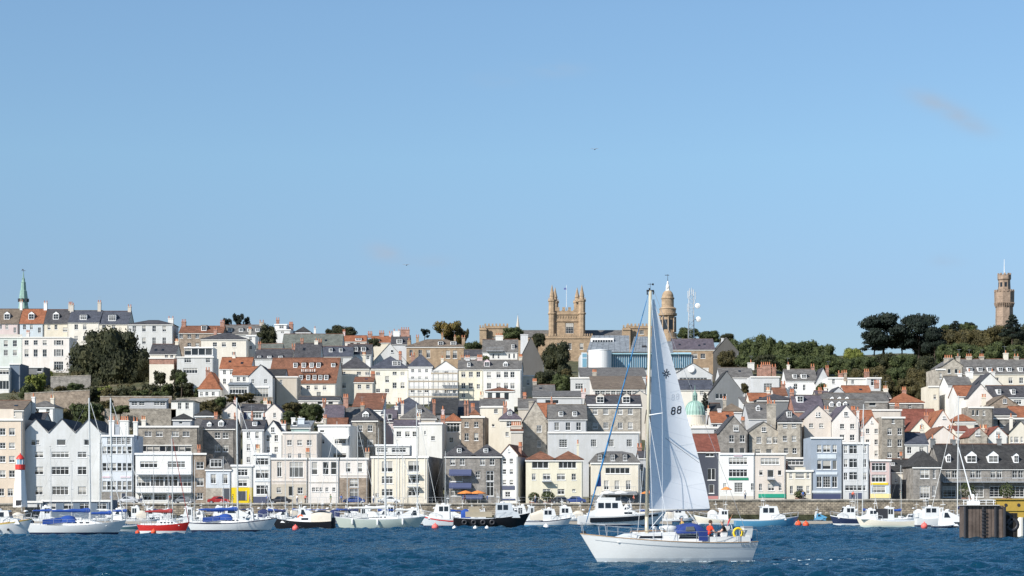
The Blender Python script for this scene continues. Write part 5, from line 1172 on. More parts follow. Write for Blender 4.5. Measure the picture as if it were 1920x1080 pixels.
tree('lower green shrubs below the large dark evergreen', 1022, 694, 738, 54, 552, 'round', 'ev', 'shrub', cat='bush')
tree('right green shrubs below the large dark evergreen', 1052, 698, 738, 44, 548, 'round', 'gr', 'shrub', cat='bush')
tree('pink-brown flowering shrub under the college window', 1062, 690, 708, 24, 572, 'bush', 'br', 'shrub', cat='bush')
tree('dark conical evergreen just right of the green dome', 1322, 734, 764, 20, 458, 'cedar', 'pi', 'cypress')
tree('small brown bush in front of the grey-roofed building', 1396, 716, 738, 20, 500, 'bush', 'br', 'shrub', cat='bush')
# the wooded hill
G_ = 'trees of the wooded hill'
tree('dark green tree just right of the domed church tower', 1292, 613, 640, 50, 700, 'dome', 'gr', var=0)
tree('dark green tree under the telecom mast, right side', 1330, 619, 642, 48, 706, 'dome', 'gr', var=1)
tree('narrow dark tree left of the wooded hill', 1362, 624, 648, 34, 700, 'round', 'ev')
wood = [(1386,634,690,50,640,'gr'),(1414,626,690,60,660,'gr'),(1444,632,690,46,655,'gr'),(1478,636,690,60,650,'gr'),(1512,636,692,64,660,'gr'),(1546,642,692,50,650,'gr'),(1362,655,694,44,610,'br'),(1400,660,696,50,600,'gr'),(1436,662,698,50,595,'ev'),(1472,662,698,56,600,'gr'),(1510,664,700,56,596,'gr'),(1550,664,704,56,592,'gr'),
 (1598,650,690,44,640,'ye'),(1582,668,708,46,580,'gr'),(1622,664,706,56,588,'gr'),(1660,658,704,54,590,'ev'),(1696,660,706,60,586,'gr'),(1736,664,712,60,580,'ev'),(1640,684,728,56,556,'br'),(1684,684,730,56,560,'gr'),(1722,688,736,56,552,'br'),(1658,704,750,48,532,'br'),(1700,706,752,56,530,'br'),(1738,712,766,48,520,'br'),(1756,690,730,34,545,'ev'),(1610,690,720,40,545,'br'),
 (1766,612,668,60,660,'br'),(1796,616,672,62,655,'br'),(1830,612,674,66,650,'br'),(1866,614,676,66,645,'br'),(1904,612,676,66,640,'ev'),(1744,634,680,56,640,'ev'),(1780,640,690,56,600,'gr'),(1820,642,688,60,600,'gr'),(1862,640,688,60,600,'gr'),(1905,642,688,60,600,'gr'),(1812,604,640,44,690,'gr'),(1778,606,640,40,694,'gr'),(1940,606,680,70,650,'ev')]
adj = {'gr':'green leafy tree', 'br':'brownish-green tree', 'ev':'very dark evergreen tree', 'ye':'yellow-green tree'}
for px, tp, bt, w, Yv, lf in wood:
    tree(adj[lf] + ' merging with its neighbours on the wooded hill', px, tp, bt, w*1.08, Yv, 'round' if rnd.random() < .6 else 'dome', lf, 'woodland_tree', G_)
tree('left umbrella pine with a bare leaning trunk on the hilltop', 1658, 587, 658, 104, 640, 'pine', 'pi', 'pine_tree', var=0)
tree('right umbrella pine with layered crown touching its left neighbour', 1724, 589, 664, 92, 636, 'pine', 'pi', 'pine_tree', var=1)
tree('low left bough clump under the left umbrella pine', 1640, 622, 662, 66, 642, 'pine', 'pi', 'pine_tree', var=1)
tree('middle bough clump between the two umbrella pines', 1692, 612, 660, 62, 644, 'pine', 'pi', 'pine_tree', var=0)
tree('dark round tree closing the gap behind the right umbrella pine', 1738, 618, 676, 66, 650, 'dome', 'pi', 'evergreen_tree', var=0)
tree('dark tree hiding the foot of the battlemented tower, left side', 1866, 608, 650, 50, 640, 'round', 'br')
tree('dark tree hiding the foot of the battlemented tower, right side', 1896, 612, 654, 50, 636, 'round', 'ev')
tree('lower flat pine bough group at the right end of the umbrella pines', 1752, 616, 668, 44, 630, 'pine', 'pi', 'pine_tree', var=0)
tree('small dark conifer on the ridge left of the battlemented tower', 1792, 600, 622, 40, 690, 'cedar', 'pi', 'conifer')
tree('second small conifer on the ridge, nearer the battlemented tower', 1818, 604, 622, 34, 692, 'sparse', 'pi', 'conifer')
tree('layered dark cedar in front of the battlemented tower', 1898, 587, 634, 54, 620, 'cedar', 'pi', 'cedar_tree')
# ================================================================== GROUND
def terrain():
    pxs = [-1200 + 40*i for i in range(30)] + [i*16 for i in range(0, 121)] + [1960 + 40*i for i in range(30)]
    Ys = [372 + 4*i for i in range(100)] + [780, 800, 830, 870, 920, 1000, 1150, 1300, 1600, 2000, 2600, 4000]
    m = MB(); rows = []
    for Y in Ys:
        r = []
        for px in pxs:
            x = xof(px, Y); z = gy(px, min(Y, 2600)) if Y < 2600 else -20
            if Y > 410: z += .8 * noise.noise(Vector((x*.05, Y*.05, 0))) + .3*noise.noise(Vector((x*.25, Y*.25, 3)))
            r.append((x, Y, z))
        rows.append(r)
    m.grid(rows)
    mt, nt, b = newmat('hillside_scrub'); L = nt.links
    tc = N(nt, 'ShaderNodeTexCoord'); n1 = N(nt, 'ShaderNodeTexNoise'); n1.inputs['Scale'].default_value = .12; n1.inputs['Detail'].default_value = 10; n1.inputs['Roughness'].default_value = .7
    L.new(tc.outputs['Object'], n1.inputs[0]); cr = N(nt, 'ShaderNodeValToRGB'); e = cr.color_ramp.elements
    e[0].position = .35; e[0].color = (.035,.045,.018,1); e[1].position = .68; e[1].color = (.17,.14,.09,1); q = e.new(.52); q.color = (.075,.075,.035,1)
    L.new(n1.outputs[0], cr.inputs[0]); L.new(cr.outputs[0], b.inputs['Base Color']); b.inputs['Roughness'].default_value = .95
    bp = N(nt, 'ShaderNodeBump'); bp.inputs['Strength'].default_value = .9; bp.inputs['Distance'].default_value = .6; n2 = N(nt, 'ShaderNodeTexNoise'); n2.inputs['Scale'].default_value = 1.3; n2.inputs['Detail'].default_value = 6
    L.new(tc.outputs['Object'], n2.inputs[0]); L.new(n2.outputs[0], bp.inputs['Height']); L.new(bp.outputs[0], b.inputs['Normal'])
    tag(m.build('hillside', mt, smooth=True), kind='structure')
terrain()
def scrub():
    """undergrowth on the open slopes: one uncountable mass"""
    b = MB(); r_ = random.Random(5)
    for i in range(900):
        px = r_.uniform(20, 1780) if i < 420 else r_.uniform(20, 480); Y = r_.uniform(455, 640)
        if px > 620 and r_.random() < .55: continue
        x = xof(px, Y); z = ground(x, Y); s = r_.uniform(.6, 1.5)
        leaves(b, [(x, Y, z + .3, s, s*.8)], 46, .17, r_)
    tag(b.build('undergrowth', LM['br']), 'tangled olive and brown undergrowth on the banks between the houses', 'undergrowth', kind='stuff')
scrub()
def quay():
    W = blocks('quay_granite', (.36,.30,.22), (.20,.17,.13), (.13,.11,.09), .7, .34, .04, noise_amt=.6, bump=.8)
    m = MB(); XS = xof(1262, 365); m.box(-260, XS, 364.5, 372.2, -3, 3.02); m.box(XS, 260, 364.5, 372.2, -3, 3.75); tag(m.build('quay', W), kind='structure')
    b = MB(); b.box(-260, XS, 364.47, 364.497, -3, 1.05); b.box(XS+.003, 260, 364.47, 364.497, -3, 1.2)
    tag(b.build('tide_mark', blocks('weedy_granite', (.06,.065,.03), (.04,.04,.02), (.03,.03,.02), .7, .34, .04, noise_amt=.7)), kind='structure')
    m = MB(); n = 130
    for i in range(n):
        x = -260 + 520*i/n; z = 3.022 if x < XS - 4 else 3.752; m.box(x+.01, x + 4 - .02, 364.3, 365.3, z, z + .25 + r0.uniform(-.01, .02))
    tag(m.build('quay_coping', wallm('Sl')), kind='structure')
    m = MB(); m.box(-260, XS, 365.3, 374, 3.025, 3.10); m.box(XS, 260, 365.3, 374, 3.752, 3.80); tag(m.build('quay_road', plain('asphalt', (.055,.055,.058), .9, 0, .2, 2)), kind='structure')
r0 = random.Random(3)
quay()
# ================================================================== WATER
def water():
    rs = random.Random(2)
    comps = []
    for i in range(46):
        lam = math.exp(rs.uniform(math.log(.7), math.log(4.5))); th = rs.gauss(0.35, .75); A = .021 * lam**.75
        comps.append((2*math.pi/lam*math.sin(th), 2*math.pi/lam*math.cos(th), rs.uniform(0, 6.28), A*rs.uniform(.5, 1.1)))
    Ys = [-300, -100, 0, 20, 40, 55, 65]
    y = 72.0
    while y < 366: Ys.append(y); y += .16 + (y-72)*.0032
    Ys.append(366.5)
    us = [-3.5, -2, -1.2, -.8, -.55, -.42, -.36] + list(np.linspace(-.31, .31, 470)) + [.36, .42, .55, .8, 1.2, 2, 3.5]
    YY = np.array(Ys)[:, None]; UU = np.array(us)[None, :]
    X = UU * np.maximum(YY, 60.0); Yg = np.repeat(YY, X.shape[1], 1); Z = np.zeros_like(X)
    gx = np.gradient(X, axis=1); gyy = np.gradient(Yg, axis=0)
    for kx, ky, ph, A in comps:
        lx_ = 2*np.pi/max(abs(kx), 1e-3); ly_ = 2*np.pi/max(abs(ky), 1e-3)
        damp = np.clip((lx_/np.maximum(gx, 1e-3) - 2.2)/2.5, 0, 1) * np.clip((ly_/np.maximum(gyy, 1e-3) - 2.2)/2.5, 0, 1)
        s = np.sin(kx*X + ky*Yg + ph + .35*np.sin(.21*X + .13*Yg))
        Z += A * damp * (s - .28*np.cos(2*(kx*X + ky*Yg + ph)))
    gust = .75 + .35*np.sin(.05*X + 1.3)*np.sin(.031*Yg + .4) + .15*np.sin(.17*X - .09*Yg)
    Z *= gust * 1.0
    nr, nc = X.shape; co = np.stack([X, Yg, Z], -1).reshape(-1, 3)
    idx = np.arange(nr*nc).reshape(nr, nc); f = np.stack([idx[:-1,:-1], idx[:-1,1:], idx[1:,1:], idx[1:,:-1]], -1).reshape(-1, 4)
    me = bpy.data.meshes.new('water'); me.vertices.add(len(co)); me.vertices.foreach_set('co', co.ravel())
    me.loops.add(len(f)*4); me.loops.foreach_set('vertex_index', f.ravel()); me.polygons.add(len(f)); me.polygons.foreach_set('loop_start', np.arange(0, len(f)*4, 4)); me.polygons.foreach_set('loop_total', np.full(len(f), 4))
    me.polygons.foreach_set('use_smooth', [True]*len(f)); me.update()
    mt, nt, b = newmat('sea_water'); L = nt.links
    b.inputs['Base Color'].default_value = (.010,.050,.085,1); b.inputs['Roughness'].default_value = .16; b.inputs['IOR'].default_value = 1.33; b.inputs['Specular IOR Level'].default_value = .30
    tc = N(nt, 'ShaderNodeTexCoord')
    mp = N(nt, 'ShaderNodeMapping'); mp.inputs['Scale'].default_value = (.55, .75, 1); L.new(tc.outputs['Object'], mp.inputs[0])
    n1 = N(nt, 'ShaderNodeTexNoise'); n1.inputs['Scale'].default_value = 2.3; n1.inputs['Detail'].default_value = 4; n1.inputs['Roughness'].default_value = .6; L.new(mp.outputs[0], n1.inputs[0])
    bp = N(nt, 'ShaderNodeBump'); bp.inputs['Strength'].default_value = 1.0; bp.inputs['Distance'].default_value = .28; L.new(n1.outputs[0], bp.inputs['Height']); L.new(bp.outputs[0], b.inputs['Normal'])
    n3 = N(nt, 'ShaderNodeTexNoise'); n3.inputs['Scale'].default_value = .035; n3.inputs['Detail'].default_value = 3; L.new(tc.outputs['Object'], n3.inputs[0])
    mx = N(nt, 'ShaderNodeMix', data_type='RGBA'); mx.inputs[6].default_value = (.0025,.026,.052,1); mx.inputs[7].default_value = (.004,.040,.074,1); L.new(n3.outputs[0], mx.inputs[0]); L.new(mx.outputs[2], b.inputs['Base Color'])
    df = N(nt, 'ShaderNodeBsdfDiffuse'); gl = N(nt, 'ShaderNodeBsdfGlossy'); gl.inputs['Roughness'].default_value = .10; gl.inputs[0].default_value = (.62,.80,.92,1); fr = N(nt, 'ShaderNodeFresnel'); fr.inputs[0].default_value = 1.33
    for q in (df, gl, fr): L.new(bp.outputs[0], q.inputs['Normal'])
    L.new(mx.outputs[2], df.inputs[0]); mu = N(nt, 'ShaderNodeMath', operation='MULTIPLY'); mu.inputs[1].default_value = .85; L.new(fr.outputs[0], mu.inputs[0])
    ms = N(nt, 'ShaderNodeMixShader'); L.new(mu.outputs[0], ms.inputs[0]); L.new(df.outputs[0], ms.inputs[1]); L.new(gl.outputs[0], ms.inputs[2]); L.new(ms.outputs[0], nt.nodes['Material Output'].inputs[0])
    me.materials.append(mt)
    tag(obj('water', me), kind='structure')
water()
# ================================================================== BOATS
def gel(name, c, rough=.3): return plain('gelcoat_' + name, c, rough, 0, .03, .6, .5)
GC = {'W': gel('white', (.69,.69,.675)), 'C': gel('cream', (.68,.63,.52)), 'R': gel('red', (.50,.025,.02)), 'N': gel('navy', (.02,.03,.07)), 'K': gel('black', (.012,.012,.014)), 'G': gel('sage', (.50,.56,.50)),
      'B': gel('blue', (.09,.28,.44)), 'Y': gel('yellow', (.6,.45,.15)), 'L': gel('lightgrey', (.45,.48,.52)), 'T': gel('teal', (.08,.16,.18)), 'A': gel('antifoul', (.03,.04,.10)), 'S': gel('silver_grey', (.50,.53,.55))}
CV = {'b': plain('canvas_royal_blue', (.015,.06,.27), .85, 0, .2, 2), 'r': plain('canvas_dark_red', (.28,.03,.03), .85, 0, .2, 2), 'w': plain('canvas_white', (.62,.62,.60), .85, 0, .1, 2), 'k': plain('canvas_navy', (.02,.03,.09), .85, 0, .2, 2), 'c': plain('canvas_cream', (.55,.50,.42), .85, 0, .1, 2)}
def hull(t, L, B_, fb, tw=.7, over=.10, mats=('W','W','N','A'), rake=.05, dk='W', strake=.10, knuckle=1.0):
    fs, fm_, fbow = fb; ns = 26
    def half(s):
        if s > .45: return B_/2*max(0.012, (1 - ((s-.45)/.55)**2.3))
        return B_/2*(tw + (1-tw)*math.sin(math.pi/2*s/.45))
    def sheer(s): 
        return fs*(1-s)*(1-2*s) + fm_*4*s*(1-s)*1.0 + fbow*s*(2*s-1)
    lv = [0, strake, None, .26, .13, 0, -.35]
    rows = []
    for side in (1, -1):
        rr = []
        for q in range(7):
            r = []
            for i in range(ns+1):
                s = i/ns; zs = sheer(s); z = [zs, zs-strake, zs*.55, .27, .13, -.02, -.4][q]
                t_ = (zs - z)/zs if z < zs else 0; t_ = min(1.25, t_)
                fl = 1 - .10*t_ - .30*t_*t_*(.25 + s*s)*knuckle; x = -L/2 + s*L - over*L*t_*s**5 + rake*L*t_*(1-s)**8
                r.append((x, side*half(s)*max(.02, fl), z))
            rr.append(r)
        rows.append(rr)
    m = MB(); bands = [1, 0, 0, 2, 2, 3]
    for rr in rows: m.grid(rr, bands)
    for q in range(6): m.poly([rows[0][q][0], rows[1][q][0], rows[1][q+1][0], rows[0][q+1][0]], bands[q])
    h = m.build('hull', [GC[mats[0]], GC[mats[1]], GC[mats[2]], GC[mats[3]]], t, smooth=True)
    d = MB(); d.grid([[(p[0], p[1], p[2]-.03) for p in rows[0][0]], [(p[0], p[1]*.0, p[2]+.02) for p in rows[0][0]], [(p[0], p[1], p[2]-.03) for p in rows[1][0]]])
    d.build('deck', GC[dk], t, smooth=True)
    return half, sheer
def cabin(t, pts, hw, mat, taper=.85, name='cabin', wins=(), gm=None, front=None, x0=None):
    """side outline (x,z) given width hw at its foot, narrower at the top"""
    zs = [p[1] for p in pts]; z0, z1 = min(zs), max(zs); W = lambda z: hw*(1 - (1-taper)*(z-z0)/max(.01, z1-z0))
    m = MB(); k = len(pts)
    m.v += [(x, -W(z), z) for x, z in pts] + [(x, W(z), z) for x, z in pts]
    m.f.append(tuple(range(k))); m.m.append(0); m.f.append(tuple(range(2*k-1, k-1, -1))); m.m.append(0)
    for i in range(k): j = (i+1) % k; m.f.append((i, k+i, k+j, j)); m.m.append(0)
    c = m.build(name, mat, t)
    for w in wins:     # quads on both sides: (x0,x1,z0,z1[,slant])
        a, b_, c0, c1 = w[:4]; sl = w[4] if len(w) > 4 else 0; sr = w[5] if len(w) > 5 else 0
        for sd in (-1, 1):
            g = MB(); e = .012
            q = [(a, sd*(W(c0)-.02), c0), (b_, sd*(W(c0)-.02), c0), (b_+sr, sd*(W(c1)-.02), c1), (a+sl, sd*(W(c1)-.02), c1)]
            q2 = [(p[0], p[1] + sd*(.02+e), p[2]) for p in q]
            g.hexa([q[0], q[1], q2[1], q2[0], q[3], q[2], q2[2], q2[3]])
            g.build('window', gm or GLASSD, c)
    if front:          # windscreen strip between two profile points
        for (p, q) in front:
            g = MB(); d = Vector((q[0]-p[0], 0, q[1]-p[1])); nrm = Vector((d.z, 0, -d.x)).normalized()*.015
            if nrm.x * (1 if p[0] > sum(x for x, z in pts)/k else -1) < 0: nrm = -nrm
            for a, b2 in ((-.92, -.36), (-.30, .30), (.36, .92)):
                A = Vector((p[0]+d.x*.12, 0, p[1]+d.z*.12)); Bq = Vector((p[0]+d.x*.9, 0, p[1]+d.z*.9))
                g.hexa([(A.x, a*W(A.z), A.z), (A.x, b2*W(A.z), A.z), (Bq.x, b2*W(Bq.z), Bq.z), (Bq.x, a*W(Bq.z), Bq.z)] + [tuple(Vector(v)+nrm) for v in ((A.x, a*W(A.z), A.z), (A.x, b2*W(A.z), A.z), (Bq.x, b2*W(Bq.z), Bq.z), (Bq.x, a*W(Bq.z), Bq.z))])
            g.build('windscreen', gm or GLASSD, c)
    return c
def rails(t, half, sheer, L, s0, s1, n, h=.6, name='guardrail', inset=.06):
    for sd in (1, -1):
        pts = []
        for i in range(n+1):
            s = s0 + (s1-s0)*i/n; x = -L/2 + s*L; y = sd*(half(s)-inset); z = sheer(s)
            m = MB(); m.tube((x, y, z-.02), (x, y, z+h), .016, .016, 5); m.build('stanchion', STEEL, t); pts.append((x, y, z+h))
        m = MB(); m.path(pts, .012, 4); m.path([(p[0], p[1], p[2]-h*.45) for p in pts], .008, 4); m.build(name, STEEL, t)
def pulpit(t, half, sheer, L, bow=True, h=.62, side=.86):
    s = side if bow else .12; e = .995 if bow else 0.0
    m = MB(); z = sheer(e); x = -L/2 + e*L
    pts = [(-L/2+s*L, half(s)-.06, sheer(s)+h), (x, half(e)*.8 if not bow else .12, z+h), (x, -(half(e)*.8 if not bow else .12), z+h), (-L/2+s*L, -(half(s)-.06), sheer(s)+h)]
    m.path(pts, .02, 5)
    for p in pts: m.tube(p, (p[0]-(.1 if bow else -.0), p[1], p[2]-h), .018, .018, 5)
    m.build('pulpit' if bow else 'pushpit', STEEL, t)
def rig(t, L, xm, zm, H, half, sheer, boomlen, cover='b', spreaders=1, rake=.02, mastr=.075, boomz=1.0, furl='w', thick=.16, mat=None):
    """mast, boom with stowed sail, stays; bow towards +x"""
    mt = mat or ALU
    top = Vector((xm - rake*H, 0, zm + H))
    m = MB(); m.tube((xm, 0, zm-.3), top, mastr, mastr*.8, 8); mo = m.build('mast', mt, t)
    for i in range(spreaders):
        f = (i+1)/(spreaders+1) + .03; c = Vector((xm, 0, zm)).lerp(top, f); w = .95 - .25*i
        m = MB(); m.tube(c, (c.x-.12, w, c.z+.05), .03, .02, 5); m.tube(c, (c.x-.12, -w, c.z+.05), .03, .02, 5); m.build('spreader', mt, mo)
    m = MB(); m.tube((top.x, 0, top.z), (top.x, 0, top.z+.55), .012, .008, 4); m.box(top.x-.22, top.x+.1, -.01, .01, top.z+.38, top.z+.42); m.tube(top, (top.x+.3, 0, top.z+.15), .012, .012, 4); m.build('wind_vane', DARK, mo)
    bz = zm + boomz; bx = xm - boomlen
    m = MB(); m.tube((xm-.05, 0, bz), (bx, 0, bz+.02), .055, .045, 7); bo = m.build('boom', mt, t)
    if cover:
        m = MB(); rows = []; n = 14
        for i in range(n+1):
            s = i/n; r = thick*(1.25 - .75*s)*(1+.12*math.sin(s*17)); x = xm - .02 - s*(boomlen-.1); c = bz + r*.55
            rows.append([(x, r*.62*math.cos(a*math.pi/4), c + r*1.15*math.sin(a*math.pi/4)) for a in range(8)])
        m.grid(rows, closed=True); m.poly(rows[0]); m.poly(rows[-1][::-1]); m.build('sail_cover', CV[cover], bo, smooth=True)
    bow = Vector((L/2*.97, 0, sheer(.985))); st = Vector((-L/2*.98, 0, sheer(.01)))
    m = MB()
    if furl: m.tube(bow, top.lerp(bow, .04), .045, .03, 6)
    else: m.tube(bow, top, .01, .01, 4)
    m.build('forestay', CV[furl] if furl else ROPE, t)
    m = MB(); m.tube(st, top, .008, .008, 4); m.build('backstay', ROPE, t)
    for sd in (1, -1):
        c = Vector((xm, 0, zm)).lerp(top, 1/(spreaders+1)+.03); b0 = ((xm+.02), sd*half(.55)*.95, sheer(.55))
        m = MB(); m.path([b0, (c.x-.12, sd*.93, c.z+.05), tuple(top)], .008, 4); m.tube((xm-.3, b0[1], b0[2]), c, .008, .008, 4); m.build('shroud', ROPE, t)
def boat_root(name, label, cat, pxa, pxb, wl, yaw=0, bow='r', group=None, Lk=1.0):
    Y = F*CZ/(wl - HY); k = Y/F; L = abs(pxb-pxa)*k/math.cos(R(yaw))*Lk
    rz = R(yaw) if bow == 'r' else math.pi + R(yaw)
    t = thing(name, label, cat, (xof((pxa+pxb)/2, Y), Y, 0), rz, group)
    return t, L, Y, k
def sailing(label, pxa, pxb, wl, mast_px, top, yaw=0, bow='r', mats=('W','W','N','A'), cover='b', hood='b', fb=None, name='moored_yacht', spreaders=1, boomlen=None, furl='w', cabinh=.42, Bm=None, deckmat='W', mastr=.075, fend=0, blen=None):
    t, L, Y, k = boat_root(name, label, 'yacht', pxa, pxb, wl, yaw, bow); Bm = Bm or L*.30
    fb = fb or (L*.105, L*.088, L*.135); q = 1.12 if fb[1] < 1.2 else .9; fb = tuple(v*q for v in fb)
    half, sheer = hull(t, L, Bm, fb, .62, .09, mats, .06, deckmat)
    cx = (pxa+pxb)/2; xm = (mast_px-cx)*k/math.cos(R(yaw)) * (1 if bow == 'r' else -1)
    zd = sheer(.55)
    a, b_ = -L*.12, min(L*.30, xm + L*.16)
    pts = [(a, zd-.1), (a+.05, zd+cabinh+.05), (xm+.1, zd+cabinh), (b_, zd+.12), (b_+.15, zd-.1)]
    n = 4; wn = []
    for i in range(n):
        x = a + .4 + (xm - a)*i/n*.95; wn.append((x, x+(xm-a)/n*.55, zd+cabinh*.40, zd+cabinh*.72))
    cabin(t, pts, Bm*.30, GC['W'], .8, 'coachroof', wn)
    rig(t, L, xm, zd+cabinh-.05, zof(top, Y)-(zd+cabinh-.05), half, sheer, boomlen or L*.36, cover, spreaders, .01, mastr, furl=furl)
    if hood:
        m = MB(); rows = []
        for i in range(7):
            s = i/6; x = a - .25 + s*1.5; hh = (.18 + .78*math.sin(math.pi*min(1, .25+.75*(1-s))*.75))*(1 if s < .95 else .4)
            rows.append([(x, Bm*.30*math.cos(math.pi*j/8), zd+cabinh*.6 + hh*.75*math.sin(math.pi*j/8)**.6) for j in range(9)])
        m.grid(rows); h_ = m.build('sprayhood', CV[hood], t, smooth=True)
        m = MB()
        for sd in (1, -1): m = MB(); m.hexa([(a-.2, sd*Bm*.30, zd+cabinh*.5), (a-2.0, sd*Bm*.36, zd+.05), (a-2.0, sd*(Bm*.36+.02), zd+.05), (a-.2, sd*(Bm*.30+.02), zd+cabinh*.5), (a-.2, sd*Bm*.30, zd+cabinh+.35), (a-2.0, sd*Bm*.36, zd+.55), (a-2.0, sd*(Bm*.36+.02), zd+.55), (a-.2, sd*(Bm*.30+.02), zd+cabinh+.35)]); m.build('cockpit_dodger', CV[hood], t)
    m = MB(); m.box(-L*.43, a, -Bm*.26, Bm*.26, zd-.02, zd+.16); m.box(-L*.41, a+.0, -Bm*.17, Bm*.17, zd+.162, zd+.17, 1); m.tube((-L*.30,0,zd+.1), (-L*.30,0,zd+.75), .05, .05, 6); m.build('cockpit', [GC['W'], DARK], t)
    m = MB(); k0 = len(m.v); 
    for i in range(16):
        a0, a1 = 2*math.pi*i/16, 2*math.pi*(i+1)/16; m.tube((-L*.31, .38*math.cos(a0), zd+.8+.38*math.sin(a0)), (-L*.31, .38*math.cos(a1), zd+.8+.38*math.sin(a1)), .018, .018, 4)
    m.build('wheel', STEEL, t)
    pulpit(t, half, sheer, L); pulpit(t, half, sheer, L, False, side=.14)
    rails(t, half, sheer, L, .16, .84, 5)
    if fend: fenders(t, label, L, half, sheer, fend)
    return t, L, half, sheer, Y, k
_fm = None
def fenders(t, lab, L, half, sheer, n, s0=.2, s1=.75):
    global _fm
    if _fm is None:
        m = MB(); m.lathe([(.03,-.42),(.10,-.36),(.13,-.2),(.13,.2),(.10,.36),(.03,.42)], 10); m.tube((0,0,.4),(0,0,.9),.01,.01,4); _fm = m.mesh('fender', GC['W'], True)
    for i in range(n):
        s = s0 + (s1-s0)*i/max(1, n-1)
        for sd in (-1, 1):
            p = t.matrix_basis @ Vector((-L/2+s*L, sd*(half(s)+.10), sheer(s)-.45))
            if p.y > t.location.y: continue
            o = obj('fender', _fm, None, p); tag(o, 'white tube fender hanging on the side of the sage-green yacht', 'fender', 'fenders of the sage-green yacht')
_mn = 0
def motor(label, pxa, pxb, wl, ctop, cab, yaw=0, bow='r', mats=('W','W','N','A'), fb=None, name='motor_boat', mast=None, house='W', extra=None, roofm_=None, rail=True, Bm=None, style=None):
    """cab: (start, end of wheelhouse as fraction of length), ctop: its top in the photograph"""
    t, L, Y, k = boat_root(name, label, 'motor boat', pxa, pxb, wl, yaw, bow); Bm = Bm or max(1.9, L*.32)
    fb = fb or (L*.09, L*.10, L*.17); q = 1.0 if fb[1] < 1.3 else .92; fb = tuple(v*q for v in fb); half, sheer = hull(t, L, Bm, fb, .86, .10, mats, .0, 'W', .12)
    a, b_ = -L/2 + cab[0]*L, -L/2 + cab[1]*L; zd = sheer((cab[0]+cab[1])/2); zt = zof(ctop, Y); h = zt - zd
    mid = a + (b_-a)*.62
    global _mn
    if style is None: _mn += 1; style = 0 if rail else _mn % 3
    if style == 1:
        e = min(L*.36, b_ + 1.0); hh = h*.86; zt = zd + hh
        pts = [(a-.2, zd-.1), (a-.1, zd+hh*.55), (a+.35, zt), (mid-.2, zt-.02), (mid+hh*1.1, zd+hh*.42), (e, zd+.14), (e+.2, zd-.1)]
        cabin(t, pts, Bm*.38, GC[house], .74, 'superstructure', [(a+.3, mid+.2, zd+hh*.52, zd+hh*.86, .1, -.35), (mid+hh*.8, e-.3, zd+hh*.10, zd+hh*.22, .0, -.2)], front=[((mid+hh*1.1, zd+hh*.42), (mid-.2, zt-.02))])
        m = MB(); m.path([(a-.1, Bm*.34, zd+.3), (a+.1, Bm*.28, zt+.35), (a+.1, -Bm*.28, zt+.35), (a-.1, -Bm*.34, zd+.3)], .06, 6); m.build('radar_arch', WHITE, t)
    elif style == 2:
        hh = h*.8; zt = zd + hh; e = L*.30
        cabin(t, [(mid-.4, zd-.1), (mid-.3, zd+hh*.5), (mid+.6, zd+hh*.46), (e, zd+.1), (e+.1, zd-.1)], Bm*.36, GC[house], .8, 'cuddy', [(mid, mid+.9, zd+hh*.16, zd+hh*.34)])
        m = MB(); rows = []
        for i in range(6):
            s = i/5; x = a-.9 + s*(mid-a+.6); rows.append([(x, Bm*.36*math.cos(math.pi*j/8), zd-.05 + hh*(.80+.2*math.sin(math.pi*s))*max(0, math.sin(math.pi*j/8))**.45) for j in range(9)])
        m.grid(rows); m.poly(rows[0]); m.poly(rows[-1]); m.build('canvas_canopy', CV[('b','k','c','w')[_mn % 4]], t, smooth=True)
        m = MB(); m.box(-L/2-.35, -L/2+.05, -.2, .2, .1, sheer(0)+.45); m.tube((-L/2-.15, 0, .2), (-L/2-.15, 0, -.4), .08, .06, 6); m.build('outboard_motor', DARK, t)
    elif b_ - a > .5:
        pts = [(a, zd-.1), (a+.05, zt-.08), (a-.15, zt-.06), (a-.15, zt), (mid+.15, zt), (mid+.2, zt-.06), (mid+.5*h*.55, zd+h*.42), (b_, zd+h*.32), (b_+.25, zd-.1)]
        nwin = max(2, int((mid-a)/.9)); wn = []
        for i in range(nwin):
            x = a+.2 + (mid-a-.3)*i/nwin; wn.append((x, x+(mid-a-.3)/nwin*.82, zd+h*.50, zd+h*.86))
        if b_ - mid > 1.4: wn.append((mid+.6, b_-.25, zd+h*.10, zd+h*.24))
        c = cabin(t, pts, Bm*.36, GC[house], .86, 'wheelhouse', wn, front=[((mid+.5*h*.55, zd+h*.42), (mid+.2, zt-.06))])
    if roofm_:
        m = MB(); m.box(a-.3, mid+.35, -Bm*.36, Bm*.36, zt+.003, zt+.09); m.build('wheelhouse_roof', roofm_, t)
    m = MB(); m.tube((a+.4, 0, zt), (a+.3, 0, zt+1.3), .03, .02, 5); m.box(a+.1, a+.5, -.5, .5, zt+.75, zt+.82); m.lathe([(.28,0),(.3,.12),(.1,.2)], 10, (a+.9, 0, zt)); m.build('radar_mast', WHITE, t)
    if mast: m = MB(); m.tube((a+.2, .3, zt), (a+.1, .3, zt+mast), .012, .008, 4); m.tube((a+.6, -.4, zt), (a+.5, -.4, zt+mast*.8), .012, .008, 4); m.build('whip_aerial', WHITE, t)
    if rail: pulpit(t, half, sheer, L, True, .55, .55); rails(t, half, sheer, L, .55, .88, 3, .5)
    m = MB(); m.box(-L/2+.15, a-.3 if a > -L/2+1 else -L/2+.6, -Bm*.3, Bm*.3, sheer(.1)-.25, sheer(.1)+.05); m.build('cockpit', GC['L'], t)
    if extra: extra(t, L, Bm, half, sheer, zd, zt, a, mid, b_, k)
    return t, L, half, sheer, Y, k
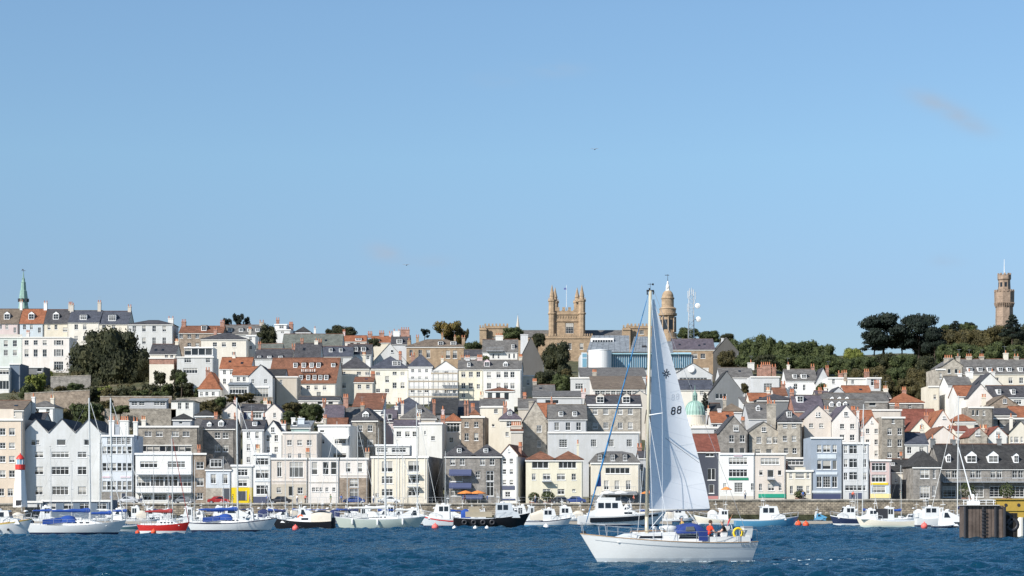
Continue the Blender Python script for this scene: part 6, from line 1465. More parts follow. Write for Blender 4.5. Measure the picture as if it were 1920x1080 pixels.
def ring(t, c, r, tr, mat, ax='y', name='lifebuoy', a0=0, a1=2*math.pi, n=16):
    rows = []
    for i in range(n+1):
        a = a0 + (a1-a0)*i/n; q = []
        for j in range(7):
            b = 2*math.pi*j/6; rr = r + tr*math.cos(b); h = tr*math.sin(b)
            q.append((c[0]+rr*math.cos(a), c[1]+h, c[2]+rr*math.sin(a)) if ax == 'y' else (c[0]+h, c[1]+rr*math.cos(a), c[2]+rr*math.sin(a)))
        rows.append(q)
    m = MB(); m.grid(rows); return m.build(name, mat, t, smooth=True)
ORG = plain('lifebuoy_orange', (.75,.12,.03), .6)
YEL = plain('lifebuoy_yellow', (.80,.55,.02), .6)
# --- the moored boats, left to right
def ex1(t, L, Bm, half, sheer, zd, zt, a, mid, b_, k):
    m = MB(); 
    for sd in (1, -1): m.tube((-L/2, sd*half(0)*1.0, sheer(0)-.02), (0, sd*(half(.5)+.02), sheer(.5)-.02), .05, .05, 5); m.tube((0, sd*(half(.5)+.02), sheer(.5)-.02), (L*.45, sd*half(.95), sheer(.95)-.02), .05, .05, 5)
    m.build('rubbing_strake', plain('varnished_wood', (.45,.24,.06), .35), t)
    for i in range(4):
        m = MB(); s = .25+.14*i; k0 = len(m.v); m.lathe([(.13,0),(.13,.04),(.02,.05)], 12); x = -L/2+s*L
        m.v = [(v[0]+x, -half(s)*.97-.0-v[2], v[1]+sheer(s)*.5) for v in m.v]; m.build('porthole', GLASSD, t)
motor('white classic motor cruiser with varnished rail and portholes at the left edge', -62, 60, 1006, 957, (.35,.80), bow='r', mats=('W','Y','B','A'), fb=(1.3,1.35,1.9), mast=2, extra=ex1)
sailing('white yacht nearest the left edge, dark blue sail cover and hood', 50, 236, 1003, 169, 746, 4, 'r', ('W','W','N','A'), 'b', 'b', boomlen=4.0, mastr=.09)
sailing('dark teal yacht half hidden behind the leftmost white yacht, blue sail cover', 176, 284, 997, 210, 746, 3, 'r', ('T','W','W','A'), 'b', None, boomlen=2.6, mastr=.10, name='moored_yacht')
sailing('small bright red yacht with cream coachroof and red sail cover', 258, 356, 1000, 324, 816, -4, 'r', ('R','R','W','A'), 'r', None, boomlen=3.1, mastr=.05, furl='r', fb=(.85,.8,1.1))
sailing('white yacht with bright royal blue sail cover, hood and cockpit cover', 352, 520, 998, 446, 746, 3, 'r', ('W','N','N','A'), 'b', 'b', boomlen=4.4, mastr=.10, fb=(1.0,.95,1.45))
def ex6(t, L, Bm, half, sheer, zd, zt, a, mid, b_, k):
    ring(t, (b_+.1, -Bm*.33, zd+.5), .33, .09, ORG)
    for s in (.12,.2): 
        m = MB(); m.box(-L/2+s*L, -L/2+s*L+.5, -.5, .3, sheer(s), sheer(s)+.55); m.build('fish_box', plain('fish_box_grey', (.25,.27,.28)), t)
motor('black-hulled fishing boat with blue-roofed white wheelhouse and orange lifebuoy', 624, 506, 992, 951, (.12,.52), -5, 'l', ('K','K','K','A'), fb=(1.0,.95,1.5), extra=ex6, roofm_=CV['b'], rail=False, mast=2)
sailing('pale sage-green yacht with tall pale mast and white sail cover', 628, 798, 991, 723, 768, 2, 'r', ('G','W','G','A'), 'w', 'w', boomlen=4.6, mastr=.14, fb=(1.7,1.35,1.75), fend=3, furl='w')
def ex9(t, L, Bm, half, sheer, zd, zt, a, mid, b_, k):
    m = MB()
    for sd in (1, -1): m.grid([[(-L/2+s*L, sd*(half(s)*1.0+.015), sheer(s)-.20) for s in (.02,.2,.4,.6,.75,.9)], [(-L/2+s*L, sd*(half(s)*.985+.02), sheer(s)-.34) for s in (.02,.2,.4,.6,.75,.9)]])
    m.build('red_stripe', GC['R'], t)
    m = MB(); x = -L*.08
    strokes = {'8': 0}
    for i, w in enumerate((.42,.42,.16,.42,.42,.42)):
        y = -half(.48)-.012; z = sheer(.5)*.5
        m.box(x, x+.09, y-.02, y, z-.24, z+.22)
        if w > .3: m.box(x+.3, x+.39, y-.02, y, z-.24, z+.22); m.box(x+.09, x+.3, y-.02, y, z-.05 + (.12 if i % 2 else -.12), z+.04 + (.12 if i % 2 else -.12))
        x += w + .12
    m.build('hull_lettering', GC['N'], t)
motor('grey-white harbour launch with red stripe, dark lettering and raked wheelhouse', 880, 786, 989, 946, (.38,.78), -4, 'l', ('S','W','N','A'), fb=(1.25,1.3,2.0), extra=ex9, mast=2.2)
def ex10(t, L, Bm, half, sheer, zd, zt, a, mid, b_, k):
    m = MB(); m.box(-L*.34, a-.5, -.9, .9, zd, zd+.7); m.box(-L*.30, -L*.16, -.6, .6, zd+.7, zd+1.3); m.build('deck_gear', plain('deck_gear_tan', (.35,.30,.22)), t)
    for i in range(4): ring(t, (-L*.36+i*1.2, -half(.2)-.12, .75), .26, .12, DARK, name='tyre_fender')
motor('long black-hulled workboat with pale grey wheelhouse and tyre fenders', 850, 994, 990, 943, (.55,.84), 3, 'r', ('K','K','K','A'), fb=(1.35,1.25,2.0), house='S', extra=ex10, mast=2, rail=True)
def ex11(t, L, Bm, half, sheer, zd, zt, a, mid, b_, k):
    m = MB(); rows = []
    for i in range(6):
        s = i/5; x = a - 1.7 + s*1.9; rows.append([(x, Bm*.34*math.cos(math.pi*j/8), zd + .05 + (zt-zd)*(.55+.45*s)*math.sin(math.pi*j/8)**.5) for j in range(9)])
    m.grid(rows); m.poly(rows[0]); m.build('canopy', CV['c'], t, smooth=True)
motor('small white cruiser with cream canvas canopy over the stern', 984, 1072, 988, 954, (.38,.72), 4, 'r', ('W','N','B','A'), fb=(.8,.85,1.3), extra=ex11)
def ex12(t, L, Bm, half, sheer, zd, zt, a, mid, b_, k):
    m = MB()
    for sd in (1, -1): m.grid([[(-L/2+s*L, sd*(half(s)*1.0+.012), sheer(s)-.22) for s in (.12,.25,.4,.55,.7,.82,.9)], [(-L/2+s*L, sd*(half(s)*.96+.02), sheer(s)-(.85 if s < .8 else .5)) for s in (.12,.25,.4,.55,.7,.82,.9)]])
    m.build('hull_window', GLASSD, t)
    m = MB(); m.box(a+.4, mid-.6, -Bm*.30, Bm*.30, zt+.003, zt+.45); m.tube((a+.2,-.9,zt), (a+.9,-.9,zt+.95), .05,.05,6); m.tube((a+.2,.9,zt), (a+.9,.9,zt+.95), .05,.05,6); m.tube((a+.9,-.9,zt+.95), (a+.9,.9,zt+.95), .05,.05,6); m.build('flybridge', GC['W'], t)
motor('large white motor yacht with long dark hull window, behind the bow of the sailing yacht', 1084, 1250, 987, 939, (.20,.62), 3, 'r', ('W','W','N','A'), fb=(1.55,1.7,2.3), extra=ex12, name='motor_yacht', mast=2)
motor('small white day boat behind the stern of the large white motor yacht', 1036, 1096, 979, 950, (.25,.70), 0, 'r', ('W','W','N','A'), mast=1.5)
motor('low cream fishing boat hidden behind the sailing yacht cockpit', 1300, 1392, 984, 956, (.30,.55), 0, 'l', ('C','W','W','A'), fb=(.9,.9,1.5), mast=4)
motor('sky-blue-hulled fishing boat with white wheelhouse forward', 1378, 1498, 988, 949, (.40,.76), 2, 'r', ('B','W','B','A'), fb=(1.0,1.0,1.5), name='fishing_boat', mast=2.5)
motor('tiny blue-covered dinghy cruiser between the sky-blue boat and the navy cabin boat', 1524, 1550, 977, 961, (.2,.7), 0, 'r', ('N','W','N','A'), house='B', rail=False)
motor('tiny white and turquoise cruiser left of the blue-covered one', 1500, 1528, 976, 958, (.3,.75), 0, 'l', ('W','W','B','A'), rail=False)
motor('navy blue cabin boat with white trim, overlapping the cream-grey fishing boat', 1556, 1622, 985, 950, (.30,.75), 3, 'l', ('N','W','W','A'), fb=(1.1,1.1,1.5), mast=3)
def ex18(t, L, Bm, half, sheer, zd, zt, a, mid, b_, k):
    m = MB(); m.box(-L*.05, L*.16, -.8, .8, zd, zd+1.3); m.build('gear_hauler', DARK, t)
motor('cream-grey open fishing boat with small forward cabin and dark hauler', 1712, 1604, 989, 955, (.62,.88), -3, 'l', ('C','W','G','A'), fb=(1.0,.95,1.6), extra=ex18, name='fishing_boat')
motor('white motor cruiser stern with pink fender left of the dark pier', 1716, 1790, 988, 950, (.20,.75), 6, 'r', ('W','W','N','A'), fb=(1.3,1.3,1.9), mast=2.5)
sailing('white yacht with dark navy sail cover moored against the dark pier', 1742, 1862, 982, 1795, 742, 3, 'l', ('W','N','W','A'), 'k', 'k', boomlen=4.4, mastr=.10)
# second rank, mostly masts
for (a, b, wl, mp, tp, bw, hc, cv, lab) in [
 (226,300,983,238,800,'r','W','b','white yacht behind the red one, its thin mast left of the white modern block'),
 (346,400,985,364,862,'l','W',None,'small yacht with a short mast behind the bow of the red yacht'),
 (522,588,982,536,818,'r','N','k','navy yacht with thin mast in front of the taupe ground floor'),
 (560,640,981,583,800,'r','W','w','white yacht with thin mast left of the pinkish-white house'),
 (590,660,979,630,790,'l','W','b','white yacht with thin mast in front of the three tall half-shaded sashes'),
 (640,712,980,672,798,'r','L','k','grey yacht behind the sage-green yacht stern'),
 (690,770,981,652+91,830,'l','W','w','white yacht whose short mast stands in front of the large cream block'),
 (742,824,980,783,757,'r','W','w','white yacht with a tall mast at the right end of the large cream block'),
 (484,548,979,502,850,'l','W','b','small white yacht behind the royal-blue-covered yacht'),
 (1590,1650,979,1608,770,'r','W','w','white yacht whose mast crosses the tall grey-white house'),
 (1600,1664,978,1617,758,'l','L','b','grey yacht with second mast in front of the tall grey-white house'),
 (1178,1240,980,1200,880,'l','W','b','small yacht with low mast just left of the big white mast'),
 (112,180,983,134,870,'l','W','k','small yacht with short mast before the gabled warehouse'),
 (296,352,981,316,874,'r','W','w','small white yacht behind the red yacht cabin'),
 (64,140,982,96,842,'r','W','b','white yacht with blue cover before the left gable of the warehouse'),
 (140,206,980,186,836,'l','W','w','white yacht behind the mast of the leftmost white yacht'),
 (262,330,980,287,846,'l','W','k','white yacht with navy cover before the left end of the modern white block'),
 (398,458,980,420,856,'r','L','b','grey yacht before the arched-window house'),
 (446,510,977,470,838,'r','W','k','white yacht with navy cover before the yellow shop'),
 (520,584,978,548,812,'l','W','b','white yacht before the cream house with wide glazed bay'),
 (606,668,977,652,806,'r','W','k','white yacht with navy cover before the brown-stone bay house'),
 (676,740,978,708,802,'l','W','b','white yacht at the left edge of the large cream block'),
 (716,786,977,756,840,'r','N','w','navy yacht at the middle of the large cream block'),
 (800,860,980,834,846,'l','W','b','white yacht before the left corner of the awninged restaurant'),
 (1240,1300,980,1262,892,'r','W','k','small white yacht seen under the sail'),
 (1660,1724,979,1690,872,'r','W','b','white yacht before the dark-roofed low house by the stone hotel')]:
    sailing(lab, a, b, wl, mp, tp, 2, bw, (hc,'W','N','A'), cv, None, boomlen=3.0, mastr=.05 if tp > 760 else .10, furl='w' if tp < 800 else None)
for (a, b, wl, ct, hc, bw, lab) in [
 (60,112,981,949,'W','l','small white cabin boat left of the lighthouse annex'),
 (404,470,981,947,'W','r','white cabin boat behind the royal-blue hood'),
 (456,512,978,949,'L','l','grey cabin boat below the yellow shop'),
 (700,756,977,948,'W','l','white cruiser below the large cream block'),
 (812,862,978,949,'W','r','white cruiser behind the harbour launch'),
 (876,930,976,949,'T','r','teal cruiser in front of the awninged restaurant'),
 (930,990,977,950,'W','l','white cruiser below the slim blue-awning house'),
 (1098,1150,977,948,'N','l','navy cruiser behind the large white motor yacht'),
 (1690,1736,977,949,'W','l','small white cruiser near the left wing of the stone hotel'),
 (1246,1304,978,950,'W','r','white cruiser seen under the foot of the sail'),
 (196,250,978,950,'W','l','white cruiser behind the two leftmost masts'),
 (252,300,982,951,'L','r','grey cabin boat just left of the red yacht, in the second rank'),
 (336,372,984,951,'W','l','white cabin boat between the red yacht and the royal-blue-covered yacht'),
 (548,590,984,947,'W','r','white cabin boat behind the black fishing boat, left side'),
 (592,640,984,948,'T','l','teal cabin boat behind the black fishing boat, right side'),
 (664,704,985,950,'C','r','cream cabin boat behind the sage-green yacht hood'),
 (752,800,985,949,'L','l','grey cabin boat behind the bow of the sage-green yacht'),
 (842,884,983,947,'W','l','white cabin boat between the launch and the black workboat'),
 (956,1000,983,948,'W','r','white cabin boat behind the bow of the black workboat'),
 (1146,1200,978,944,'C','l','cream cruiser behind the roof of the large white motor yacht'),
 (1326,1366,983,949,'W','r','white cabin boat just right of the sail foot'),
 (1640,1690,982,951,'W','l','white cabin boat behind the cream-grey open fishing boat'),
 (1748,1800,990,953,'N','r','navy cabin boat tucked against the dark pier'),
 (20,72,990,953,'W','r','white cabin boat behind the classic motor cruiser')]:
    motor(lab, a, b, wl, ct, (.3,.72), 2, bw, (hc,'W','N','A'), rail=False)
# --- rear rank: small craft packed side by side along the quay
rb_ = random.Random(4)
for i, px in enumerate(range(204, 1250, 31)):
    hc = 'WWLNWCTW'[rb_.randrange(8)]; w_ = rb_.uniform(30, 46)
    t, *_r = motor('', px, px + w_, 976.9 + rb_.uniform(0, 2.2), rb_.uniform(948, 955), (.28, .72), rb_.uniform(-8, 8), rb_.choice('lr'), (hc, 'W', 'N', 'A'), rail=False, style=rb_.randrange(3))
    nm = {'W':'white','L':'grey','N':'navy','C':'cream','T':'teal'}[hc]
    t['label'] = f'small {nm}-hulled craft in the crowded rear rank along the quay wall'; t['group'] = 'small craft moored in the rear rank'; t.name = 'small_boat'
# --- buoys
def buoy(px, wl, r_px, mat, lab, grp):
    Y = F*CZ/(wl-HY); k = Y/F; r = r_px*k; m = MB(); m.lathe([(.02,-r*.95),(r*.5,-r*.85),(r*.87,-r*.5),(r,0),(r*.87,r*.5),(r*.5,r*.85),(r*.16,r*1.0),(r*.14,r*1.25),(.02,r*1.3)], 14)
    o = m.build('buoy', mat, None, (xof(px, Y), Y, r*.72), smooth=True); tag(o, lab, 'buoy', grp)
PK = plain('buoy_pink', (.75,.14,.12), .55, 0, .15, 2); RD = plain('buoy_red', (.72,.09,.03), .55, 0, .15, 2)
for px, wl, r, mt, lab in [(554,995,6,PK,'pink ball buoy under the black fishing boat'),(288,1001,5,RD,'red ball buoy under the side of the red yacht'),(258,1002,4.5,RD,'darker red buoy at the stern of the red yacht'),(816,993,6.5,PK,'pink ball buoy in front of the harbour launch'),(1497,987,6,RD,'left of the two red buoys off the bow of the sky-blue boat'),(1511,988,6,RD,'right of the two red buoys off the bow of the sky-blue boat'),(1733,991,6.5,PK,'pink ball buoy at the white motor cruiser near the pier'),(1024,993,6,GC['W'],'white ball buoy under the cream-canopied cruiser'),(891,993,4,GC['W'],'white buoy at the middle of the black workboat'),(913,993,4,GC['W'],'white buoy right of the middle of the black workboat'),(852,993,4,GC['W'],'white buoy at the stern of the black workboat')]:
    buoy(px, wl, r, mt, lab, 'mooring buoys')
# --- pontoons
m = MB()
for a, b, Y in ((-200, 1260, 300), (1300, 1780, 305)): m.box(xof(a, Y), xof(b, Y), Y, Y+2.2, -.2, .5)
tag(m.build('pontoon', plain('pontoon_deck', (.35,.31,.26), .85)), kind='structure')
# --- lighthouse
def lighthouse():
    Y = 345; k = Y/F; t = thing('lighthouse', 'small white harbour light tower with red gallery and red cap at left', 'lighthouse', (xof(38, Y), Y, 0)); Z = lambda p: zof(p, Y)
    WL = render_wall('lighthouse_white', (.80,.80,.78), .12); RL = plain('lighthouse_red', (.62,.04,.03), .5)
    m = MB(); m.lathe([(14*k,-1),(13.5*k,Z(950)),(12*k,Z(930)),(8.2*k,Z(882)),(8.0*k,Z(880))], 8, rot=math.pi/8); m.build('tower', WL, t)
    m = MB(); m.lathe([(8*k,Z(881)),(9.3*k,Z(880)),(9.3*k,Z(871)),(8.9*k,Z(871)),(8.9*k,Z(872))], 16); m.build('gallery', RL, t)
    m = MB(); m.lathe([(7*k,Z(872)),(7*k,Z(861))], 12); m.build('lantern', GLASSB, t)
    for i in range(8):
        m = MB(); a = i*math.pi/4; m.tube((7.1*k*math.cos(a),7.1*k*math.sin(a),Z(872)),(7.1*k*math.cos(a),7.1*k*math.sin(a),Z(860.5)),.06,.06,4); m.build('glazing_bar', WHITE, t)
    m = MB(); m.lathe([(8*k,Z(861)),(7*k,Z(858)),(4*k,Z(854)),(1.2*k,Z(852)),(1*k,Z(850)),(.2*k,Z(849))], 16); m.build('cap', RL, t)
    m = MB(); m.box(-.5,.5,-12.6*k,-11.6*k,Z(948),Z(938)); m.build('door', DARK, t)
lighthouse()
m = MB(); m.box(xof(-60,346), xof(60,346), 341, 352, -2, zof(951,346)); tag(m.build('pier', blocks('quay_granite', (0,0,0),(0,0,0),(0,0,0))), kind='structure')
# --- dark pier head on the right
def pierhead():
    Y = 182; k = Y/F; t = thing('pier_head', 'dark brown timber and concrete pier head rising from the water at right', 'pier', (xof(1855, Y), Y, 0)); L = lambda p: (p-1855)*k; Z = lambda p: zof(p, Y)
    W = blocks('pier_timber', (.13,.10,.085), (.10,.078,.066), (.04,.032,.028), .35, 6, .03, noise_amt=.5)
    m = MB(); m.box(L(1809), L(1882), 0, 2.2, -2, Z(948)); m.build('block', W, t)
    m = MB(); m.box(L(1883), L(1911), .6, 2.6, -2, Z(962)); m.build('rear_block', blocks('tarred_timber', (.02,.018,.016), (.03,.025,.022), (.01,.01,.01), .3, 5, .03), t)
    for px in (1809, 1843, 1866, 1883):
        m = MB(); m.tube((L(px), -.12, -2), (L(px), -.12, Z(950)), .13, .13, 7); m.build('pile', DARK, t)
    for i in range(8):
        m = MB(); z = Z(1003 - i*6.5); m.box(L(1839), L(1847), -.32, -.26, z, z+.07); m.build('ladder_rung', DARK, t)
    m = MB(); m.box(L(1807), L(1873), -.3, 2.4, Z(948)+.003, Z(946.5)); m.build('deck', plain('concrete_deck', (.45,.44,.42), .9, 0, .2), t)
    for px in (1808, 1822, 1836, 1850, 1864):
        m = MB(); m.tube((L(px), .2, Z(947)), (L(px), .2, Z(938)), .03, .03, 5); m.build('rail_post', WHITE, t)
    m = MB(); m.tube((L(1806), .2, Z(938)), (L(1868), .2, Z(938)), .03, .03, 5); m.tube((L(1806), .2, Z(942)), (L(1868), .2, Z(942)), .02, .02, 5); m.build('handrail', WHITE, t)
    ring(t, (L(1901), .7, Z(984)), .5, .2, DARK, name='tyre_fender'); ring(t, (L(1890), .7, Z(974)), .5, .2, DARK, name='tyre_fender')
pierhead()
def yellow_gantry():
    Y = 190; k = Y/F; t = thing('loading_platform', 'yellow painted steel platform with round holes behind the pier head at the right edge', 'platform', (xof(1900, Y), Y, 0)); L = lambda p: (p-1900)*k; Z = lambda p: zof(p, Y)
    m = MB(); y = plain('ochre_paint', (.42,.28,.05), .6, 0, .25, 1.5)
    m.box(L(1868), L(1960), 0, .5, Z(958), Z(937)); m.box(L(1866), L(1960), -.15, .6, Z(937)+.003, Z(935)); m.box(L(1884), L(1960), .1, .6, Z(970), Z(958)-.003); m.build('beam', y, t)
    for px in (1886, 1910):
        q = MB(); q.lathe([(.16,0),(.16,.03),(.02,.035)], 12); q.v = [(v[0]+L(px), -v[2]-.003, v[1]+Z(947)) for v in q.v]; q.build('bolt_hole', DARK, t)
    for px in (1915, 1945): q = MB(); q.tube((L(px), .3, -2), (L(px), .3, Z(970)), .3, .3, 10); q.build('leg', wallm('Cr'), t)
yellow_gantry()
def mast_crane():
    Y = 184; k = Y/F; t = thing('deck_crane', 'white deck crane with a leaning lattice-thin jib standing on the pier head', 'crane', (xof(1834, Y), Y+2, zof(946.5, Y))); L = lambda p: (p-1834)*k; Z = lambda p: zof(p, Y+2)-zof(946.5, Y)
    m = MB(); m.box(-.5, .55, -.4, .4, 0, .35); m.tube((0,0,.3), (0,0,1.0), .12, .1, 8); m.build('base', WHITE, t)
    m = MB(); m.tube((L(1832), 0, Z(934)), (L(1806), 0, Z(838)), .07, .04, 6); m.build('jib', WHITE, t)
    m = MB(); m.tube((L(1806), 0, Z(838)), (L(1812), 0, Z(938)), .012, .012, 4); m.build('cable', ROPE, t)
    m = MB(); m.tube((L(1840),0,.3),(L(1842),0,Z(925)),.04,.03,5); m.tube((L(1828),.2,.3),(L(1827),.2,Z(928)),.04,.03,5); m.build('strut', WHITE, t)
mast_crane()
# ================================================================== PEOPLE
SK = plain('skin', (.55,.33,.24), .6, 0, .05)
def person_mesh(pose, top, legs, hair, hat=None, fingers=False):
    J = {}; E = []
    def j(n, p, r, to=None): J[n] = (Vector(p), r); (E.append((to, n)) if to else None)
    hz = {'stand': .93, 'walk': .92, 'sit': .48, 'helm': .52}[pose]
    lean = {'stand': .02, 'walk': .06, 'sit': .10, 'helm': .16}[pose]
    j('pel', (0,0,hz), .155)
    j('sp', (lean*.4,0,hz+.22), .14, 'pel'); j('ch', (lean,0,hz+.42), .165, 'sp'); j('nk', (lean+.03,0,hz+.57), .058, 'ch'); j('h1', (lean+.06,0,hz+.66), .085, 'nk'); j('h2', (lean+.07,0,hz+.76), .10, 'h1'); j('h3', (lean+.06,0,hz+.84), .07, 'h2')
    for s, sg in (('l', 1), ('r', -1)):
        j('sh'+s, (lean,sg*.17,hz+.49), .075, 'ch')
        if pose in ('stand', 'walk'):
            w = .18*sg if pose == 'walk' else .02
            j('el'+s, (lean-w,sg*.25,hz+.22), .052, 'sh'+s); j('wr'+s, (lean-w*.3+.12,sg*.25,hz+.0), .034, 'el'+s); j('ha'+s, (lean-w*.3+.17,sg*.24,hz-.07), .032, 'wr'+s)
            f = .22*sg if pose == 'walk' else .03*sg
            j('hp'+s, (0,sg*.09,hz-.08), .10, 'pel'); j('kn'+s, (f*.6+.04,sg*.10,hz-.46), .068, 'hp'+s); j('an'+s, (f-.02,sg*.10,.09), .045, 'kn'+s); j('to'+s, (f+.14,sg*.11,.04), .04, 'an'+s)
        else:
            fw = .30 if pose == 'sit' else .45
            j('el'+s, (lean+.10,sg*.27,hz+.24), .055, 'sh'+s); j('wr'+s, (lean+fw,sg*.18,hz+.20), .036, 'el'+s); j('ha'+s, (lean+fw+.07,sg*.16,hz+.21), .033, 'wr'+s)
            j('hp'+s, (.05,sg*.10,hz-.03), .105, 'pel'); j('kn'+s, (.46,sg*.13,hz+.0), .072, 'hp'+s); j('an'+s, (.48,sg*.13,hz-.40), .046, 'kn'+s); j('to'+s, (.62,sg*.13,hz-.44), .042, 'an'+s)
        if fingers:
            h = J['ha'+s][0]; d = (h - J['wr'+s][0]).normalized()
            for q in range(4):
                o = Vector((0, (q-1.5)*.021, 0)); ln = (.040,.048,.045,.034)[q]
                j('f%s%d' % (s,q), h + d*.035 + o, .010, 'ha'+s); j('g%s%d' % (s,q), h + d*(.035+ln) + o + Vector((0,0,-.015)), .009, 'f%s%d' % (s,q)); j('e%s%d' % (s,q), h + d*(.03+ln*1.3) + o + Vector((0,0,-.045)), .008, 'g%s%d' % (s,q))
            j('t1'+s, h + Vector((.0,-sg*.035,.02)), .011, 'ha'+s); j('t2'+s, h + d*.03 + Vector((0,-sg*.05,.01)), .009, 't1'+s)
    names = list(J); me = bpy.data.meshes.new('person_cage'); me.from_pydata([J[n][0] for n in names], [(names.index(a), names.index(b)) for a, b in E], [])
    o = bpy.data.objects.new('person_cage', me); col.objects.link(o); md = o.modifiers.new('s', 'SKIN'); o.modifiers.new('u', 'SUBSURF').levels = 1
    sv = me.skin_vertices[0].data
    for i, n in enumerate(names): sv[i].radius = (J[n][1], J[n][1]); sv[i].use_root = (n == 'pel')
    dg = bpy.context.evaluated_depsgraph_get(); dg.update(); out = bpy.data.meshes.new_from_object(o.evaluated_get(dg)); out.name = 'person_body'
    bpy.data.objects.remove(o); bpy.data.meshes.remove(me)
    out.materials.clear()
    for mt in (top, legs, SK, DARK): out.materials.append(mt)
    H = J['h2'][0]
    for p in out.polygons:
        c = p.center; near = min(names, key=lambda n: (J[n][0]-c).length - J[n][1]); p.use_smooth = True
        p.material_index = 2 if near[:2] in ('nk','h1','h2','h3','ha') or near[0] in 'fget' and near[:2] not in ('to',) else 1 if near[:2] in ('hp','kn','pe') else 3 if near[:2] in ('to',) else 1 if near[:2] == 'an' else 0
    # hair and face pieces
    hm = MB(); hm.lathe([(.02,.115),(.07,.10),(.10,.05),(.108,.0),(.09,-.05)], 12, (H.x-.022, 0, H.z+.015)); hairme = hm.mesh('hair', hat or hair, True)
    fm2 = MB(); fm2.tube((H.x+.085,0,H.z+.0), (H.x+.125,0,H.z-.025), .014, .018, 5)
    for sg in (1,-1): fm2.tube((H.x+.0,sg*.095,H.z+.01), (H.x-.01,sg*.115,H.z-.01), .02, .016, 5, 0); fm2.tube((H.x+.088,sg*.035,H.z+.02), (H.x+.10,sg*.035,H.z+.02), .012, .010, 5, 1)
    fm2.box(H.x+.08, H.x+.098, -.028, .028, H.z-.062, H.z-.052, 2)
    return out, hairme, fm2.mesh('face', [SK, DARK, plain('lips', (.4,.15,.12))], True)
def cloth(n, c): return plain('cloth_' + n, c, .9, 0, .12, 8)
HB = plain('hair_brown', (.06,.035,.02), .7); HG = plain('hair_grey', (.35,.33,.30), .7); HW = cloth('white_hat', (.7,.7,.66))
def person(label, ms, loc, rz, group=None, parent=None, s=1.0):
    o = obj('person', ms[0], parent, loc, rz); o.scale = (s,s,s); tag(o, label, 'person', group)
    obj('hair', ms[1], o); obj('face', ms[2], o); return o
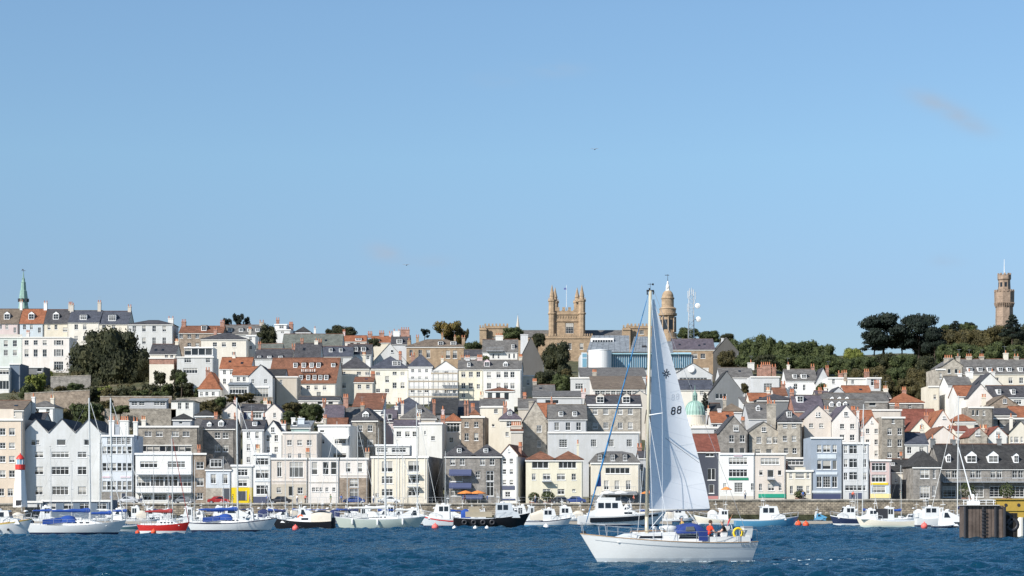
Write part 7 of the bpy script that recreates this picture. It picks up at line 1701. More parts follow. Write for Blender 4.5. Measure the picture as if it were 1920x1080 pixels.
# ================================================================== THE SAILING YACHT
def hero():
    Y0 = 108.0; k = Y0/F; th = R(15); cpx = 1251; L = 328*k/math.cos(th)
    t = thing('sailing_yacht', 'white sloop under full mainsail bearing a star emblem and 88, in the foreground', 'yacht', (xof(cpx, Y0), Y0, 0), math.pi + th)
    M = Matrix.Translation(t.location) @ Matrix.Rotation(math.pi + th, 4, 'Z'); Mi = M.inverted()
    X = lambda px: -(px - cpx)*k/math.cos(th)
    half, sheer = hull(t, L, 3.15, (1.10,1.14,1.56), .60, .10, ('W','W','S','A'), .035, 'W', .17, .8)
    m = MB()     # thin grey cove line
    for sd in (1, -1):
        ss = [.02+.04*i for i in range(24)]; sh = lambda s, dz: (-L/2+s*L - .10*L*(dz/sheer(s))*s**5, sd*(half(s)*(1-.10*dz/sheer(s)-.30*.8*(dz/sheer(s))**2*(.25+s*s))+.012), sheer(s)-dz)
        m.grid([[sh(s, .235) for s in ss], [sh(s, .262) for s in ss]])
    m.build('cove_line', plain('cove_grey', (.30,.33,.36)), t)
    m = MB(); pts = []
    for sd in (1, -1):
        pts = [(-L/2+s*L, sd*(half(s)-.01), sheer(s)+.02) for s in [i/24 for i in range(25)]]
        m.path(pts, .028, 5)
    m.build('toe_rail', plain('teak', (.35,.22,.11), .6), t)
    m = MB()   # name on the quarter: small worn dark letters
    x = X(1378)
    for i, w in enumerate((.09,.12,.10,.13,.09,.12,.10)):
        s = (x+L/2)/L; y = half(max(0,s))+.012; z = sheer(max(0,s))-.14
        m.hexa([(x,y-.02,z),(x-.03,y-.02,z),(x-.03,y,z),(x,y,z),(x,y-.02,z+.09),(x-.03,y-.02,z+.09),(x-.03,y,z+.09),(x,y,z+.09)])
        if i % 2 == 0: m.box(x-w*.8, x-.03, y-.02, y, z+.035, z+.055)
        x -= w + .03
    m.build('name_lettering', plain('lettering_grey', (.18,.2,.22)), t)
    zd = sheer(.55)
    # coachroof
    pts = [(X(1322), zd-.1), (X(1320), zd+.30), (X(1300), zd+.52), (X(1246), zd+.50), (X(1214), zd+.44), (X(1178), zd+.40), (X(1158), zd+.20), (X(1146), zd-.05)]
    cabin(t, pts, 1.0, GC['W'], .82, 'coachroof', [(X(1232), X(1186), zd+.17, zd+.29, .0, -.12), (X(1300), X(1262), zd+.14, zd+.34, .1, -.1)])
    m = MB(); m.box(X(1206), X(1188), -.28, .28, zd+.42, zd+.50); m.box(X(1203), X(1191), -.2, .2, zd+.503, zd+.515, 1); m.build('hatch', [GC['W'], GLASSD], t)
    m = MB()
    for y in (-.5, .5): m.tube((X(1236), y, zd+.48), (X(1236), y, zd+.72), .06, .06, 8); m.tube((X(1236), y, zd+.70), (X(1236)+.16, y, zd+.74), .07, .08, 8)
    m.build('dorade_vent', GC['W'], t)
    m = MB(); 
    for y in (-.72, .72): m.path([(X(1240), y, zd+.5), (X(1238), y, zd+.57), (X(1190), y, zd+.53), (X(1188), y, zd+.46)], .018, 5)
    m.build('grab_rail', plain('teak', (0,0,0)), t)
    # dinghy-like white bundle at the foot of the mast
    m = MB(); m.lathe([(.05,-.45),(.16,-.4),(.2,-.1),(.2,.2),(.15,.42),(.04,.46)], 10); m.v = [(v[2]+X(1250), v[0]+.3, v[1]+zd+.66) for v in m.v]; m.build('stowed_bundle', CV['w'], t, smooth=True)
    # sprayhood, blue with clear panels
    m = MB(); rows = []; prof = [(1258,.46),(1263,.66),(1272,.84),(1284,.95),(1296,.98),(1305,.93),(1310,.78)]
    for px, h in prof: rows.append([(X(px), 1.02*math.cos(math.pi*j/10), zd+.42 + (h-.42)*max(0, math.sin(math.pi*j/10))**.5) for j in range(11)])
    m.grid(rows); HC = plain('hood_blue', (.018,.045,.20), .85, 0, .25, 2); hood = m.build('sprayhood', HC, t, smooth=True)
    m = MB(); 
    for a, b in (((1276,.62),(1290,.66)),): 
        for sd in (1, -1): m.hexa([(X(1274), sd*1.0, zd+.58), (X(1292), sd*1.0, zd+.58), (X(1292), sd*1.05, zd+.58), (X(1274), sd*1.05, zd+.58), (X(1276), sd*.90, zd+.78), (X(1290), sd*.90, zd+.80), (X(1290), sd*1.0, zd+.80), (X(1276), sd*1.0, zd+.78)])
    m.build('clear_panel', plain('vinyl_window', (.12,.13,.13), .15), hood)
    m = MB(); m.box(X(1315), X(1298), 1.10, 1.14, zd+.02, zd+.60); m.build('dodger', HC, t)
    # cockpit
    m = MB(); m.box(X(1398), X(1320), .52, 1.08, zd-.1, zd+.24); m.box(X(1398), X(1320), -1.08, -.52, zd-.1, zd+.24); m.box(X(1398), X(1320), -.52, .52, zd-.45, zd-.40); m.box(X(1392), X(1384), -.5, .5, zd-.4, zd+.1); m.build('cockpit', GC['W'], t)
    m = MB(); m.tube((X(1366), 0, zd-.4), (X(1366), 0, zd+.55), .07, .06, 8); m.box(X(1370), X(1362), -.16, .16, zd+.55, zd+.8); m.build('binnacle', GC['W'], t)
    ring(t, (X(1368)-.1, 0, zd+.55), .40, .018, STEEL, 'x', 'wheel', n=24)
    for px, y in ((1332,.85),(1332,-.85)): m = MB(); m.lathe([(.09,0),(.07,.08),(.09,.16),(.05,.17)], 10, (X(px), y, zd+.25)); m.build('winch', STEEL, t)
    # mast and boom
    xm = X(1212); zb = zd+.42; zt = zof(546, Y0); top = Vector((xm-.20, 0, zt))
    MG = plain('mast_gold_anodised', (.55,.50,.38), .4, .2, .04)
    m = MB(); m.tube((xm, 0, zd-.1), (xm, 0, zb+.9), .115, .10, 12); m.tube((xm, 0, zb+.9), top, .10, .085, 12); mo = m.build('mast', MG, t, smooth=True)
    m = MB(); m.box(top.x-.20, top.x+.20, -.05, .05, top.z-.04, top.z+.04); m.tube((top.x+.17,0,top.z), (top.x+.17,0,top.z-.22), .035, .035, 6); m.tube((top.x-.17,0,top.z), (top.x-.17,0,top.z-.2), .035, .035, 6); m.tube((top.x+.05,0,top.z), (top.x+.05,0,top.z+.14), .03, .04, 6); m.build('masthead', DARK, mo)
    m = MB(); m.tube((top.x, 0, top.z), (top.x, 0, top.z+.42), .012, .01, 4); m.box(top.x-.2, top.x+.15, -.01, .01, top.z+.34, top.z+.36); m.box(top.x-.2, top.x-.1, -.01, .01, top.z+.30, top.z+.40); m.build('wind_vane', DARK, mo)
    spz = zof(779, Y0); f = (spz-zb)/(zt-zb); sc = Vector((xm-.20*f, 0, spz)); 
    for sd in (1, -1): m = MB(); m.tube(sc, (sc.x-.42, sd*1.05, sc.z+.08), .035, .022, 6); m.build('spreader', WHITE, mo)
    ch = (X(1222)-.1, 1.42, sheer(.58)); WR = plain('white_wire', (.62,.64,.66), .4)
    for sd in (1, -1):
        tip = Vector((sc.x-.42, sd*1.05, sc.z+.08)); c0 = Vector((ch[0], sd*ch[1], ch[2]))
        m = MB(); m.path([c0, tip, top], .010, 5); m.build('shroud', WR, t)
        m = MB(); m.tube((c0.x-.45, c0.y, c0.z), (sc.x, sd*.08, sc.z-.1), .013, .013, 5); m.build('lower_shroud', WR, t)
        m = MB(); m.tube((c0.x+.5, c0.y*.96, c0.z), (sc.x, sd*.08, sc.z-.1), .013, .013, 5); m.build('lower_shroud', WR, t)
    bow = Vector((L/2-.18, 0, sheer(.98)+.15)); tp = top - Vector((-.1,0,.15))
    m = MB(); BL = plain('genoa_strip_blue', (.03,.16,.34), .8, 0, .15, 2)
    n = 14; pr = [.018,.024,.028,.031,.034,.037,.040,.042,.045,.048,.050,.048,.042,.03,.02]
    pp = [tp.lerp(bow, .03+.93*i/n) for i in range(n+1)]
    for i in range(n): m.tube(pp[i], pp[i+1], pr[i], pr[i+1], 8)
    m.tube(tp, bow, .012, .012, 5)
    g = m.build('furled_genoa', BL, t, smooth=True)
    a = tp.lerp(bow, .74); b = tp.lerp(bow, .815); m = MB(); m.poly([a, b + Vector((.04,0,.03)), b + Vector((-.30,-.02,.05))]); m.poly([a + Vector((0,.02,0)), b + Vector((-.30,0,.05)), b + Vector((.04,.02,.03))]); m.build('genoa_clew', plain('genoa_navy', (.015,.04,.16), .8), g)
    m = MB(); m.lathe([(.05,0),(.12,.02),(.12,.14),(.05,.16)], 12, (bow.x, 0, bow.z-.12)); m.build('furling_drum', DARK, t)
    m = MB(); m.tube((-L/2+.12, 0, sheer(0)), top - Vector((.2,0,0)), .011, .011, 5); m.build('backstay', ROPE, t)
    # mainsail, built in world space then brought into the yacht's frame
    edge = [(560,1227),(575,1230),(600,1237.5),(645,1252.5),(700,1268),(737,1277.5),(787,1290.5),(820,1299.5),(865,1312),(910,1323),(940,1329),(953.6,1331)]
    def right(py):
        for (a, b), (c, d) in zip(edge[:-1], edge[1:]):
            if a <= py <= c: return b + (d-b)*(py-a)/(c-a)
        return edge[0][1] if py < edge[0][0] else edge[-1][1]
    def S(s, v, off=0.0):    # v 0 foot .. 1 head
        py = 953.5 - v*(953.5-562)
        zl = zof(py, Y0); fz = (zl - zb)/(zt - zb)
        wl_ = M @ Vector((xm - .13 - .20*fz, 0, zl))
        lpx = 960 + wl_.x*F/wl_.y
        be = R(25 + 9*v); tr_ = (right(py)-960)/F; c = (tr_*wl_.y - wl_.x)/(math.cos(be) - tr_*math.sin(be))
        mm = (.135 - .03*v) * min(1, .35 + v*4.5); p = .46
        cam = mm/p**2*(2*p*s - s*s) if s < p else mm/(1-p)**2*((1-2*p) + 2*p*s - s*s)
        ca, sa = math.cos(be), math.sin(be)
        q = Vector((wl_.x + c*(s*ca - cam*sa) + off*sa, wl_.y + c*(s*sa + cam*ca) - off*ca, zl - .05*math.sin(math.pi*s)*(1-v)**6*2))
        # soft wrinkles from the clew
        q.y += .012*math.sin(9*s + 14*v)*s*(1-s)*4
        return Mi @ q
    rows = [[S(j/32, i/70) for j in range(33)] for i in range(71)]
    m = MB(); m.grid(rows)
    sm, nt, b = newmat('sailcloth'); Lk = nt.links
    tr = N(nt, 'ShaderNodeBsdfTranslucent'); tr.inputs[0].default_value = (.70,.77,.86,1); mx = N(nt, 'ShaderNodeMixShader'); mx.inputs[0].default_value = .26
    tc = N(nt, 'ShaderNodeTexCoord'); wv = N(nt, 'ShaderNodeTexWave', bands_direction='Z'); wv.inputs['Scale'].default_value = .36; wv.inputs['Distortion'].default_value = .0
    mp = N(nt, 'ShaderNodeMapping'); mp.inputs['Rotation'].default_value = (0, R(14), 0); Lk.new(tc.outputs['Object'], mp.inputs[0]); Lk.new(mp.outputs[0], wv.inputs[0])
    rr = N(nt, 'ShaderNodeMapRange'); rr.inputs['From Min'].default_value = .0; rr.inputs['From Max'].default_value = .008; Lk.new(wv.outputs['Fac'], rr.inputs[0])
    cm = N(nt, 'ShaderNodeMix', data_type='RGBA'); cm.inputs[6].default_value = (.74,.76,.78,1); cm.inputs[7].default_value = (.87,.88,.89,1); Lk.new(rr.outputs[0], cm.inputs[0]); Lk.new(cm.outputs[2], b.inputs['Base Color'])
    b.inputs['Roughness'].default_value = .55; out = nt.nodes['Material Output']; Lk.new(b.outputs[0], mx.inputs[1]); Lk.new(tr.outputs[0], mx.inputs[2]); Lk.new(mx.outputs[0], out.inputs[0])
    sail = m.build('mainsail', sm, t, smooth=True)
    BK = plain('sail_black', (.015,.015,.02), .6); GH = plain('sail_ghost_grey', (.60,.63,.67), .6)
    inv = {}
    def uv(px, py):      # where on the cloth a mark sits
        v = (953.5-py)/(953.5-562); best = None; lo, hi = 0.0, 1.0
        for _ in range(30):
            mid = (lo+hi)/2; q = M @ S(mid, v); qx = 960 + q.x*F/q.y
            if qx < px: lo = mid
            else: hi = mid
        return (lo+hi)/2, v
    def stroke(mb, pts, w, off=.012, cl=False):
        if cl: pts = pts + [pts[0], pts[1]]
        L_, R_ = [], []
        for i, p in enumerate(pts):
            a = pts[max(0,i-1)]; c = pts[min(len(pts)-1,i+1)]; d = Vector((c[0]-a[0], c[1]-a[1])).normalized(); nx, ny = -d.y*w/2, d.x*w/2
            s1, v1 = uv(p[0]+nx, p[1]+ny); s2, v2 = uv(p[0]-nx, p[1]-ny); L_.append(S(s1, v1, off)); R_.append(S(s2, v2, off))
        mb.grid([L_, R_])
    def eight(cx, cy, h, w, sl):
        out = []
        for oy, hh, ww in ((-h*.235, h*.24, w*.44), (h*.235, h*.265, w*.5)):
            out.append([(cx + ww*math.copysign(abs(math.cos(a))**.75, math.cos(a)) - sl*(oy + hh*math.sin(a)), cy + oy + hh*math.copysign(abs(math.sin(a))**.8, math.sin(a)) - .12*ww*math.cos(a)) for a in [2*math.pi*i/20 for i in range(20)]])
        return out
    m = MB()
    for cx, cy in ((1262.2, 769), (1273.2, 767)):
        for lp in eight(cx, cy, 13.2, 6.6, .10): stroke(m, lp, 2.1, cl=True)
    m.build('sail_number', BK, sail)
    m = MB()
    for cx, cy in ((1261.5, 743.5), (1270, 742)):
        for lp in eight(cx, cy, 11, 5, .10): stroke(m, lp, 1.3, cl=True)
    m.build('show_through_number', GH, sail)
    m = MB(); cx, cy = 1249.2, 699.5
    for i in range(8):
        a = math.pi*i/4 + .12; r1 = 9.2 if i % 2 == 0 else 7.6
        stroke(m, [(cx + 1.6*math.cos(a), cy + 1.6*math.sin(a)), (cx + r1*.86*math.cos(a), cy + r1*math.sin(a))], 1.75)
    m.build('sail_emblem', BK, sail)
    m = MB(); stroke(m, [(1247, 820), (1262, 831), (1280, 844), (1296, 856), (1311, 867)], .6, .012); m.build('reefing_line', plain('line_grey', (.12,.13,.15)), sail)
    m = MB()
    for py in (640, 730, 830, 905):
        m = MB(); stroke(m, [(right(py)-2 - (right(py)-1222)*.33*i/3, py + 1.5*i) for i in range(4)], 1.0, .008); m.build('batten_pocket', plain('batten_white', (.70,.73,.76)), sail)
    bz = zof(957, Y0); a = M @ Vector((xm-.12, 0, bz)); be = R(25); e = a + Vector((math.cos(be), math.sin(be), 0))*((1337-1219)*k/math.cos(be)) + Vector((0,0,.03))
    m = MB(); m.tube(Mi @ a, Mi @ e, .062, .055, 10); bo = m.build('boom', plain('boom_grey', (.45,.45,.43), .4, .2), t, smooth=True)
    m = MB(); mid = a.lerp(e, .62); m.tube(Mi @ mid, (X(1320), 0, zd+.45), .013, .013, 5); m.tube(Mi @ mid, (X(1324), .2, zd+.40), .013, .013, 5); m.tube(Mi @ a.lerp(e, .28), (xm-.05, 0, zb+.1), .02, .02, 5); m.build('mainsheet', WR, t)
    pulpit(t, half, sheer, L, True, .62, .88); pulpit(t, half, sheer, L, False, .66, .13)
    rails(t, half, sheer, L, .14, .87, 6, .60)
    # stern gear
    ring(t, (X(1375), .98, zd+.44), .25, .065, YEL, 'y', 'horseshoe_buoy', -math.pi*.2-.2, math.pi*1.2+.2)
    m = MB(); m.hexa([(X(1402)+.02,.55,zd+.12),(X(1390)+.02,.55,zd+.12),(X(1390),.95,zd+.12),(X(1402),.95,zd+.12),(X(1404),.5,zd+.72),(X(1386),.5,zd+.72),(X(1386),1.0,zd+.72),(X(1404),1.0,zd+.72)]); m.build('dan_buoy_bag', CV['w'], t)
    m = MB(); m.box(X(1403), X(1386), .48, 1.02, zd+.723, zd+.80); m.build('bag_flap', ROPE, t)
    m = MB(); m.box(X(1403), X(1388), .5, 1.0, zd+.0, zd+.117); m.build('stern_locker', CV['b'], t)
    m = MB(); m.box(X(1360)-.02, X(1350), -.5, -.1, zd+.25, zd+.5); m.build('life_jacket', plain('jacket_black', (.02,.02,.025), .8), t)
    m = MB(); m.box(X(1354), X(1345), .6, .95, zd+.24, zd+.46); m.build('cockpit_box', GC['W'], t)
    fl = MB(); p0 = Vector((X(1371), -.6, zd+.5)); p1 = Vector((X(1385), -.6, zd+1.45)); fl.tube(p0, p1, .02, .015, 6); staff = fl.build('ensign_staff', plain('teak', (0,0,0)), t)
    m = MB(); rows = []
    for i in range(7):
        u = i/6; b0 = p1.lerp(p0, .05 + .55*u); rows.append([b0 + Vector((.32*v*(1 if True else 0) + .05*math.sin(5*v+3*u), .10*math.sin(7*v+2*u), -.55*v*(1-.2*u))) for v in [j/7 for j in range(8)]])
    m.grid(rows); m.build('ensign', plain('ensign_red', (.55,.02,.03), .85), staff)
    # crew
    red = cloth('red_jacket', (.60,.05,.02)); dk = cloth('dark_trousers', (.03,.03,.045)); nv = cloth('navy', (.03,.04,.10)); bk = cloth('black_jacket', (.015,.015,.018)); yl = cloth('ochre_top', (.5,.33,.1))
    W = lambda lx_, ly, lz_: M @ Vector((lx_, ly, lz_))
    p1m = person_mesh('sit', red, dk, HB, None, True); p2m = person_mesh('helm', bk, nv, HG, None, True); p3m = person_mesh('sit', yl, dk, HB, HW, True)
    person('person in a red sailing jacket sitting in the cockpit beside the blue hood', p1m, W(X(1321), .72, zd-.22), math.pi + th + R(200))
    person('person in a black jacket at the helm near the stern of the white sloop', p2m, W(X(1357), .62, zd-.24), math.pi + th - R(20))
    person('person in a white hat looking out over the blue hood of the white sloop', p3m, W(X(1290), -.55, zd+.02), math.pi + th, s=.98)
hero()
def foam():
    r_ = random.Random(9); m = MB(); th = R(15); cx, cy = xof(1251, 108), 108.0
    def patch(x, y, a, b):
        n = 9; m.poly([(x + a*math.cos(2*math.pi*i/n)*r_.uniform(.6, 1.2), y + b*math.sin(2*math.pi*i/n)*r_.uniform(.6, 1.2), .09 + r_.uniform(-.02, .02)) for i in range(n)])
    for i in range(44):
        s = r_.uniform(-.48, .44); off = r_.uniform(1.25, 1.7)*(1 - max(0, s-.1)**1.5*1.6); lx_ = s*9.5
        patch(cx - lx_*math.cos(th) + off*math.sin(th), cy - lx_*math.sin(th) - off*math.cos(th), r_.uniform(.04, .26), r_.uniform(.02, .09))
    for i in range(26):
        d = r_.uniform(0, 9); patch(cx + (5 + d)*math.cos(th) + r_.gauss(0, .3 + d*.05), cy + (5 + d)*math.sin(th) + r_.gauss(0, .5 + d*.06), r_.uniform(.04, .24), r_.uniform(.02, .09))
    for i in range(22): patch(xof(1478, 103) + r_.gauss(0, .6), 102 + r_.gauss(0, .3), r_.uniform(.08, .3), r_.uniform(.03, .1))
    tag(m.build('foam', plain('sea_foam', (.50,.58,.62), .8)), 'flecks of white foam along the hull and wake of the foreground sloop', 'foam', kind='stuff')
foam()
# ================================================================== LIFE ON THE QUAY
rq = random.Random(12)
qz = lambda px: 3.10 if px < 1262 else 3.80
def build_car(c):
    t = bpy.data.objects.new('parked_car', None); col.objects.link(t); L, W = 4.1, 1.7
    m = MB(); side = [(-2.05,.35),(-2.02,.75),(-1.85,.92),(-1.35,.96),(-.85,1.42),(.55,1.44),(1.1,1.0),(1.85,.86),(2.05,.62),(2.05,.35)]
    def ring_(y, k_): return [(x, y, .35+(z-.35)*k_ if z > .96 else z) for x, z in side]
    rows = [[(x, y*(1 if z < .97 else .82), z) for x, z in side] for y in (-W/2, W/2)]
    m.grid(rows); 
    for r in rows: m.poly(r)
    m.poly([rows[0][0], rows[0][-1], rows[1][-1], rows[1][0]])
    m.build('body', plain('car_paint_' + '_'.join(str(int(v*100)) for v in c), c, .25, .1, .02), t)
    for sd in (-1, 1):
        g = MB(); y = sd*(W/2*.92+.02); y2 = sd*(W/2*.83+.02)
        g.hexa([(-1.15,y-.02*sd,1.0),(.9,y-.02*sd,1.0),(.9,y,1.0),(-1.15,y,1.0),(-.8,y2-.02*sd,1.36),(.5,y2-.02*sd,1.37),(.5,y2,1.37),(-.8,y2,1.36)]); g.build('side_window', GLASSD, t)
        for x in (-1.3, 1.28):
            w = MB(); w.lathe([(.20,-.1),(.31,-.1),(.32,-.06),(.32,.06),(.31,.1),(.20,.1)], 14); w.v = [(v[0]+x, sd*(W/2-.06)+v[2], v[1]+.32) for v in w.v]; wh = w.build('wheel', DARK, t)
            w = MB(); w.lathe([(.19,-.11),(.19,.11)], 10); w.v = [(v[0]+x, sd*(W/2-.06)+v[2], v[1]+.32) for v in w.v]; w.build('rim', STEEL, wh)
        for x, mt in ((2.0, WHITE), (-2.0, CV['r'])):
            w = MB(); w.box(x-.07, x+.07, sd*.62-.16, sd*.62+.16, .62, .76); w.build('headlight' if x > 0 else 'tail_light', mt, t)
    return t
cc = [((.45,.46,.48),'silver'),((.03,.03,.035),'black'),((.03,.06,.20),'dark blue'),((.35,.03,.03),'red'),((.70,.70,.68),'white'),((.16,.17,.18),'grey')]
protos = [build_car(c) for c, n in cc]
spots = [(240,0,'before the bluish-white house'),(344,5,'at the right end of the modern white block'),(410,3,'before the arched-window house'),(526,1,'before the taupe ground floor'),(664,2,'before the brown-stone bay house'),(730,4,'before the left half of the large cream block'),(1052,1,'before the yellow hotel entrance'),(1078,2,'at the right corner of the yellow hotel'),(1168,5,'before the cream inn')]
used = set()
for px, ci, where in spots:
    o = protos[ci]
    if ci in used:
        n = o.copy(); col.objects.link(n)
        for ch in o.children:
            c = ch.copy(); col.objects.link(c); c.parent = n
            for g in ch.children: d = g.copy(); col.objects.link(d); d.parent = c
        o = n
    used.add(ci); o.location = (xof(px, 368), 368.2, qz(px)); o.rotation_euler = (0, 0, rq.choice([0, math.pi]) + rq.uniform(-.05,.05))
    tag(o, f'{cc[ci][1]} car parked on the quay {where}', 'car', 'cars parked along the quay')
for i in range(0, 8):
    a = 560 + i*72; Yr = 364.9; t = thing('quay_railing', 'stretch of thin quayside railing below the ' + ['taupe-floored cream house','pinkish-white houses','brown-stone bay house','large cream block, left part','large cream block, right part','awninged stone restaurant','slim house with blue awning','yellow hotel'][i], 'railing', (xof(a, Yr), Yr, 3.27), 0, 'railings along the quay edge')
    w = 70*Yr/F
    for j in range(5): m = MB(); m.tube((w*j/4, 0, -.02), (w*j/4, 0, 1.05), .022, .022, 5); m.build('post', STEEL, t)
    m = MB(); m.tube((0,0,1.05), (w,0,1.05), .02, .02, 5); m.tube((0,0,.55), (w,0,.55), .014, .014, 5); m.build('rail', STEEL, t)
pm = [person_mesh('walk', cloth('blue_top', (.05,.12,.35)), dkq, HB) for dkq in [cloth('grey_trousers', (.10,.10,.11))]] + [person_mesh('stand', cloth('white_top', (.65,.65,.62)), cloth('jeans', (.05,.08,.16)), HB), person_mesh('walk', cloth('coral_top', (.55,.10,.06)), cloth('black_trousers', (.02,.02,.02)), HG), person_mesh('stand', cloth('green_top', (.06,.16,.08)), cloth('beige_trousers', (.35,.30,.22)), HB)]
pn = ['blue top', 'white top', 'coral top', 'green top']
for px, i, st in [(206,0,'before the bluish-white house'),(264,1,'left of the modern white block'),(318,2,'in front of the modern white block'),(436,3,'left of the shop door'),(468,2,'right of the yellow shop door'),(500,0,'before the dark blue shop'),(556,1,'before the taupe-floored cream house'),(572,2,'right of the taupe-floored cream house'),(620,3,'below the row of small windows'),(640,0,'left of the brown-stone bay house'),(700,1,'before the shaded link wall'),(872,2,'left table of the awninged restaurant'),(914,0,'right table of the awninged restaurant'),(1004,1,'by the vines of the yellow hotel'),(1112,3,'left corner of the cream inn'),(1188,2,'right corner of the cream inn'),(1398,1,'before the white restaurant with green sign'),(1506,0,'before the small yellow-cream house'),(1600,2,'before the grey-white stack house'),(1690,3,'by the brown doors beside the hotel')]:
    person(f'person in a {pn[i]} on the quay, {st}', pm[i], (xof(px, 366.6), 366.6 + rq.uniform(0, .8), qz(px)), rq.uniform(0, 6.28), 'people strolling on the quay')
def parasol(px, mk, lab, r=1.5):
    Y = 367.2; t = thing('parasol', lab, 'parasol', (xof(px, Y), Y, qz(px)), 0, 'cafe parasols on the quay')
    m = MB(); m.tube((0,0,0), (0,0,2.35), .03, .03, 6); m.build('pole', WHITE, t); m = MB(); m.lathe([(r,1.9),(r,2.0),(r*.5,2.3),(.05,2.5)], 8); m.build('canopy', mk, t)
OC = cloth('orange_canvas', (.65,.22,.05))
parasol(873, OC, 'left orange parasol in front of the awninged stone restaurant'); parasol(896, OC, 'right orange parasol in front of the awninged stone restaurant')
parasol(1140, CV['w'], 'white parasol at the left of the cream inn terrace'); parasol(1164, CV['w'], 'white parasol at the middle of the cream inn terrace'); parasol(1216, OC, 'orange parasol just left of the big white mast'); parasol(1362, OC, 'orange parasol before the white restaurant with green sign', 1.0)
def planter(px, w, h, lab):
    Y = 373.2; t = thing('planter', lab, 'planter', (xof(px, Y), Y, qz(px))); m = MB(); m.box(-.9,.9,-.3,.3,0,.5); m.build('trough', wallm('Bk'), t)
    b = MB(); leaves(b, [(0,0,.5+h/2,w,h/2)], 500, .13, rq); b.build('foliage', LM['gr'], t)
planter(1001, 1.0, 1.6, 'left climbing bush by the door of the yellow hotel'); planter(1028, 1.2, 1.8, 'right climbing bush by the door of the yellow hotel')
planter(1812, 1.6, 2.6, 'left dark climbing bush against the long stone hotel'); planter(1888, 1.4, 2.6, 'right dark climbing bush against the long stone hotel'); planter(1500, 1.0, 1.2, 'bush in front of the small yellow-cream house')
# gulls
def gull(px, py, Y, lab, s=1.0):
    t = thing('seagull', lab, 'bird', tuple(P(px, py, Y))); G = plain('gull_grey', (.35,.36,.38)); m = MB()
    m.lathe([(.01,-.3),(.07,-.2),(.09,0),(.06,.18),(.03,.26),(.01,.3)], 8); m.v = [(v[2]*s, v[0]*s, v[1]*s) for v in m.v]; m.build('body', G, t, smooth=True)
    for sd in (1, -1):
        m = MB(); m.hexa([(-.08*s,sd*.05,0),(.10*s,sd*.05,0),(.12*s,sd*.3*s,.14*s),(-.02*s,sd*.3*s,.14*s),(-.08*s,sd*.05,.02),(.10*s,sd*.05,.02),(.12*s,sd*.3*s,.16*s),(-.02*s,sd*.3*s,.16*s)])
        m.hexa([(-.02*s,sd*.3*s,.14*s),(.12*s,sd*.3*s,.14*s),(.0,sd*.68*s,.10*s),(-.08*s,sd*.68*s,.10*s),(-.02*s,sd*.3*s,.16*s),(.12*s,sd*.3*s,.16*s),(.0,sd*.68*s,.115*s),(-.08*s,sd*.68*s,.115*s)]); m.build('wing', G, t)
    t.rotation_euler = (0, .1, 1.2)
gull(1115, 280, 330, 'lone gull high in the sky above the college'); gull(762, 497, 330, 'small gull low in the sky left of the college')
# ================================================================== SKY, SUN, CAMERA
SUN_EL, SUN_AZ = R(37), R(47)      # azimuth measured from behind the viewer towards the left
w = bpy.data.worlds.new('World'); scene.world = w; w.use_nodes = True; nt = w.node_tree; Lk = nt.links
bg = nt.nodes['Background']; sk = N(nt, 'ShaderNodeTexSky', sky_type='NISHITA'); sk.sun_disc = False; sk.sun_elevation = SUN_EL
sdir = Vector((-math.sin(SUN_AZ)*math.cos(SUN_EL), -math.cos(SUN_AZ)*math.cos(SUN_EL), math.sin(SUN_EL)))
sk.sun_rotation = math.atan2(sdir.x, sdir.y); sk.air_density = 1.0; sk.dust_density = .35; sk.ozone_density = 2.2; sk.altitude = 0
tc = N(nt, 'ShaderNodeTexCoord'); sp = N(nt, 'ShaderNodeSeparateXYZ'); Lk.new(tc.outputs['Generated'], sp.inputs[0])
def mth(op, a, b=None):
    n = N(nt, 'ShaderNodeMath', operation=op)
    for i, v in enumerate((a, b)):
        if v is None: continue
        if isinstance(v, (int, float)): n.inputs[i].default_value = v
        else: Lk.new(v, n.inputs[i])
    return n.outputs[0]
ys = mth('MAXIMUM', sp.outputs['Y'], .05); u = mth('DIVIDE', sp.outputs['X'], ys); v = mth('DIVIDE', sp.outputs['Z'], ys)
no = N(nt, 'ShaderNodeTexNoise'); no.inputs['Scale'].default_value = 55; no.inputs['Detail'].default_value = 5; mpp = N(nt, 'ShaderNodeMapping'); mpp.inputs['Scale'].default_value = (.5,1,1.6); Lk.new(tc.outputs['Generated'], mpp.inputs[0]); Lk.new(mpp.outputs[0], no.inputs[0])
tot = None
for px, py, rx, ry, sl, st in ((1035,128,55,14,0,.8),(722,475,34,18,.2,1.0),(1780,208,70,22,.45,1.0),(1775,492,30,14,0,.5),(930,150,40,14,0,.4),(810,490,40,12,0,.4)):
    du = mth('MULTIPLY', mth('SUBTRACT', u, (px-960)/F), F/rx); dv = mth('ADD', mth('MULTIPLY', mth('SUBTRACT', v, (944-py)/F), F/ry), mth('MULTIPLY', du, sl*rx/ry))
    r2 = mth('ADD', mth('MULTIPLY', du, du), mth('MULTIPLY', dv, dv)); g = mth('MULTIPLY', mth('POWER', 2.718, mth('MULTIPLY', r2, -1.2)), st); tot = g if tot is None else mth('ADD', tot, g)
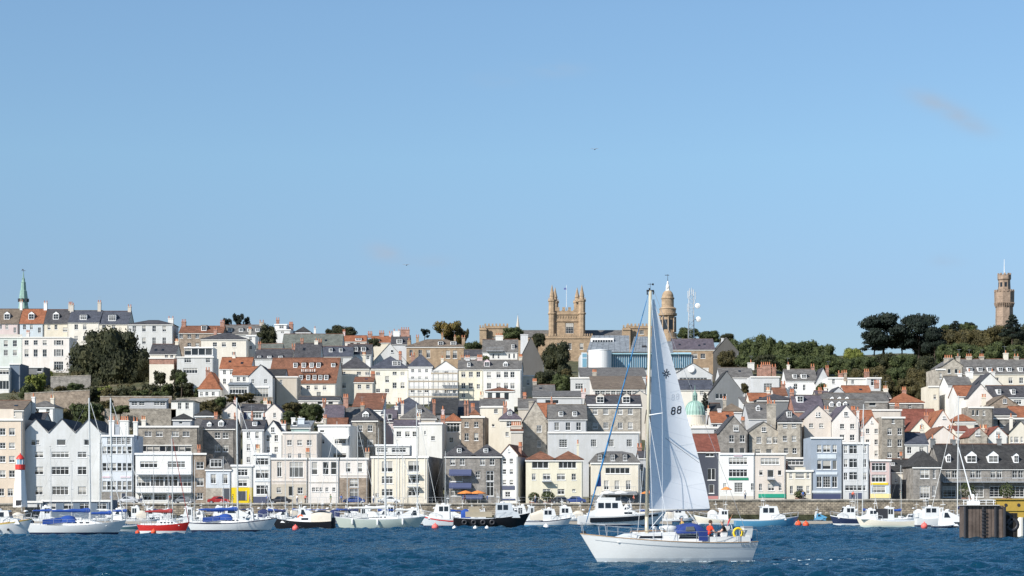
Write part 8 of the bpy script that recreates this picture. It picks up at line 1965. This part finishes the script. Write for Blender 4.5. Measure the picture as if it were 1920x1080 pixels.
fac = mth('MULTIPLY', mth('MULTIPLY', tot, mth('MAXIMUM', mth('SUBTRACT', no.outputs[0], .34), 0)), 3.0)
tint = N(nt, 'ShaderNodeMix', data_type='RGBA', blend_type='MULTIPLY'); tint.inputs[0].default_value = 1.0; Lk.new(sk.outputs[0], tint.inputs[6]); rmp = N(nt, 'ShaderNodeValToRGB'); mvr = N(nt, 'ShaderNodeMapRange'); mvr.inputs['From Max'].default_value = .5; Lk.new(sp.outputs['Z'], mvr.inputs[0]); Lk.new(mvr.outputs[0], rmp.inputs[0])
els = rmp.color_ramp.elements; els[0].position = .10; els[0].color = (.50,.565,.66,1); els[1].position = .9; els[1].color = (.84,.95,1,1)
for ps, cc_ in ((.205,(.585,.64,.76,1)),(.34,(.76,.865,.905,1)),(.48,(.83,.94,.98,1))): e_ = els.new(ps); e_.color = cc_
Lk.new(rmp.outputs[0], tint.inputs[7])
cl = N(nt, 'ShaderNodeMix', data_type='RGBA'); Lk.new(fac, cl.inputs[0]); Lk.new(tint.outputs[2], cl.inputs[6]); cl.inputs[7].default_value = (2.75,3.55,4.6,1)
Lk.new(cl.outputs[2], bg.inputs[0]); bg.inputs[1].default_value = SKYS
ld = bpy.data.lights.new('sun', 'SUN'); ld.energy = SUNE; ld.angle = R(.53); ld.color = (1.0,.955,.88); lo = bpy.data.objects.new('sun', ld); col.objects.link(lo); lo.rotation_euler = sdir.to_track_quat('Z', 'Y').to_euler(); lo.location = (-100,-100,150)
cam = bpy.data.cameras.new('camera'); co = bpy.data.objects.new('camera', cam); col.objects.link(co); scene.camera = co
co.location = (0, 0, CZ); co.rotation_euler = (R(90), 0, 0); cam.sensor_width = 36; cam.lens = 36*F/1920; cam.shift_y = (944-540)/1920; cam.clip_end = 8000; cam.clip_start = .5
scene.view_settings.view_transform = 'Standard'; scene.view_settings.look = 'None'; scene.view_settings.exposure = EXPO; scene.view_settings.gamma = 1
scene.cycles.max_bounces = 6; scene.cycles.diffuse_bounces = 3; scene.cycles.glossy_bounces = 3; scene.cycles.transparent_max_bounces = 8
scene.cycles.use_denoising = True
